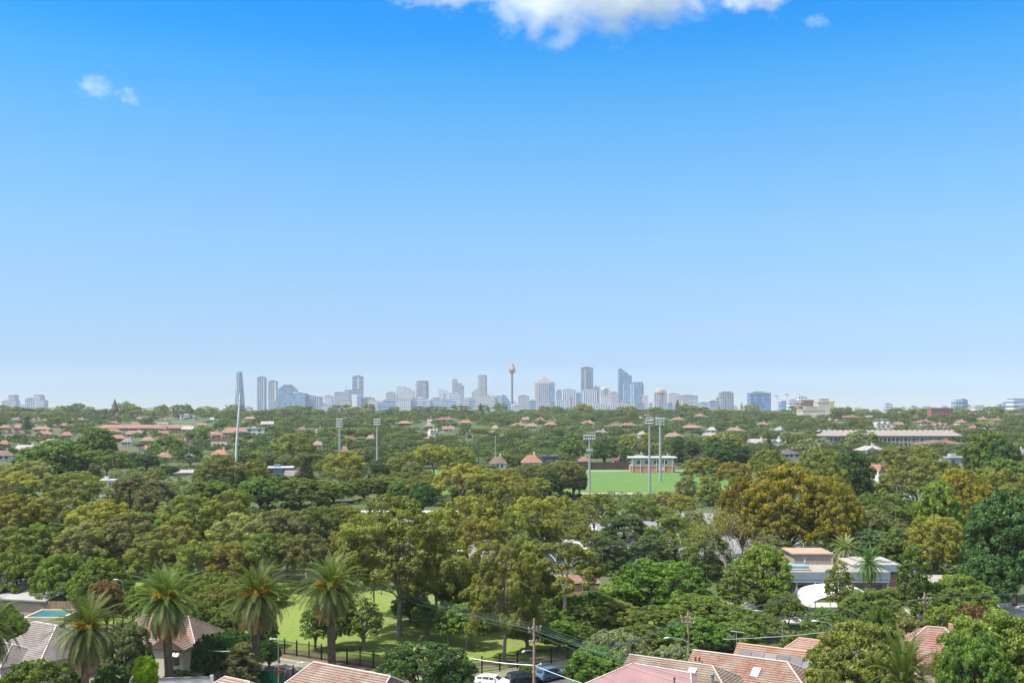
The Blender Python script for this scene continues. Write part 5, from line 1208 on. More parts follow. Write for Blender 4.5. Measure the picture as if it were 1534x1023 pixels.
    for xx in (-1.38, 1.42):
        for yy in (-.82, .82):
            w = inst('wheel', tym, e, None, (xx, yy, .35)); inst('rim', rim, w, (.55, .56, .58))
    for q in (hl, hr): inst('headlight', q, e, (.8, .8, .78))
    for q in (tl, tr): inst('tail_light', q, e, (.45, .02, .02))
    inst('number_plate', npl, e, (.75, .60, .05)); inst('mirror', mi, e, paint); inst('mirror', mi2, e, paint); inst('bumper', bum, e)
    return e
t = NT('car_paint'); oi = t.n('ShaderNodeObjectInfo')
paintmat = t.out(t.n('ShaderNodeBsdfPrincipled', ins={'Base Color': (oi, 1), 'Roughness': .28, 'Metallic': .0, 'Coat Weight': .5, 'Coat Roughness': .08}))
car(gx(738, 130.8), 130.8, R(-20), (.80, .80, .80), 'white car parked nearest the corner, its bonnet pointing right', 'sedan')
car(gx(783, 132), 132.0, R(28), (.012, .014, .016), 'black car with red tail light between the white and blue cars')
car(gx(826, 134.3), 134.3, R(40), (.06, .13, .24), 'blue car parked right of the power pole')
rc = random.Random(9); ci = 0
side = ['left', 'middle', 'right']
for r_, D in enumerate((252, 274, 300, 330)):
    for k in range(9):
        px = 690 + k * 37 + r_ * 7
        paint = rc.choice([(.75, .75, .75), (.72, .73, .75), (.55, .57, .6), (.78, .78, .77), (.25, .27, .3), (.4, .06, .05), (.74, .74, .74)])
        cn = {.75: 'white', .72: 'white', .55: 'silver', .78: 'white', .25: 'grey', .4: 'red', .74: 'white'}[paint[0]]
        rown = ['nearest', 'second', 'third', 'farthest'][r_]; ordn = ['first', 'second', 'third', 'fourth', 'fifth', 'sixth', 'seventh', 'eighth', 'ninth'][k]
        car(gx(px, D), D + rc.uniform(-.4, .4), R(90 if r_ % 2 else -90) + rc.uniform(-.04, .04), paint, f'{cn} car half hidden by gums, {ordn} from the left in the {rown} parking row', rc.choice(['suv', 'sedan']), .014, 'cars in the park car park')

# ------------------------------------------------------------------ people on the road
def person(x, y, rz, shirt, trousers, hat, label, stride=.28):
    def skin(name, verts, edges, rad, mat, color, parent, root=0):
        me = bpy.data.meshes.new(name); me.from_pydata([tuple(v) for v in verts], edges, []); me.materials.append(mat)
        o = inst(name, me, parent, color); sk = o.modifiers.new('skin', 'SKIN'); sk.use_smooth_shade = True
        for i, r_ in enumerate(rad): me.skin_vertices[0].data[i].radius = (r_, r_ * .85); me.skin_vertices[0].data[i].use_root = (i == root)
        s_ = o.modifiers.new('smooth', 'SUBSURF'); s_.levels = 1; s_.render_levels = 1
        return o
    e = empty('person', (x, y, .02), label, 'person', 'people walking on the road', rz)
    sk = (.42, .26, .19); s = stride
    V = [(0, 0, .95), (0, 0, 1.15), (0, .01, 1.38), (0, .01, 1.48), (0, .02, 1.56), (0, .03, 1.66), (0, .02, 1.74),
         (-.18, 0, 1.40), (-.24, -.06, 1.14), (-.22, .12, .92), (-.21, .18, .82), (.18, 0, 1.40), (.24, .05, 1.14), (.23, -.10, .92), (.22, -.06, .82),
         (-.10, 0, .90), (-.11, s * .55, .50), (-.11, s * .8, .09), (-.11, s * .8 + .16, .04), (.10, 0, .90), (.11, -s * .35, .50), (.11, -s * 1.1, .12), (.11, -s * 1.1 + .15, .04)]
    E = [(0, 1), (1, 2), (2, 3), (3, 4), (4, 5), (5, 6), (2, 7), (7, 8), (8, 9), (9, 10), (2, 11), (11, 12), (12, 13), (13, 14), (0, 15), (15, 16), (16, 17), (17, 18), (0, 19), (19, 20), (20, 21), (21, 22)]
    r_ = [.13, .125, .14, .055, .075, .10, .07, .07, .045, .035, .04, .07, .045, .035, .04, .09, .065, .045, .04, .09, .065, .045, .04]
    skin('body', V, E, r_, M['wall'], sk, e)
    skin('shirt', [V[i] for i in (1, 2, 7, 8, 11, 12, 0)], [(0, 1), (1, 2), (2, 3), (1, 4), (4, 5), (0, 6)], [.145, .16, .088, .066, .088, .066, .15], M['wall'], shirt, e)
    skin('trousers', [V[0], V[15], V[16], V[17], V[19], V[20], V[21]], [(0, 1), (1, 2), (2, 3), (0, 4), (4, 5), (5, 6)], [.145, .105, .082, .062, .105, .082, .062], M['wall'], trousers, e)
    mb = MB(); mb.lathe([(.20, 1.70), (.21, 1.72), (.11, 1.73), (.11, 1.80), (.06, 1.84)], 14, (0, .02)); mb.build('hat', M['wall'], e, hat)
    return e
person(gx(430, 133), 133.2, R(190), (.16, .19, .24), (.10, .11, .14), (.62, .60, .55), 'person in a pale hat and grey blue shirt walking on the road')
person(gx(438, 134), 134.6, R(185), (.05, .06, .10), (.06, .06, .08), (.30, .30, .30), 'shorter person in dark clothes walking behind the one in a pale hat', .22)
pr = empty('red_letterbox', (gx(417, 129), 129.5, 0), 'tiny red box on a post showing above the green fence', 'letterbox')
MB().box(-.16, .16, -.18, .18, 2.05, 2.5).build('box', M['trim'], pr, (.45, .02, .03)); MB().prism([(-.2, -.22), (.2, -.22), (.2, .22), (-.2, .22)], 2.503, 2.6, 0, [(-.05, -.22), (.05, -.22), (.05, .22), (-.05, .22)]).build('lid', M['trim'], pr, (.5, .03, .04)); MB().tube([(0, 0, 0), (0, 0, 2.047)], .05, 8).build('post', M['metal'], pr, (.1, .1, .1))

# ------------------------------------------------------------------ light towers and the oval
def light_tower(px, D, ytop, rows, colsn, label, r=.5, bw=5.0, mid=False, c=(.52, .52, .50)):
    x = gx(px, D); zt = gz(ytop, D); e = empty('floodlight_tower', (x, D, 0), label, 'floodlight tower', 'floodlight towers round the oval')
    MB().tube([(0, 0, -.3), (0, 0, zt * .5), (0, 0, zt - .6)], [r, r * .85, r * .65], 12).build('mast', M['metal'], e, c)
    hh = rows * 1.35; fr = MB()
    for i in range(rows): fr.box(-bw/2, bw/2, -.15, .15, zt - hh + i * 1.35 - .08, zt - hh + i * 1.35 + .08)
    for s in (-1, 1): fr.box(s * bw/2 - .1, s * bw/2 + .1, -.2, .2, zt - hh, zt)
    f_ = fr.build('lamp_frame', M['metal'], e, c)
    for i in range(rows):
        for k in range(colsn):
            xx = -bw/2 + bw * (k + .5) / colsn; zz = zt - hh + i * 1.35 + .55
            mb = MB(); mb.M = Matrix.Translation((xx, -.25, zz)) @ Matrix.Rotation(R(70), 4, 'X'); mb.lathe([(.18, -.22), (.33, 0), (.36, .18)], 10); mb.build('floodlight', M['trim'], f_, (.6, .62, .63))
    if mid: MB().box(-1.4, 1.4, -.6, .6, zt * .70, zt * .70 + 1.2).build('cable_platform', M['metal'], e, (.6, .6, .6))
light_tower(883, 443, 650, 2, 6, 'short floodlight tower left of the green oval, wide white lamp bar on top', .55, 5.4, True)
light_tower(973, 443, 627, 2, 4, 'left of the two tall floodlight masts in front of the green oval', .55, 3.4)
light_tower(989, 505, 625, 3, 4, 'right of the two tall floodlight masts, square lamp frame on top', .75, 4.6)
light_tower(509, 557, 626, 4, 4, 'floodlight tower left of centre above the yellowish gum, boxy lamp head', .7, 3.6)
light_tower(565, 540, 626, 3, 4, 'floodlight tower just right of the other left hand tower, beside dark sheoaks', .6, 3.4)
lp = empty('leaning_pole', (gx(352, 430), 430, 0), 'tall white leaning pole in front of the tapered tower', 'pole')
dx = gx(360, 430) - gx(352, 430); zt = gz(591, 430)
MB().tube([(0, 0, 0), (dx * .3, 0, zt * .5), (dx, 0, zt)], [.55, .5, .42], 12).build('shaft', M['wall'], lp, (.78, .76, .73)); MB().tube([(dx, 0, zt), (dx * 1.03, 0, zt + .5)], [.48, .4], 12).build('cap', M['metal'], lp, (.6, .6, .6))
for px, D, yt in ((742, 500, 655), (1137, 560, 690)):
    e = empty('flag_pole', (gx(px, D), D, 0), 'thin pale pole ' + ('left of the short floodlight tower' if px < 800 else 'behind the autumn tree'), 'pole'); zz = gz(yt, D)
    MB().tube([(0, 0, 0), (0, 0, zz)], [.2, .12], 8).build('shaft', M['metal'], e, (.6, .6, .58)); MB().lathe([(.05, zz), (.25, zz + .1), (.25, zz + .4), (.05, zz + .5)], 10).build('finial', M['metal'], e, (.6, .6, .6))
pv = empty('sports_pavilion', (gx(977, 585), 585, 0), 'white and red brick sports pavilion at the far side of the oval', 'pavilion')
MB().box(-13, 13, -3.4, 5, 0, 4.2).build('brick_base', M['brick'], pv); MB().box(-12, 12.5, -2.4, 5, 4.203, 8.4).build('upper_wall', M['wall'], pv, (.70, .68, .62)); MB().box(-14, 14, -4.2, 6, 8.403, 9.1).build('roof', M['wall'], pv, (.66, .65, .62))
MB().box(-13.2, 13.2, -3.6, -3.403, 3.4, 4.3).build('balcony_front', M['wall'], pv, (.62, .34, .24)); MB().box(3.0, 6.5, -3.5, -3.403, 1.2, 3.2).build('roller_door', M['wall'], pv, (.55, .55, .52))
for k in range(6): MB().box(-12 + k * 4.6, -11.7 + k * 4.6, -3.9, -3.62, 0, 8.4).build('column', M['wall'], pv, (.72, .70, .66))
for k in range(4): window(pv, -8 + k * 5, -2.4, 5.2, 2.6, 1.6, '-y')
fb = empty('boundary_fence', (gx(930, 612), 613, 0), 'dark timber fence along the far edge of the oval', 'fence')
MB().box(-34, 30, -.1, .1, 0, 4.5).build('paling_panel', M['darkbark'], fb)
for k in range(9): MB().box(-34 + k * 8, -33.7 + k * 8, -.25, -.103, 0, 4.8).build('post', M['darkbark'], fb)
rl = empty('boundary_rail', (gx(900, 428), 428, 0), 'low white rail along the near edge of the oval', 'fence')
MB().box(-12, 30, -.05, .05, .85, 1.0).build('rail', M['trim'], rl, (.75, .75, .73))
for k in range(15): MB().box(-12 + k * 3, -11.88 + k * 3, -.06, .06, 0, .847).build('post', M['trim'], rl, (.75, .75, .73))

for o_, (rx, ry) in zip([o for o in scene.objects if o.name.startswith('date_palm')], [(1.5, 2.5), (-1, -2), (1, 1.5), (2, -3.5), (0, 3)]):
    o_.rotation_euler.x = R(rx); o_.rotation_euler.y = R(ry)
# ------------------------------------------------------------------ houses on the hillside, each where the photo shows it
TER, ORG, RED, BRN, GRY, SIL, DRK, PNK = (.42, .235, .175), (.50, .265, .17), (.36, .135, .11), (.25, .18, .15), (.32, .32, .34), (.60, .62, .64), (.12, .13, .15), (.44, .29, .245)
WHT, CRM, BRK, SND, GRW = (.72, .70, .66), (.62, .54, .42), (.36, .19, .13), (.60, .44, .27), (.45, .46, .47)
def dist_ridge(px, py, h):
    f = lambda D: gz(py, D) - terr(gx(px, D), D) - h
    best = None
    for D in np.arange(625, 2500, 5.0):
        if f(D) <= 0: return float(D)
    return 2400.0
def dist_for(px, py):
    lo, hi = 622.0, 2600.0
    f = lambda D: HY + FPX * (H - terr(gx(px, D), D)) / D - py
    if f(lo) < 0: return (H * FPX) / (py - HY)
    for D in np.arange(630, 2600, 6.0):
        if f(D) <= 0: return float(D)
    return 2500.0
_pc = {}
def unit_house(kind):
    """one house of each kind, 12 m wide, with parts"""
    if kind in _pc: return _pc[kind]
    P = {}
    if kind in ('hip', 'gable', 'cross'):
        mb = MB(); ha = 4.2 if kind != 'gable' else 0
        roof_wing(mb, -6.9, 6.9, -5.6, 5.6, 3.1, 6.4, ha, ha)
        w = MB(); w.box(-6, 6, -4.6, 4.6, -2, 3.38)
        if kind == 'gable': w.add([(-6, -4.6, 3.38), (-6, 4.6, 3.38), (-6, 0, 6.15), (6, -4.6, 3.38), (6, 4.6, 3.38), (6, 0, 6.15)], [(0, 2, 1), (3, 4, 5)])
        if kind == 'cross':
            k = MB(); k.M = Matrix.Rotation(R(90), 4, 'Z'); roof_wing(k, -7.4, 0.5, -.6, 5.4, 3.3, 5.7, 0, 0)
            mb.add(k.v, k.f, 0, [u or [(0, 0)] * len(f) for f, u in zip(k.f, k.uv)])
            w.box(-5.0, .2, -7.0, -4.6, -2, 3.28); w.add([(-5.0, -7.0, 3.28), (.2, -7.0, 3.28), (-2.4, -7.0, 5.4)], [(0, 1, 2)])
        P['roof'] = mb.mesh('house_roof', M['tiles_far']); P['walls'] = w.mesh('house_walls', M['wall'])
        P['chimney'] = MB().box(1.5, 2.6, .6, 1.5, 4.5, 7.8).mesh('house_chimney', M['wall'])
    if kind == 'block':
        P['walls'] = MB().box(-6, 6, -5, 5, -2, 6.2).mesh('block_walls', M['wall']); P['roof'] = MB().box(-6.4, 6.4, -5.4, 5.4, 6.203, 6.7).mesh('block_roof', M['trim'])
        P['chimney'] = MB().box(-3, 0, -1, 2, 6.703, 7.8).mesh('block_hut', M['wall'])
    if kind == 'terrace':
        mb = MB(); w = MB()
        for i in range(3):
            k = MB(); k.M = Matrix.Rotation(R(90), 4, 'Z'); roof_wing(k, -5, 5, -6 + i * 4 + .05, -2 + i * 4 - .05, 4.6, 6.6)
            mb.add(k.v, k.f, 0, [u or [(0, 0)] * len(f) for f, u in zip(k.f, k.uv)])
        w.box(-6, 6, -4.8, 4.8, -2, 4.58); P['roof'] = mb.mesh('terrace_roof', M['tiles_far']); P['walls'] = w.mesh('terrace_walls', M['wall']); P['chimney'] = MB().box(-.5, .5, 0, 1, 5, 8.2).mesh('terrace_chimney', M['wall'])
    _pc[kind] = P; return P
_winm = MB().box(-.8, .8, -.06, .06, 0, 1.5).mesh('far_window', M['glass'])
NH = 0
def house(xL, xR, yT, yB, roof, wall, kind, label, rz=0.0, D=None, cat='house', group='houses on the hillside'):
    cx = (xL + xR) / 2; D = D or dist_ridge(cx, yT, {'block': 8.5, 'terrace': 8.0}.get(kind, 7.0)); X = gx(cx, D)
    w = pxw(xR - xL, D); P = unit_house(kind); z0 = terr(X, D)
    tot = 6.5 if kind != 'block' else 6.7
    hh = max(3.0, gz(yT, D) - z0)
    e = empty('hillside_house', (X, D, z0), label, cat, group, rz, (w / 12.8, min(w, 16) / 12.8, hh / tot))
    inst('walls', P['walls'], e, wall); inst('roof', P['roof'], e, roof); inst('chimney', P['chimney'], e, wall)
    y_ = -5.03 if kind == 'block' else (-7.03 if kind == 'cross' else -4.63 if kind != 'terrace' else -4.83)
    for x_, z_ in ((-3.8, 1.2), (-.9, 1.2), (2.6, 1.2)) + (((-3.8, 4.0), (2.6, 4.0)) if kind == 'block' else ()):
        inst('window', _winm, e, None, (x_, y_ if not (kind == 'cross' and x_ > .2) else -4.63, z_))
    PROT.append((xL, yT, xR, yT + (7.0 if kind != 'block' else 9) * FPX / D, D)); return e
PROT = [(862, 690, 1028, 742, 430), (1225, 642, 1436, 670, 880), (945, 684, 1010, 712, 580), (878, 650, 890, 742, 440), (968, 626, 994, 740, 440), (505, 626, 513, 690, 540), (561, 626, 570, 700, 530), (348, 590, 362, 682, 428)]
H_ = house
H_(0, 18, 636, 652, TER, CRM, 'hip', 'terracotta hip roofed house at the far left, nearest to the edge in the upper row', .3)
H_(18, 36, 636, 652, TER, CRM, 'cross', 'terracotta house just left of the dark norfolk pine', -.2)
H_(2, 36, 645, 660, PNK, CRM, 'terrace', 'row of pale terracotta roofs below the two leftmost houses', .1)
H_(52, 76, 638, 652, ORG, CRM, 'hip', 'orange roofed house just right of the dark norfolk pine', .2)
H_(54, 79, 645, 664, TER, WHT, 'cross', 'terracotta house with dark verandah below the orange roofed one', .25)
H_(0, 14, 659, 676, ORG, BRK, 'hip', 'orange roof cut off by the left edge lower on the hillside', .2)
H_(28, 58, 666, 680, SIL, WHT, 'gable', 'white walled house behind the mid green tree at the left', .1)
H_(108, 130, 626, 640, PNK, CRM, 'hip', 'pale house left of the church', .2)
H_(45, 70, 627, 640, SND, CRM, 'terrace', 'cream terrace with tall chimneys below the left tower pair', .1)
H_(155, 182, 642, 658, TER, CRM, 'cross', 'terracotta gabled house below the long red brick hall', .35)
H_(192, 216, 645, 660, TER, CRM, 'gable', 'terracotta house right of the gabled one below the brick hall', -.2)
H_(164, 190, 651, 668, TER, BRK, 'cross', 'brown gabled house in the middle of the left hillside', .1)
H_(183, 200, 656, 672, GRY, WHT, 'hip', 'grey roofed white house beside the brown gabled one', .1)
H_(211, 232, 654, 668, PNK, CRM, 'hip', 'pink roofed house above the lone rounded green tree', .2)
H_(238, 252, 645, 658, TER, CRM, 'gable', 'small terracotta house below the right end of the brick hall', .3)
H_(170, 190, 669, 688, PNK, CRM, 'gable', 'cream house with its gable end facing us on the left hillside', 1.45)
H_(172, 196, 692, 712, PNK, BRK, 'hip', 'pink brown pyramid roofed house lowest on the left hillside', .1)
H_(151, 174, 718, 738, SIL, WHT, 'block', 'white flat roofed building among the trees at the left', .1, 420)
H_(60, 92, 700, 716, SIL, WHT, 'block', 'white building half hidden behind the mid green tree', .1, 500)
H_(268, 290, 710, 722, SIL, GRW, 'gable', 'silver roofed shed left of the brownish plane tree', .1, 560)
H_(308, 334, 646, 666, TER, CRM, 'hip', 'terracotta house left of the big red roofed hall by the leaning pole', .2)
H_(370, 398, 641, 662, GRY, (.62, .66, .60), 'block', 'pale green white block right of the leaning pole', .1)
H_(222, 238, 620, 634, RED, CRM, 'terrace', 'small red roofed terrace on the ridge right of the church', .1)
H_(270, 294, 621, 634, SIL, WHT, 'block', 'white flat building on the ridge left of the leaning pole', .1)
H_(392, 410, 631, 645, SIL, CRM, 'gable', 'cream gabled house below the slim tower pair', .1)
H_(366, 384, 624, 640, PNK, CRM, 'hip', 'pale pink house just right of the top of the leaning pole', .1)
H_(400, 440, 699, 716, SIL, (.20, .26, .38), 'block', 'white roofed blue walled clubhouse left of the tiered pine', .15, 520)
H_(428, 456, 704, 718, GRY, CRM, 'gable', 'grey roofed shed beside the blue walled clubhouse', .1, 510)
H_(652, 682, 625, 642, RED, WHT, 'hip', 'dark red roofed house with white walls on the central ridge', .2)
H_(663, 680, 638, 652, TER, WHT, 'gable', 'white house below the dark red roofed one', .1)
H_(689, 707, 629, 643, ORG, CRM, 'hip', 'orange roofed house just below the sandstone mansion', .2)
H_(702, 731, 616, 632, GRY, SND, 'terrace', 'sandstone mansion with chimneys beside the norfolk pine', .1)
H_(636, 650, 634, 648, PNK, CRM, 'hip', 'small pink house among trees left of the dark red roof', .1)
H_(510, 522, 668, 682, PNK, CRM, 'hip', 'pink roof peeking out right of the left floodlight tower', .1)
H_(734, 758, 683, 704, BRN, WHT, 'hip', 'white house with brown roof left of the orange roofed cottage', .15, 610)
H_(782, 810, 681, 704, ORG, WHT, 'hip', 'orange roofed white cottage left of the short floodlight tower', .15, 615)
H_(810, 836, 682, 704, DRK, (.10, .11, .13), 'block', 'dark boxy house right of the orange roofed cottage', .1, 620)
H_(766, 788, 633, 648, TER, WHT, 'cross', 'terracotta house right below the central needle tower', .2)
H_(787, 805, 634, 648, PNK, CRM, 'hip', 'pale pink house right of the one below the needle tower', .1)
H_(817, 834, 632, 648, ORG, CRM, 'hip', 'orange roofed house between the needle tower and the short floodlight', .3)
H_(872, 890, 630, 645, ORG, WHT, 'cross', 'small orange roofed house above the short floodlight tower', .1)
H_(912, 930, 634, 648, BRN, BRK, 'hip', 'brown brick house left of the tall floodlight masts, smaller of two', .1)
H_(928, 954, 633, 650, BRN, BRK, 'hip', 'brown brick house left of the tall floodlight masts, larger of two', -.2)
H_(958, 986, 622, 642, RED, CRM, 'block', 'red topped apartment block behind the tall floodlight masts', .1)
H_(1006, 1023, 625, 640, TER, WHT, 'hip', 'terracotta house right of the tall floodlight masts', .1)
H_(1022, 1050, 636, 650, PNK, BRK, 'hip', 'long pinkish house among dense trees right of the masts', .1)
H_(888, 912, 644, 660, GRY, WHT, 'cross', 'grey gabled house just right of the short floodlight tower', .1)
H_(996, 1020, 648, 662, PNK, CRM, 'hip', 'pinkish house above the dark column cypresses', .1)
H_(946, 970, 680, 700, GRY, WHT, 'cross', 'grey gabled house behind the sports pavilion', .2, 660)
H_(992, 1010, 682, 700, SIL, WHT, 'gable', 'white house at the right end of the sports pavilion', 1.2, 655)
H_(866, 884, 684, 702, TER, WHT, 'hip', 'white house hidden behind the short floodlight tower', .1, 650)
H_(918, 932, 683, 700, RED, WHT, 'gable', 'small red roofed house left of the sports pavilion', .1, 660)
H_(1053, 1072, 648, 664, SIL, WHT, 'gable', 'white metal roofed house left of the broad silver roofs', .3)
H_(1122, 1152, 657, 674, SIL, WHT, 'gable', 'broad silver roof right of the rounded green trees, left one', .15)
H_(1150, 1184, 658, 674, SIL, WHT, 'terrace', 'broad silver sawtooth roof beside the small dark palm', .1)
H_(1168, 1199, 672, 690, DRK, WHT, 'hip', 'dark solar roofed house above the autumn plane tree', .1)
H_(1284, 1322, 667, 690, SIL, WHT, 'cross', 'white house with silver gabled roof right of the dark green tree', .2)
H_(1304, 1346, 696, 722, ORG, WHT, 'terrace', 'white terrace with an orange roof edge among the gums at the right', .2, 470)
H_(1356, 1382, 719, 742, TER, WHT, 'block', 'white and brick house lowest among the gums at the right', .2, 370)
H_(1370, 1443, 659, 676, BRN, (.52, .25, .14), 'hip', 'long low brown roofed building in front of the long warehouse', .05)
H_(1412, 1450, 684, 702, GRY, GRW, 'block', 'grey flat roofed building left of the bright dark-green tree', .1, 560)
H_(1514, 1545, 672, 700, GRY, CRM, 'gable', 'grey gabled roof cut off by the right edge', .6)
H_(1322, 1360, 616, 640, (.52, .54, .48), (.62, .56, .45), 'gable', 'big hall with a pale green metal roof above the long warehouse', .05)
H_(1260, 1287, 622, 640, RED, CRM, 'hip', 'red roofed house right of the cream apartment cluster', .1)
H_(1308, 1336, 632, 648, SIL, WHT, 'terrace', 'white terrace just above the left half of the long warehouse', .1)
H_(1338, 1352, 632, 648, TER, CRM, 'gable', 'narrow terracotta house below the big pale green hall', .1)
H_(1372, 1396, 629, 646, RED, WHT, 'cross', 'red and white house left of the dark red brick apartments', .1)
H_(1396, 1420, 634, 648, TER, CRM, 'terrace', 'terracotta terrace just above the right end of the long warehouse', .1)
H_(1450, 1498, 616, 634, SIL, PNK, 'hip', 'long pinkish building with silver roof on the right ridge', .05)
H_(1200, 1240, 618, 636, SIL, CRM, 'block', 'cream low block under the cream apartment cluster', .1)
H_(1225, 1262, 628, 642, PNK, CRM, 'terrace', 'pale pink terrace row right of the cream low block', .1)
H_(1296, 1310, 622, 636, GRY, BRK, 'gable', 'small brick house left of the big pale green hall', .1)
H_(596, 616, 630, 645, PNK, BRK, 'hip', 'pink brick house right of the second left floodlight tower', .1)
H_(830, 848, 622, 636, BRN, CRM, 'hip', 'small brown house on the ridge right of the needle tower', .1)
H_(1090, 1112, 640, 654, PNK, CRM, 'hip', 'pink house in dense trees left of the dark blue glass block', .1)
H_(1135, 1150, 632, 646, TER, WHT, 'hip', 'small terracotta house below the dark blue glass block', .1)
H_(1040, 1056, 620, 634, TER, CRM, 'hip', 'small terracotta ridge house right of the tall norfolk pine', .1)

HOUSES_AUTO = []
hr = random.Random(21)
def overlaps(a, b, y, D):
    return any(a < q[2] and b > q[0] and abs(y - q[1]) < 7 for q in PROT)
RN = {TER: 'terracotta', ORG: 'orange', RED: 'dark red', PNK: 'faded pink', BRN: 'brown', GRY: 'grey', SIL: 'silver'}
WN = {WHT: 'white', CRM: 'cream', BRK: 'brick', GRW: 'grey'}
def scatter(n, x0, x1, y0, y1, w0, w1):
    k = 0; tries = 0
    while k < n and tries < 3000:
        tries += 1; w = hr.uniform(w0, w1); px = hr.uniform(x0, x1); y = hr.uniform(y0, y1); w = w * (.7 + .9 * (y - 618) / 60)
        if overlaps(px - w / 2 - 2, px + w / 2 + 2, y, 0): continue
        rc_ = hr.choice([TER, TER, ORG, PNK, PNK, RED, BRN, SIL, GRY]); wc = hr.choice([WHT, WHT, CRM, CRM, BRK, GRW]); kd = hr.choice(['hip', 'hip', 'cross', 'gable', 'terrace'])
        e = house(px - w / 2, px + w / 2, y, y + 12, rc_, wc, kd, None, hr.uniform(-.4, .5))
        e['category'] = 'house'; HOUSES_AUTO.append((e, RN[rc_] + ' roofed ' + WN[wc] + (' terrace' if kd == 'terrace' else ' house'), px, y, e.location.y)); k += 1
scatter(27, 0, 345, 624, 678, 13, 20); scatter(7, 370, 660, 622, 660, 10, 15); scatter(9, 640, 1130, 620, 655, 10, 16); scatter(13, 1130, 1534, 618, 665, 12, 18); scatter(8, 0, 330, 615, 626, 10, 16); scatter(10, 1180, 1534, 612, 620, 10, 18)
# church on the ridge
D = 1750; X = gx(172, D); z0 = terr(X, D)
c = empty('church', (X, D, z0), 'stone church with a tall pointed brown spire on the left ridge', 'church')
zz = lambda py: gz(py, D) - z0
mb = MB(); w_ = pxw(5.6, D); mb.box(-w_, w_, -w_, w_, -2, zz(617)); mb.build('tower', M['wall'], c, (.42, .32, .24))
MB().lathe([(w_ * 1.25, zz(617)), (w_ * .95, zz(613)), (w_ * .3, zz(601)), (.05, zz(597))], 8).build('spire', M['tiles_far'], c, (.30, .20, .16))
MB().lathe([(.2, zz(597)), (1.4, zz(596.4)), (.2, zz(595.8))], 6).build('finial', M['metal'], c, (.3, .28, .25))
mb = MB(); roof_wing(mb, pxw(-40, D), pxw(8, D), -14, 12, zz(635), zz(623.5), 8, 0); mb.build('roof', M['tiles_far'], c, (.30, .27, .26)); MB().box(pxw(-38, D), pxw(7, D), -12, 10, -2, zz(635)).build('nave_walls', M['wall'], c, (.45, .30, .22))
for k in range(4):
    g = MB(); g.M = Matrix.Translation((pxw(-34 + k * 10, D), -14, 0)) @ Matrix.Rotation(R(90), 4, 'Z'); roof_wing(g, -3, 10, -4.5, 4.5, zz(634), zz(627), 0, 0); g.build('dormer', M['tiles_far'], c, (.34, .27, .25))
for k in range(6): MB().box(pxw(-36 + k * 7, D) - .8, pxw(-36 + k * 7, D) + .8, -12.1, -12.0, 1, zz(636.5)).build('window', M['glass'], c)
PROT.append((130, 598, 184, 640, D))
def long_hall(xL, xR, yT, yE, yB, D, roofc, wallc, label, nwin, rows=1, saw=False, flat=False):
    X = gx((xL + xR) / 2, D); z0 = terr(X, D); e = empty('long_building', (X, D, z0), label, 'building'); L = pxw(xR - xL, D) / 2
    zt, ze = gz(yT, D) - z0, gz(yE, D) - z0
    MB().box(-L, L, -8, 8, -3, ze).build('walls', M['wall'], e, wallc)
    mb = MB()
    if flat: mb.box(-L - .5, L + .5, -8.5, 8.5, ze + .003, zt)
    else: roof_wing(mb, -L - 1, L + 1, -9, 9, ze, zt, 6, 6)
    mb.build('roof', M['trim'] if flat else M['tiles_far'], e, roofc)
    for r_ in range(rows):
        for k in range(nwin):
            x_ = -L + 2 * L * (k + .5) / nwin; h_ = (ze - 1.0) / rows; w2 = L / nwin * .5
            MB().box(x_ - w2, x_ + w2, -8.12, -8.003, .6 + r_ * h_, .6 + r_ * h_ + h_ * .6).build('window', M['glass'], e)
    if saw:
        n = 26
        for k in range(n):
            x_ = -L + 2 * L * (k + .5) / n; g = MB(); g.M = Matrix.Translation((x_, 4, 0)) @ Matrix.Rotation(R(90), 4, 'Z')
            roof_wing(g, -4, 4, -L / n * .9, L / n * .9, zt - .7, zt + .6); g.build('roof_gable', M['tiles_far'], e, (.52, .42, .37) if k > 13 else (.50, .50, .49))
    PROT.append((xL, yT, xR, yB, D)); return e
long_hall(148, 292, 636, 641, 652, 1180, TER, (.48, .34, .24), 'long red roofed brick hall across the left hillside', 26)
long_hall(334, 380, 640, 648, 660, 1080, TER, (.45, .26, .18), 'big red roofed brick hall with windows right of the leaning pole', 8, 2)
e = long_hall(1226, 1434, 645, 652.5, 668, 880, (.46, .45, .45), (.36, .32, .30), 'very long grey warehouse with rows of windows on the right hillside', 34, 2, saw=True)
for k in range(18):
    L = pxw(104, 880); x_ = -L + 2 * L * (k + .5) / 18; MB().box(x_ - .35, x_ + .35, -8.3, -8.003, -1, 8.0).build('pilaster', M['wall'], e, (.44, .41, .39))
long_hall(240, 296, 632, 633.5, 640, 1500, (.50, .56, .60), (.36, .46, .52), 'low blue grey glass fronted building above the red brick hall', 14, 1, flat=True)
long_hall(1392, 1424, 611, 612.5, 632, 1600, (.30, .14, .11), (.32, .14, .11), 'dark red brick apartment building on the right ridge', 9, 3, flat=True)
long_hall(284, 320, 650, 654, 664, 1000, TER, CRM, 'long terracotta roof between the rounded tree and big red hall', 9)
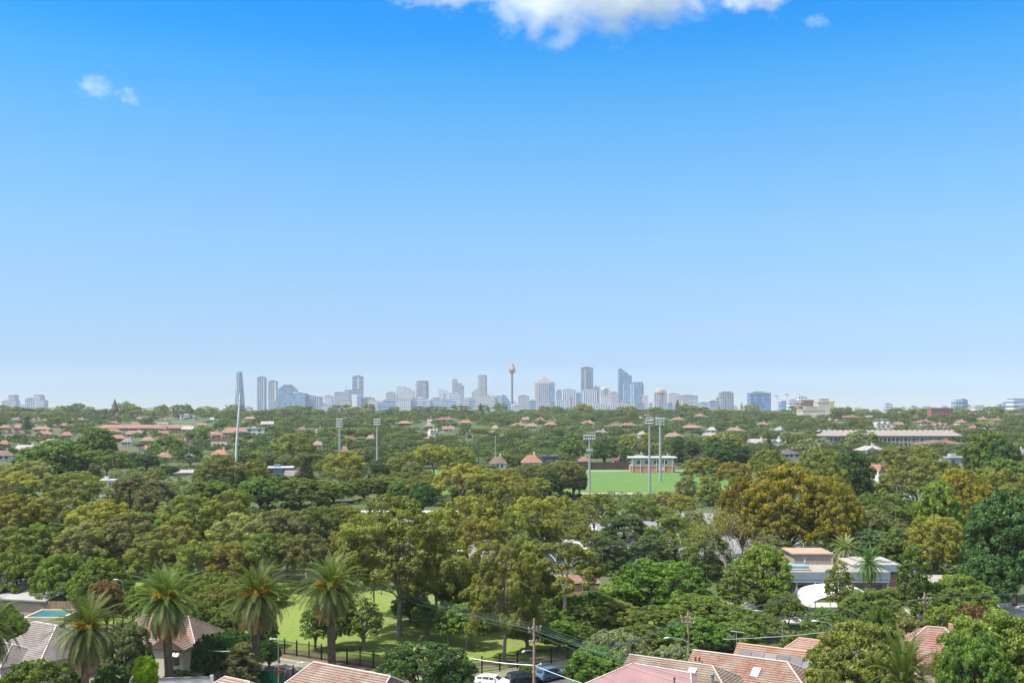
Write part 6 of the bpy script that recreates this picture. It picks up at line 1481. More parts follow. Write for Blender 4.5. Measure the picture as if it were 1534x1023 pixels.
# ------------------------------------------------------------------ the city on the horizon
def tower(x0, x1, yT, label, mat='tower_grid', c=(.40, .40, .42), shape='box', D=5500, dep=None, yB=640, cat='tower', **k):
    X = gx((x0 + x1) / 2, D); W = pxw(x1 - x0, D) / 2; z0 = terr(X, D); hh = gz(yT, D) - z0; d = dep or min(max(W, 14), 28)
    e = empty('city_tower', (X, D, z0), label, cat, 'towers of the city skyline', k.get('rz', 0.0))
    m = M[mat]; zz = lambda y: gz(y, D) - z0; xx = lambda p: gx(p, D) - X
    dk = (c[0] * .55, c[1] * .55, c[2] * .6)
    if shape == 'box':
        MB().box(-W, W, -d, d, 0, hh).build('facade', m, e, c)
        MB().box(-W * .55, W * .45, -d * .5, d * .5, hh + .01, hh + 5).build('roof_plant', M['wall'], e, dk)
        MB().box(-W - .4, W + .4, -d - .4, d + .4, hh - 3.2, hh - .5).build('parapet', M['wall'], e, k.get('cap', (c[0] * .8, c[1] * .8, c[2] * .8)))
    elif shape == 'taper':
        b = k['base']; n = 14; mb = MB(); prev = None
        rings = []
        for i in range(n + 1):
            t_ = i / n; a = xx(b[0]) * (1 - t_) + xx(x0) * t_; bb = xx(b[1]) * (1 - t_) + xx(x1) * t_; s = math.sin(math.pi * t_) * pxw(.7, D)
            tw = .5 * t_; cxm = (a + bb) / 2; hw = (bb - a) / 2
            rings.append([(cxm + hw * 1.08 * math.cos(q + tw) * (.93 + .07 * math.cos(3 * q)), hw * .95 * math.sin(q + tw), hh * t_ + (k.get('slant', 0) * math.cos(q + tw) if i == n else 0)) for q in [2 * math.pi * j / 18 for j in range(18)]])
        V = [p for r_ in rings for p in r_]; F = [(i*18 + j, i*18 + (j+1) % 18, (i+1)*18 + (j+1) % 18, (i+1)*18 + j) for i in range(n) for j in range(18)] + [tuple(range(n*18, n*18 + 18))]
        mb.add(V, F, 0, smooth=False); mb.build('facade', m, e, c); MB().box(-W * .4, W * .4, -6, 6, hh - 6, hh + 1.5).build('roof_plant', M['wall'], e, dk)
    elif shape == 'oct':
        q = W * .3; P = [(-W + q, -d), (W - q, -d), (W, -d + q), (W, d - q), (W - q, d), (-W + q, d), (-W, d - q), (-W, -d + q)]
        MB().prism(P, 0, zz(yT + 3)).build('facade', m, e, c); P2 = [(a * .9, b * .9) for a, b in P]; MB().prism(P2, zz(yT + 3) + .01, hh).build('crown_storeys', m, e, dk)
    elif shape == 'steps':
        st = k['st']       # (x0,x1,y) blocks standing side by side
        for i, (a, b, y) in enumerate(st):
            MB().box(xx(a) + .01 * i, xx(b) - .01, -d + i * .4, d - i * .4, 0, zz(y)).build('facade', m, e, c if not k.get('alt') else (c if i % 2 == 0 else k['alt']))
            MB().box(xx(a) + 2, xx(b) - 2, -d * .4, d * .4, zz(y) + .01, zz(y) + 3.5).build('roof_plant', M['wall'], e, dk)
    elif shape == 'slope':
        yl, yr = k['ys']; V = [(-W, -d, 0), (W, -d, 0), (W, d, 0), (-W, d, 0), (-W, -d, zz(yl)), (W, -d, zz(yr)), (W, d, zz(yr)), (-W, d, zz(yl))]
        MB().add(V, [(4,5,6,7), (0,1,5,4), (1,2,6,5), (2,3,7,6), (3,0,4,7)]).build('facade', m, e, c); MB().box(-W * .2, W * .3, -d - .6, -d - .01, 0, zz(max(yl, yr)) - 6).build('lift_core', M['wall'], e, dk)
    elif shape == 'curve':
        n = 12; mb = MB(); V = []
        for y_ in (-d, d):
            V += [(-W, y_, 0)] + [(-W + 2 * W * i / n, y_, zz(yT) - (zz(yT) - zz(k['yr'])) * (i / n) ** 2.2) for i in range(n + 1)] + [(W, y_, 0)]
        m_ = n + 3; F = [tuple(range(m_)), tuple(range(2 * m_ - 1, m_ - 1, -1))] + [(i, i + m_, (i + 1) % m_ + m_, (i + 1) % m_) for i in range(m_)]
        mb.add(V, F); mb.build('facade', m, e, c); MB().box(-W - .5, -W + 3, -d - .5, d + .5, 0, zz(yT) + 1).build('side_blade', M['wall'], e, dk)
    elif shape == 'pyramid':
        ye = k['ye']; MB().box(-W, W, -d, d, 0, zz(ye)).build('facade', m, e, c)
        mb = MB(); mb.prism([(-W * .95, -d), (W * .95, -d), (W * .95, d), (-W * .95, d)], zz(ye) + .01, zz(ye) + (hh - zz(ye)) * .45, 0, [(-W * .55, -d * .6), (W * .55, -d * .6), (W * .55, d * .6), (-W * .55, d * .6)]); mb.build('stepped_crown', M['wall'], e, dk)
        mb = MB(); mb.prism([(-W * .5, -d * .5), (W * .5, -d * .5), (W * .5, d * .5), (-W * .5, d * .5)], zz(ye) + (hh - zz(ye)) * .45 + .01, hh, 0, [(-W * .08, -.6), (W * .08, -.6), (W * .08, .6), (-W * .08, .6)]); mb.build('pyramid_cap', M['wall'], e, k.get('cap', dk))
        for s in (-1, 1): MB().box(s * W * .86 - W * .14, s * W * .86 + W * .14, -d - .5, -d - .01, 0, zz(ye) + 4).build('corner_pier', M['wall'], e, (c[0] * 1.1, c[1] * 1.1, c[2] * 1.1))
    elif shape == 'dome':
        ye = k['ye']; MB().box(-W, W, -d, d, 0, zz(ye)).build('facade', m, e, c); n = 8; h2 = hh - zz(ye)
        MB().lathe([(W * math.cos(i / n * 1.45), zz(ye) + h2 * math.sin(i / n * 1.45)) for i in range(n + 1)], 20).build('dome', M['wall'], e, k.get('cap', c))
        MB().box(-W * .3, W * .3, -d - 1, -d - .01, 0, zz(ye) + h2 * .6).build('centre_bay', m, e, dk)
        MB().tube([(0, 0, hh - 2), (0, 0, hh + 8)], [1.2, .4], 6).build('finial', M['metal'], e, dk)
    if 'mast' in k:
        mx, my = k['mast']; MB().tube([(xx(mx), 0, hh - 3), (xx(mx), 0, zz(my))], [1.3, .5], 6).build('mast', M['metal'], e, (.25, .27, .3))
    if 'fin' in k: a, b, yy = k['fin']; MB().box(xx(a), xx(b), -d - .8, -d - .01, 0, zz(yy)).build('facade_fin', M['wall'], e, k.get('finc', (.6, .6, .6)))
    if 'hat' in k: a, b, yy = k['hat']; MB().box(xx(a), xx(b), -d * .7, d * .7, hh + .02, zz(yy)).build('top_block', M['wall'], e, k.get('hatc', dk))
    return e
BG, GB, DG, LT, PU, BW = (.46, .42, .39), (.26, .36, .48), (.12, .17, .21), (.56, .55, .54), (.36, .33, .38), (.62, .62, .62)
tower(354, 362.5, 557.5, 'tall tapered twisting blue tower behind the leaning pole', 'tower_vert', (.22, .27, .33), 'taper', base=(350, 367.5), slant=3.5, D=5600)
tower(386.3, 398, 565, 'slim grey blue tower, taller and left one of the matching pair', 'tower_vert', (.28, .31, .36), D=5500, cap=(.12, .15, .2), fin=(395.5, 397.6, 566), finc=(.45, .48, .52))
tower(403, 414.8, 571, 'slim grey blue tower, shorter and right one of the matching pair', 'tower_vert', (.28, .31, .36), D=5450, cap=(.14, .17, .22), fin=(412.2, 414.8, 572), finc=(.66, .58, .48))
tower(416, 445, 583, 'wide blue glass block with a small roof crown right of the slim pair', 'tower_glass', (.20, .28, .40), 'steps', st=[(416, 421, 583), (421, 441, 580), (441, 445, 583.5)], hat=(425, 437, 576.5), D=5300)
tower(436, 459, 589, 'blue glass slab in front of the crowned blue block', 'tower_glass', (.24, .34, .48), D=5100, hat=(440, 447, 587.5), hatc=(.6, .55, .45))
tower(458, 482, 589.5, 'blue glass slab with a gently sloping top, right half of the pair', 'tower_vert', (.34, .42, .52), 'slope', ys=(589, 594), D=5150)
tower(486.5, 498.5, 593, 'small square grey tower between the blue slabs and beige block', 'tower_grid', LT, D=5400)
tower(483, 500, 606, 'low cream building at the foot of the small square grey tower', 'tower_band', LT, D=5000, cat='building')
tower(499, 511, 603, 'low pale blue block left of the beige block with a mast', 'tower_glass', (.40, .46, .55), D=5000, cat='building')
tower(502, 525, 588, 'beige block with a thin mast left of the dark striped tower', 'tower_band', (.44, .40, .40), 'steps', st=[(502, 517, 588), (517, 525, 585)], mast=(518.5, 576), D=5400)
tower(529, 543.5, 564, 'dark striped narrow tower with a white vertical fin', 'tower_band', (.20, .22, .27), D=5500, mast=(538.5, 560), fin=(536.5, 539, 565), finc=(.55, .55, .55), cap=(.10, .12, .16))
tower(524, 542, 584, 'blue block with a large white square at the foot of the dark striped tower', 'tower_glass', (.30, .36, .46), D=5250, fin=(528, 536, 591), finc=(.74, .74, .74))
tower(511, 526, 600, 'low grey blue block under the beige block with a mast', 'tower_grid', (.40, .42, .48), D=5000, cat='building')
tower(544, 560, 596, 'small grey block with dark top right of the dark striped tower', 'tower_grid', (.38, .38, .42), D=5300, cap=(.22, .22, .26))
tower(552, 567.5, 601, 'low cream and blue block right of the dark striped tower', 'tower_band', LT, D=5100, cat='building')
tower(567, 584, 610, 'low blue building in the gap right of the dark striped tower', 'tower_glass', (.26, .36, .52), D=4950, cat='building')
tower(579, 592, 588.5, 'brown topped square tower standing apart left of the light stepped one', 'tower_grid', (.38, .34, .36), D=5450)
tower(577, 593, 601, 'blue podium block at the foot of the brown topped tower', 'tower_glass', (.26, .36, .50), D=5200, cat='building')
tower(595, 620, 580, 'light grey tower stepping down to the right', 'tower_grid', LT, 'steps', st=[(595, 609, 580), (609, 614, 582), (614, 620, 585.5)], D=5500)
tower(593.5, 616, 598, 'pale block in front of the light stepped tower', 'tower_grid', (.52, .53, .56), D=5150, cat='building')
tower(616, 626, 597.5, 'small blue block between light stepped and grey octagonal towers', 'tower_glass', (.24, .34, .50), D=5200, cat='building')
tower(623, 642, 570.5, 'grey octagonal tower with a darker crown', 'tower_band', (.30, .31, .36), 'oct', D=5500)
tower(626, 645, 595, 'low pale curved block under the grey octagonal tower', 'tower_band', (.56, .55, .56), 'slope', ys=(594, 599), D=5150, cat='building')
tower(645, 664, 597.5, 'blue grid block left of the sail topped white tower', 'tower_grid', (.36, .44, .52), D=5200, hat=(649, 657, 595))
tower(657, 675, 581, 'white tower with a roof sloping steeply down to the right', 'tower_grid', BW, 'slope', ys=(580.5, 587.5), D=5500)
tower(664, 682, 600, 'pale blue low block below the sail topped white tower', 'tower_glass', (.46, .52, .60), D=5050, cat='building')
tower(678, 695, 572, 'grey tower with a dark blade top stepping down to the right', 'tower_band', (.38, .38, .42), 'steps', st=[(678, 685, 569), (685, 692, 575), (692, 695, 579)], D=5500, mast=(680, 566))
tower(676, 690, 590, 'low white terrace block in front of the blade topped tower', 'tower_band', BW, D=5150, cat='building')
tower(715, 729.5, 562, 'cream round shouldered tower with a dark central stripe', 'tower_band', (.50, .45, .42), 'oct', D=5500, fin=(719.5, 725, 566), finc=(.34, .34, .36))
tower(707, 716, 585, 'short stepped block leaning against the cream round shouldered tower', 'tower_grid', (.46, .44, .46), 'steps', st=[(707, 711, 587), (711, 716, 584)], D=5350)
tower(693, 712, 597, 'low cream building left of the cream tower base', 'tower_band', (.58, .55, .52), D=5000, cat='building')
tower(703, 711, 597.5, 'small bluish cube building among the low cream ones', 'tower_glass', (.36, .44, .54), D=4900, cat='building')
tower(712, 742, 593, 'long pale office slab beneath the cream tower', 'tower_grid', (.50, .49, .48), D=5100, cat='building')
tower(741, 753, 594, 'grey green slab left of the curved blue tower', 'tower_grid', (.44, .46, .46), D=5150, cat='building')
tower(752, 765.5, 591, 'blue glass building with a quarter round curved roof', 'tower_glass', (.20, .36, .52), 'curve', yr=604, D=4900)
tower(776, 793, 593, 'plain grey box tower right of the needle tower', 'tower_grid', (.40, .38, .40), D=5300)
tower(766, 784, 608, 'low mauve building at the foot of the needle tower', 'tower_grid', (.46, .44, .48), D=4900, cat='building')
tower(793, 803, 600, 'low blue block between the grey box and pyramid topped tower', 'tower_glass', (.28, .36, .50), D=5100, cat='building')
tower(801, 830, 564.5, 'broad beige tower with a stepped pyramid roof', 'tower_vert', (.44, .40, .40), 'pyramid', ye=574, D=5500)
tower(824, 831, 574, 'blue glass strip tower clinging to the pyramid topped tower', 'tower_glass', (.22, .32, .44), D=5450)
tower(833, 842, 585, 'dark blue slab left of the white and blue striped tower', 'tower_band', (.26, .33, .46), D=5400)
tower(842, 862.5, 583.5, 'white and blue vertically striped tower with a red mark', 'tower_vert', (.62, .62, .66), D=5350, fin=(854.5, 857, 594), finc=(.55, .12, .14))
tower(832, 845, 600, 'pale striped low block in front of the striped tower', 'tower_vert', (.56, .60, .66), D=5000, cat='building')
tower(863, 870, 589, 'small dark blue tower between the striped and dark towers', 'tower_glass', (.20, .28, .38), D=5300)
tower(870.5, 888, 551, 'tallest dark teal tower right of the needle tower, flat topped', 'tower_vert', DG, D=5500, fin=(875, 877, 553), finc=(.48, .44, .38), cap=(.06, .08, .10))
tower(872, 895, 584.5, 'white columned building at the foot of the tall dark teal tower', 'tower_vert', BW, D=5200)
tower(889, 898, 579.5, 'grey flat tower just right of the tall dark teal tower', 'tower_glass', (.34, .38, .46), D=5450)
tower(900, 912.5, 579, 'cream tower with a rounded dome top', 'tower_vert', (.56, .52, .48), 'dome', ye=585, D=5400, cap=(.36, .34, .33))
tower(899, 916, 593, 'pale low office in front of the dome topped tower', 'tower_grid', LT, D=5050, cat='building')
tower(912, 926, 588, 'pinkish block between the dome topped and the stepped glass tower', 'tower_grid', (.48, .40, .42), D=5350)
tower(926, 945.5, 553, 'dark glass tower with a staircase top stepping down to the right', 'tower_glass', (.16, .24, .30), 'steps', st=[(926, 932, 553), (932, 936, 556.5), (936, 940, 559), (940, 945.5, 563)], D=5500)
tower(934, 945, 575, 'blue glass block with a white edge below the staircase tower', 'tower_glass', (.28, .38, .50), D=5300, fin=(943.5, 945, 575), finc=(.6, .62, .64))
tower(946, 963.5, 572.5, 'dark blue square tower with a chamfered top right of the staircase tower', 'tower_glass', (.22, .30, .38), 'oct', D=5450)
tower(963, 970.5, 590, 'thin cream tower with a pointed top', 'tower_grid', (.56, .50, .46), 'pyramid', ye=592, D=5300)
tower(980, 998.5, 581, 'cream gothic looking tower with a rounded crown and finial', 'tower_vert', (.54, .47, .43), 'dome', ye=589, D=5400, cap=(.34, .28, .25))
tower(1000, 1017, 590, 'pale tower right of the gothic looking one', 'tower_grid', (.52, .48, .46), D=5350)
tower(1000, 1007, 604, 'small blue building at the foot of the pale tower by the tall pine', 'tower_glass', (.22, .32, .52), D=5000, cat='building')
tower(1017, 1044, 592.5, 'wide grey and tan building with a flat roof box', 'tower_band', (.46, .44, .46), D=5350, hat=(1030, 1036, 591))
tower(1022, 1058, 600, 'tan building sloping down to the right in front of the wide grey one', 'tower_band', (.60, .46, .36), 'slope', ys=(599, 610), D=5100, cat='building')
tower(882, 909, 606, 'long low white building, left part, below the dark teal tower', 'tower_vert', (.64, .62, .58), D=4700, cat='building')
tower(911, 951, 605, 'long low white building, right part, below the staircase tower', 'tower_vert', (.66, .63, .58), D=4700, cat='building')
tower(951, 964, 604, 'blue grey low block at the foot of the dark blue square tower', 'tower_glass', (.30, .36, .46), D=4800, cat='building')
tower(1062, 1074, 601, 'low blue building left of the purple brown block', 'tower_band', (.32, .36, .46), D=4600, cat='building')
tower(1072, 1080, 596.5, 'small pinkish block joined to the purple brown one', 'tower_grid', (.48, .38, .38), D=4650)
tower(1078, 1097, 588, 'purple brown block with a ragged roofline', 'tower_vert', (.36, .29, .33), D=4600, hat=(1082, 1094, 586.5))
tower(1122, 1152, 588.5, 'dark blue glass block standing alone right of the city', 'tower_glass', (.14, .24, .34), D=3600, hat=(1125, 1148, 587.5), hatc=(.5, .5, .5))
tower(1168, 1182, 602, 'white and blue building under the cranes', 'tower_glass', (.40, .46, .56), D=3400, cat='building')
tower(1180, 1196, 600, 'white block with dark windows right of the cranes', 'tower_grid', BW, D=3200, cat='building')
tower(1195, 1208, 592, 'pale tower with a sloping top behind the cream apartments', 'tower_grid', (.60, .60, .58), 'slope', ys=(590.5, 596), D=3300)
tower(1196, 1226, 603, 'red brown apartment block left of the tall cream one', 'flat_grid', (.36, .20, .18), D=1900, cat='apartments', yB=625)
tower(1222, 1246, 601, 'tall cream apartment block with a yellow side on the right ridge', 'flat_grid', (.62, .57, .44), D=1850, cat='apartments', yB=628, fin=(1239, 1245.5, 601.5), finc=(.62, .52, .24))
tower(1198, 1232, 613, 'cream lower apartments in front of the red brown block', 'flat_grid', (.60, .54, .45), D=1750, cat='apartments')
tower(1325, 1335.5, 605, 'small pale tower alone above the right ridge', 'tower_grid', (.50, .52, .56), D=4500)
tower(1364, 1373, 609, 'small grey block on the right horizon right of the pale tower', 'tower_grid', (.38, .38, .42), D=4300)
tower(1378, 1397, 610, 'low pale building on the right horizon', 'tower_band', (.54, .54, .55), D=4300, cat='building')
tower(1429, 1446, 599, 'white and teal glass tower on the right horizon', 'tower_glass', (.50, .52, .52), 'steps', st=[(1429, 1439, 600), (1439, 1446, 598.5), (1446, 1451, 607)], alt=(.16, .28, .30), D=3400)
tower(1455, 1478, 609, 'pale low apartments right of the white and teal tower', 'tower_grid', (.58, .57, .56), D=3000, cat='apartments')
tower(1493, 1502, 608, 'small purplish block left of the white curved apartments', 'tower_grid', (.38, .34, .40), D=3000)
tower(1501, 1512, 605, 'grey block touching the white curved apartments', 'tower_grid', (.38, .40, .46), D=3100)
tower(1510, 1531, 597, 'white apartment block with rounded sides at the right edge', 'tower_band', BW, 'oct', D=2900, cat='apartments')
tower(1530, 1548, 599, 'dark striped block cut off by the right edge', 'tower_band', (.26, .32, .40), D=2850, cat='apartments')
tower(5, 16, 600.5, 'short pale grey tower nearest the left edge', 'tower_vert', (.44, .46, .50), D=5800)
tower(13.5, 27, 592, 'taller grey tower with a square cap near the left edge', 'tower_band', (.42, .42, .46), 'steps', st=[(13.5, 16, 600), (16, 25, 592), (25, 27, 600)], D=5800)
tower(30, 42, 607, 'low hazy block between the two tower pairs at the left', 'tower_grid', (.46, .48, .52), D=5800, cat='building')
tower(41, 53.5, 597, 'grey tower, left one of the second pair at the far left', 'tower_vert', (.38, .40, .44), D=5700, cap=(.2, .22, .28))
tower(54, 69, 592, 'grey stepped tower, right one of the second pair at the far left', 'tower_grid', (.46, .44, .46), 'steps', st=[(54, 64, 592), (64, 69, 599.5)], D=5700)
tower(83, 95, 610, 'low hazy white block left of the church', 'tower_grid', (.56, .57, .58), D=5000, cat='building')
tower(179, 197, 607.5, 'cream block with a dark lift shaft right behind the church spire', 'tower_grid', (.56, .52, .40), 'steps', st=[(179, 187, 608), (187, 191, 602.5), (191, 197, 607.5)], alt=(.18, .20, .26), D=2900, cat='apartments')
tower(336, 350, 612, 'low hazy blue block left of the tapered tower', 'tower_glass', (.30, .38, .50), D=5200, cat='building')
# needle tower with its golden turret
D = 5400; X = gx(767.2, D); z0 = terr(X, D); zz = lambda y: gz(y, D) - z0; pw = pxw(1, D)
e = empty('observation_tower', (X, D, z0), 'needle thin observation tower with a wide golden brown turret', 'tower')
MB().tube([(0, 0, 0), (0, 0, zz(560))], [pw * 1.75, pw * 1.45], 14).build('shaft', M['wall'], e, (.13, .12, .14))
MB().lathe([(pw * 1.5, zz(560)), (pw * 4.3, zz(557.5)), (pw * 4.9, zz(556.5)), (pw * 4.9, zz(552.5)), (pw * 4.2, zz(552)), (pw * 3.9, zz(549.5)), (pw * 3.0, zz(549)), (pw * 2.9, zz(545.5)), (pw * 2.5, zz(545))], 24).build('turret', mat_facade('turret_bands', 9.0, 5, (.05, .045, .05), .4, 1.0), e, (.26, .18, .14))
MB().tube([(0, 0, zz(545)), (0, 0, zz(543.5))], [pw * .8, pw * .3], 8).build('mast', M['metal'], e, (.25, .22, .2))
MB().lathe([(pw * 6, 0), (pw * 6, zz(607)), (pw * 5, zz(606))], 12).build('base_block', M['tower_grid'], e, (.5, .46, .46))
# bronze spire and cranes
D = 2600; X = gx(1111, D); z0 = terr(X, D); zz = lambda y: gz(y, D) - z0
e = empty('church', (X, D, z0), 'small orange brown pointed spire between the purple brown and dark blue blocks', 'church')
MB().box(-3, 3, -3, 3, 0, zz(609)).build('tower', M['wall'], e, (.5, .34, .22)); MB().lathe([(3.2, zz(609)), (1.2, zz(604)), (.05, zz(599.5))], 8).build('spire', M['wall'], e, (.50, .28, .12))
def crane(px, D, ycab, ytip, xtip, ybase, label):
    X = gx(px, D); z0 = terr(X, D); zz = lambda y: gz(y, D) - z0; e = empty('tower_crane', (X, D, z0), label, 'crane', 'tower cranes'); c = (.62, .50, .44); s = 1.2
    mb = MB(); zt = zz(ycab)
    for a in (-s, s):
        for b in (-s, s): mb.tube([(a, b, 0), (a, b, zt)], .42, 4)
    n = int(zt / 3.2)
    for i in range(n): mb.tube([(-s, -s, zt * i / n), (s, -s, zt * (i + 1) / n)], .26, 4); mb.tube([(s, s, zt * i / n), (-s, s, zt * (i + 1) / n)], .26, 4)
    mb.build('mast', M['trim'], e, (.70, .66, .64)); MB().cbox((0, 0, zt + 2.5), (5.5, 4, 5)).build('cab', M['trim'], e, (.50, .42, .44))
    tip = Vector((gx(xtip, D) - X, 0, zz(ytip))); b0 = Vector((1.5, 0, zt + 3)); mb = MB()
    for o_ in ((0, -1, 0), (0, 1, 0), (0, 0, 2)): mb.tube([b0 + Vector(o_), tip], [.38, .3], 4)
    for i in range(8): p = b0.lerp(tip, i / 8); q = b0.lerp(tip, (i + 1) / 8); mb.tube([p + Vector((0, -1, 0)) * (1 - i / 8), q + Vector((0, 0, 2)) * (1 - i / 8)], .22, 4)
    mb.build('jib', M['trim'], e, c); MB().cbox((-7, 0, zt + 3.5), (5, 3, 3.4)).build('counterweight', M['trim'], e, (.34, .30, .32)); MB().tube([(-4, 0, zt + 4), (-3, 0, zt + 12), tuple(tip)], [.3, .3, .15], 4).build('stay', M['metal'], e, (.5, .45, .42))
crane(1164.5, 3400, 594, 589, 1170, 612, 'smaller white construction crane, left of two, beside the dark blue block')
crane(1179.5, 3400, 592, 572.5, 1184, 612, 'taller construction crane with a steep raised jib, right of two')

# the dense lower city between the named towers
cr = random.Random(4); CITY_AUTO = []
px = 404.0
while px < 1062:
    w = cr.uniform(6, 15); y = cr.uniform(599, 611); c_ = cr.choice([BG, GB, LT, PU, BW, (.30, .36, .46), (.54, .48, .44), (.24, .28, .34)])
    e = tower(px, px + w, y, None, cr.choice(['tower_grid', 'tower_band', 'tower_vert', 'tower_glass']), c_, D=cr.uniform(5250, 5950), cat='building')
    nm = {BG: 'beige', GB: 'blue', LT: 'pale grey', PU: 'mauve', BW: 'white'}.get(c_, 'slate blue' if c_[2] > .4 and c_[0] < .4 else ('tan' if c_[0] > .5 else 'dark grey'))
    CITY_AUTO.append((e, nm + ' low city block', px + w / 2, y + 5, e.location.y)); px += cr.uniform(5, 13)
for px, y, w in ((1055, 607, 10), (1100, 609, 9), (1250, 611, 12), (1270, 610, 10), (1285, 612, 14), (1340, 611, 9), (1352, 610, 8), (1398, 611, 14), (1415, 609, 8), (1482, 610, 9), (110, 612, 14), (125, 611, 8), (225, 612, 10), (245, 613, 9), (300, 613, 12), (322, 611, 9), (372, 610, 10)):
    e = tower(px - w / 2, px + w / 2, y, None, cr.choice(['tower_grid', 'tower_band']), LT, D=cr.uniform(4200, 5200), cat='building'); CITY_AUTO.append((e, 'hazy pale low block', px, y + 3, e.location.y))
# ------------------------------------------------------------------ more trees of the belt and the hillside
frnd = random.Random(77)
PROT += [(640, 768, 1020, 860, 240), (1180, 822, 1450, 892, 176), (1192, 872, 1302, 906, 172), (425, 885, 720, 990, 138), (0, 868, 100, 1000, 130), (735, 655, 745, 700, 495), (425, 866, 470, 890, 210), (700, 885, 800, 908, 185)]
def blocks(px, D, w, ytop, ybot, slack=0.30):
    for (a, b, c_, d_, Dp) in PROT:
        if D < Dp + 5 and px + w * .4 > a and px - w * .4 < c_ and ytop < d_ - (d_ - b) * slack and ybot > b: return True
    return False
placed = [(e.location.x, e.location.y) for e, *_ in TREES]
def near(x, y, r):
    return any(abs(x - a) < r and abs(y - b) < r for a, b in placed)
cols = ['olive', 'olive', 'deep', 'mid', 'dark', 'deep', 'olive2', 'khaki', 'sheoak']
n1 = 0
for i in range(6000):               # the belt floor, D 200..600
    if n1 >= 95: break
    D = 200 + 420 * frnd.random() ** .8; px = frnd.uniform(-60, 1594); x = gx(px, D)
    if 420 < D < 615 and -60 < x < 135: continue
    if 236 < D < 355 and -46 < x < 82 and frnd.random() < .85: continue
    if D < 215 and 30 < x < 105: continue
    if D < 216 and -80 < x < 26: continue
    if near(x, D, 5.5): continue
    h_ = frnd.uniform(7.5, 10.5) if D < 330 else frnd.uniform(8.5, 12.5); w_ = frnd.uniform(9, 13)
    yt = HY - FPX * (h_ - H) / D; wpx = w_ * FPX / D
    if blocks(px, D, wpx, yt, HY + FPX * H / D): continue
    T(frnd.choice(['gumwide', 'gumwide', 'dome', 'sheoak', 'dome']), px, yt, wpx, D, frnd.choice(cols)); placed.append((x, D)); n1 += 1
n2 = 0
cols2 = ['deep', 'mid', 'dark', 'olive', 'dark', 'bluegreen', 'deep', 'sheoak', 'black']
for i in range(20000):              # the near hillside, D 600..1250
    if n2 >= 215: break
    D = 612 + 640 * frnd.random() ** 1.15; px = frnd.uniform(-30, 1564); x = gx(px, D)
    if near(x, D, 6.5): continue
    h_ = frnd.uniform(7, 12.5); w_ = frnd.uniform(12, 20); z0 = terr(x, D)
    yt = HY - FPX * (z0 + h_ - H) / D; wpx = w_ * FPX / D
    if blocks(px, D, wpx, yt, HY + FPX * (H - z0) / D, .3 + .25 * frnd.random()): continue
    T(frnd.choice(['gum', 'dome', 'gum', 'dome', 'dome', 'sheoak']), px, yt, wpx, D, frnd.choice(cols2)); placed.append((x, D)); n2 += 1
print('fill trees', n1, n2, 'all', len(TREES))

# far woods on the upper hillside: one mass no one could count
def far_wood():
    rng = np.random.default_rng(3); Vs = []; Ts = []; cnt = 0
    cen = []
    for i in range(60000):
        if cnt >= 5600: break
        D = 625 + 2200 * rng.random() ** 1.25; px = -560 + 2654 * rng.random()
        if px < -80 or px > 1614: D = 200 + (D - 625) * 1.19
        x = gx(px, D); z0 = terr(x, D)
        h_ = 6 + (7 if D > 1100 else 5) * rng.random(); w_ = 14 + 13 * rng.random(); yt = HY - FPX * (z0 + h_ - H) / D
        if blocks(px, D, w_ * FPX / D, yt, HY + FPX * (H - z0) / D, .38 + .42 * rng.random()): continue
        cnt += 1; cen.append((x, D, z0, w_ / 2, h_))
    P_ = []; N_ = []; T_ = []; S_ = []
    for (x, D, z0, r, h_) in cen:
        n = 300 if D > 1000 else 560; tn = rng.random()
        ck = sph(rng, 9); ck[:, 2] = np.abs(ck[:, 2])
        cc = np.array([x, D, z0 + h_ * .5]) + ck * np.array([r * .66, r * .66, h_ * .34])
        idx = rng.integers(0, 9, n); e = sph(rng, n); e[:, 2] += .35; e /= np.linalg.norm(e, axis=1, keepdims=True)
        p = cc[idx] + e * np.array([r * .40, r * .40, h_ * .22]) * (1 - .25 * rng.random((n, 1)))
        nn = e + rng.normal(size=(n, 3)) * .3; nn /= np.linalg.norm(nn, axis=1, keepdims=True)
        P_.append(p); N_.append(nn); T_.append(np.clip(tn * .9 + .05 + rng.normal(size=n) * .1 + ck[idx, 0] * .1, 0, 1)); S_.append(np.full(n, .65 + 1.3 * D / 2000))
    P_ = np.concatenate(P_); N_ = np.concatenate(N_); T_ = np.concatenate(T_); S_ = np.concatenate(S_)
    V, Q = leaf_quads(P_, N_, S_ * (.7 + .6 * rng.random(len(S_))), S_ * .62, rng)
    o = inst('distant_woods', np_mesh('distant_woods', V, Q, M['leaf'], T_), None, (.070, .102, .038)); tag(o, kind='stuff'); return o
far_wood()
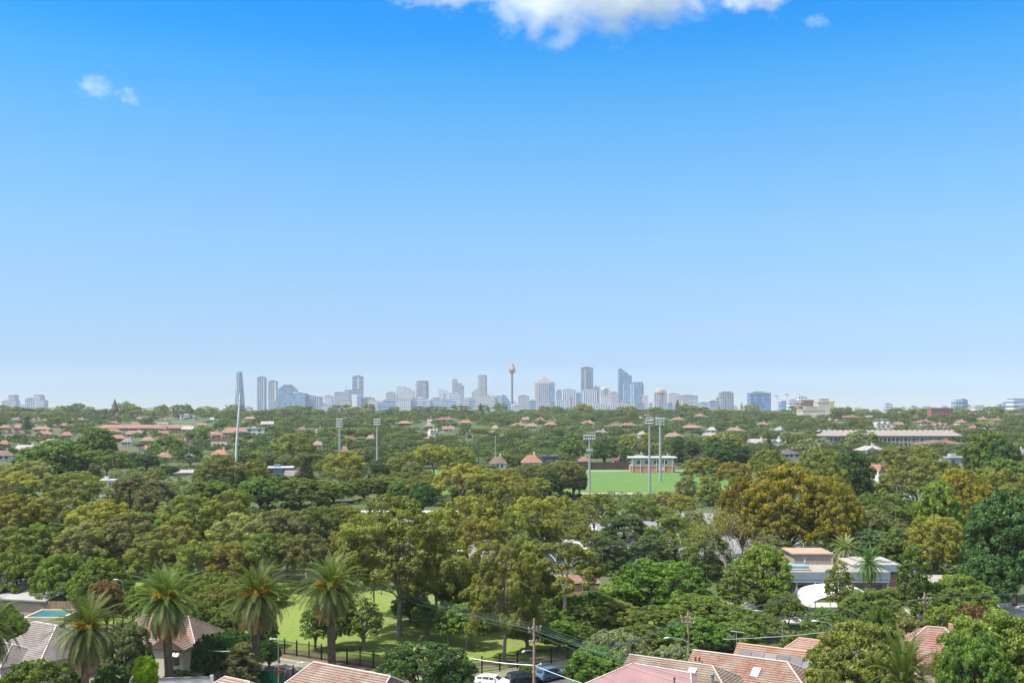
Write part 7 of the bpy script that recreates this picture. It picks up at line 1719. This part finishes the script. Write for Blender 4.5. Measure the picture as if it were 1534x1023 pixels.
# undergrowth over the woodland floor
def undergrowth():
    rng = np.random.default_rng(8); P_ = []; N_ = []; T_ = []
    k = 0
    while k < 2600:
        D = 150 + 480 * rng.random(); x = gx(-60 + 1660 * rng.random(), D)
        if 424 < D < 614 and -82 < x < 142: continue
        if 236 < D < 356 and -48 < x < 88 and rng.random() < .9: continue
        if D < 216 and -92 < x < 28: continue
        if 160 < D < 210 and 36 < x < 106: continue
        rd_ = abs((Vector((x, D)) - B1).dot(Vector((-(CM - B1).y, (CM - B1).x)).normalized()))
        if D < 205 and x > -6 and rd_ < 9: continue
        if D < 190 and x < 0: continue
        k += 1; r = .8 + 1.6 * rng.random(); n = int(60 * r); e = sph(rng, n); e[:, 2] = np.abs(e[:, 2])
        P_.append(np.array([x, D, .1]) + e * np.array([r * 1.3, r * 1.3, r]) * (.8 + .2 * rng.random((n, 1)))); nn = e + rng.normal(size=(n, 3)) * .5; N_.append(nn / np.linalg.norm(nn, axis=1, keepdims=True)); T_.append(np.clip(rng.random() * .7 + .1 + rng.normal(size=n) * .12, 0, 1))
    P_ = np.concatenate(P_); N_ = np.concatenate(N_); T_ = np.concatenate(T_); L = .5 + .4 * rng.random(len(P_))
    V, Q = leaf_quads(P_, N_, L, L * .55, rng); o = inst('undergrowth', np_mesh('undergrowth', V, Q, M['leaf'], T_), None, (.085, .12, .03)); tag(o, kind='stuff')
undergrowth()

# ------------------------------------------------------------------ labels: what each tree looks like and the landmark it is found by
LM = [('the tapered blue tower', 358, 612), ('the leaning pole', 354, 665), ('the church spire', 174, 615), ('the red brick hall', 220, 645), ('the left edge', 0, 690), ('the brownish plane tree', 330, 700), ('the blue walled clubhouse', 420, 706),
      ('the left floodlight tower', 509, 665), ('the second floodlight tower', 565, 670), ('the needle tower', 767, 612), ('the sandstone mansion', 716, 625), ('the short floodlight tower', 883, 690), ('the orange roofed cottage', 796, 690),
      ('the tall floodlight masts', 981, 680), ('the sports pavilion', 977, 697), ('the two column cypresses', 1026, 672), ('the broad silver roofs', 1150, 664), ('the long grey warehouse', 1330, 656), ('the long brown roof', 1406, 668),
      ('the dark blue glass block', 1137, 606), ('the cream apartments', 1222, 618), ('the dark red brick apartments', 1408, 622), ('the white silver-gabled house', 1303, 678), ('the largest autumn plane tree', 1188, 750), ('the shade sail', 1250, 888),
      ('the school annex', 1425, 880), ('the tallest park gum', 598, 820), ('the white trunked gum', 845, 860), ('the bright fig tree', 990, 865), ('the near power pole', 800, 960), ('the third palm', 382, 900), ('the second palm', 255, 900),
      ('the park lawn palm', 497, 880), ('the reddish magnolia', 160, 880), ('the white orange-edged terrace', 1325, 708), ('the massive dark tree', 1510, 790), ('the pyramid topped tower', 815, 608), ('the staircase tower', 935, 608), ('the right edge', 1534, 690),
      ('the lone white flat building', 163, 728), ('the car park', 850, 800), ('the pool', 76, 922)]
ORD = ['', 'second ', 'third ', 'fourth ', 'fifth ', 'sixth ', 'seventh ', 'eighth ', 'ninth ', 'tenth ', 'eleventh ', 'twelfth ']
buckets = {}
for (e, look, px, py, D) in TREES + HOUSES_AUTO + CITY_AUTO:
    lm = min(LM, key=lambda l: math.hypot((l[1] - px), (l[2] - py) * 2.2))
    side = 'left of' if px < lm[1] else 'right of'
    vert = 'above' if py < lm[2] - 14 else ('below' if py > lm[2] + 14 else 'level with')
    buckets.setdefault((look, lm[0], side, vert), []).append((abs(px - lm[1]) + 2.2 * abs(py - lm[2]), e))
for (look, lm, side, vert), L in buckets.items():
    L.sort(key=lambda q: q[0])
    sd = side.split()[0]
    for i, (d_, e) in enumerate(L):
        rel = {'above': f'above and {sd} of {lm}', 'below': f'below and {sd} of {lm}', 'level with': f'beside {lm} on its {sd}'}[vert]
        e['label'] = look + ' ' + rel + ('' if len(L) == 1 else (', the closest' if i == 0 else f', {ORD[i]}closest'))
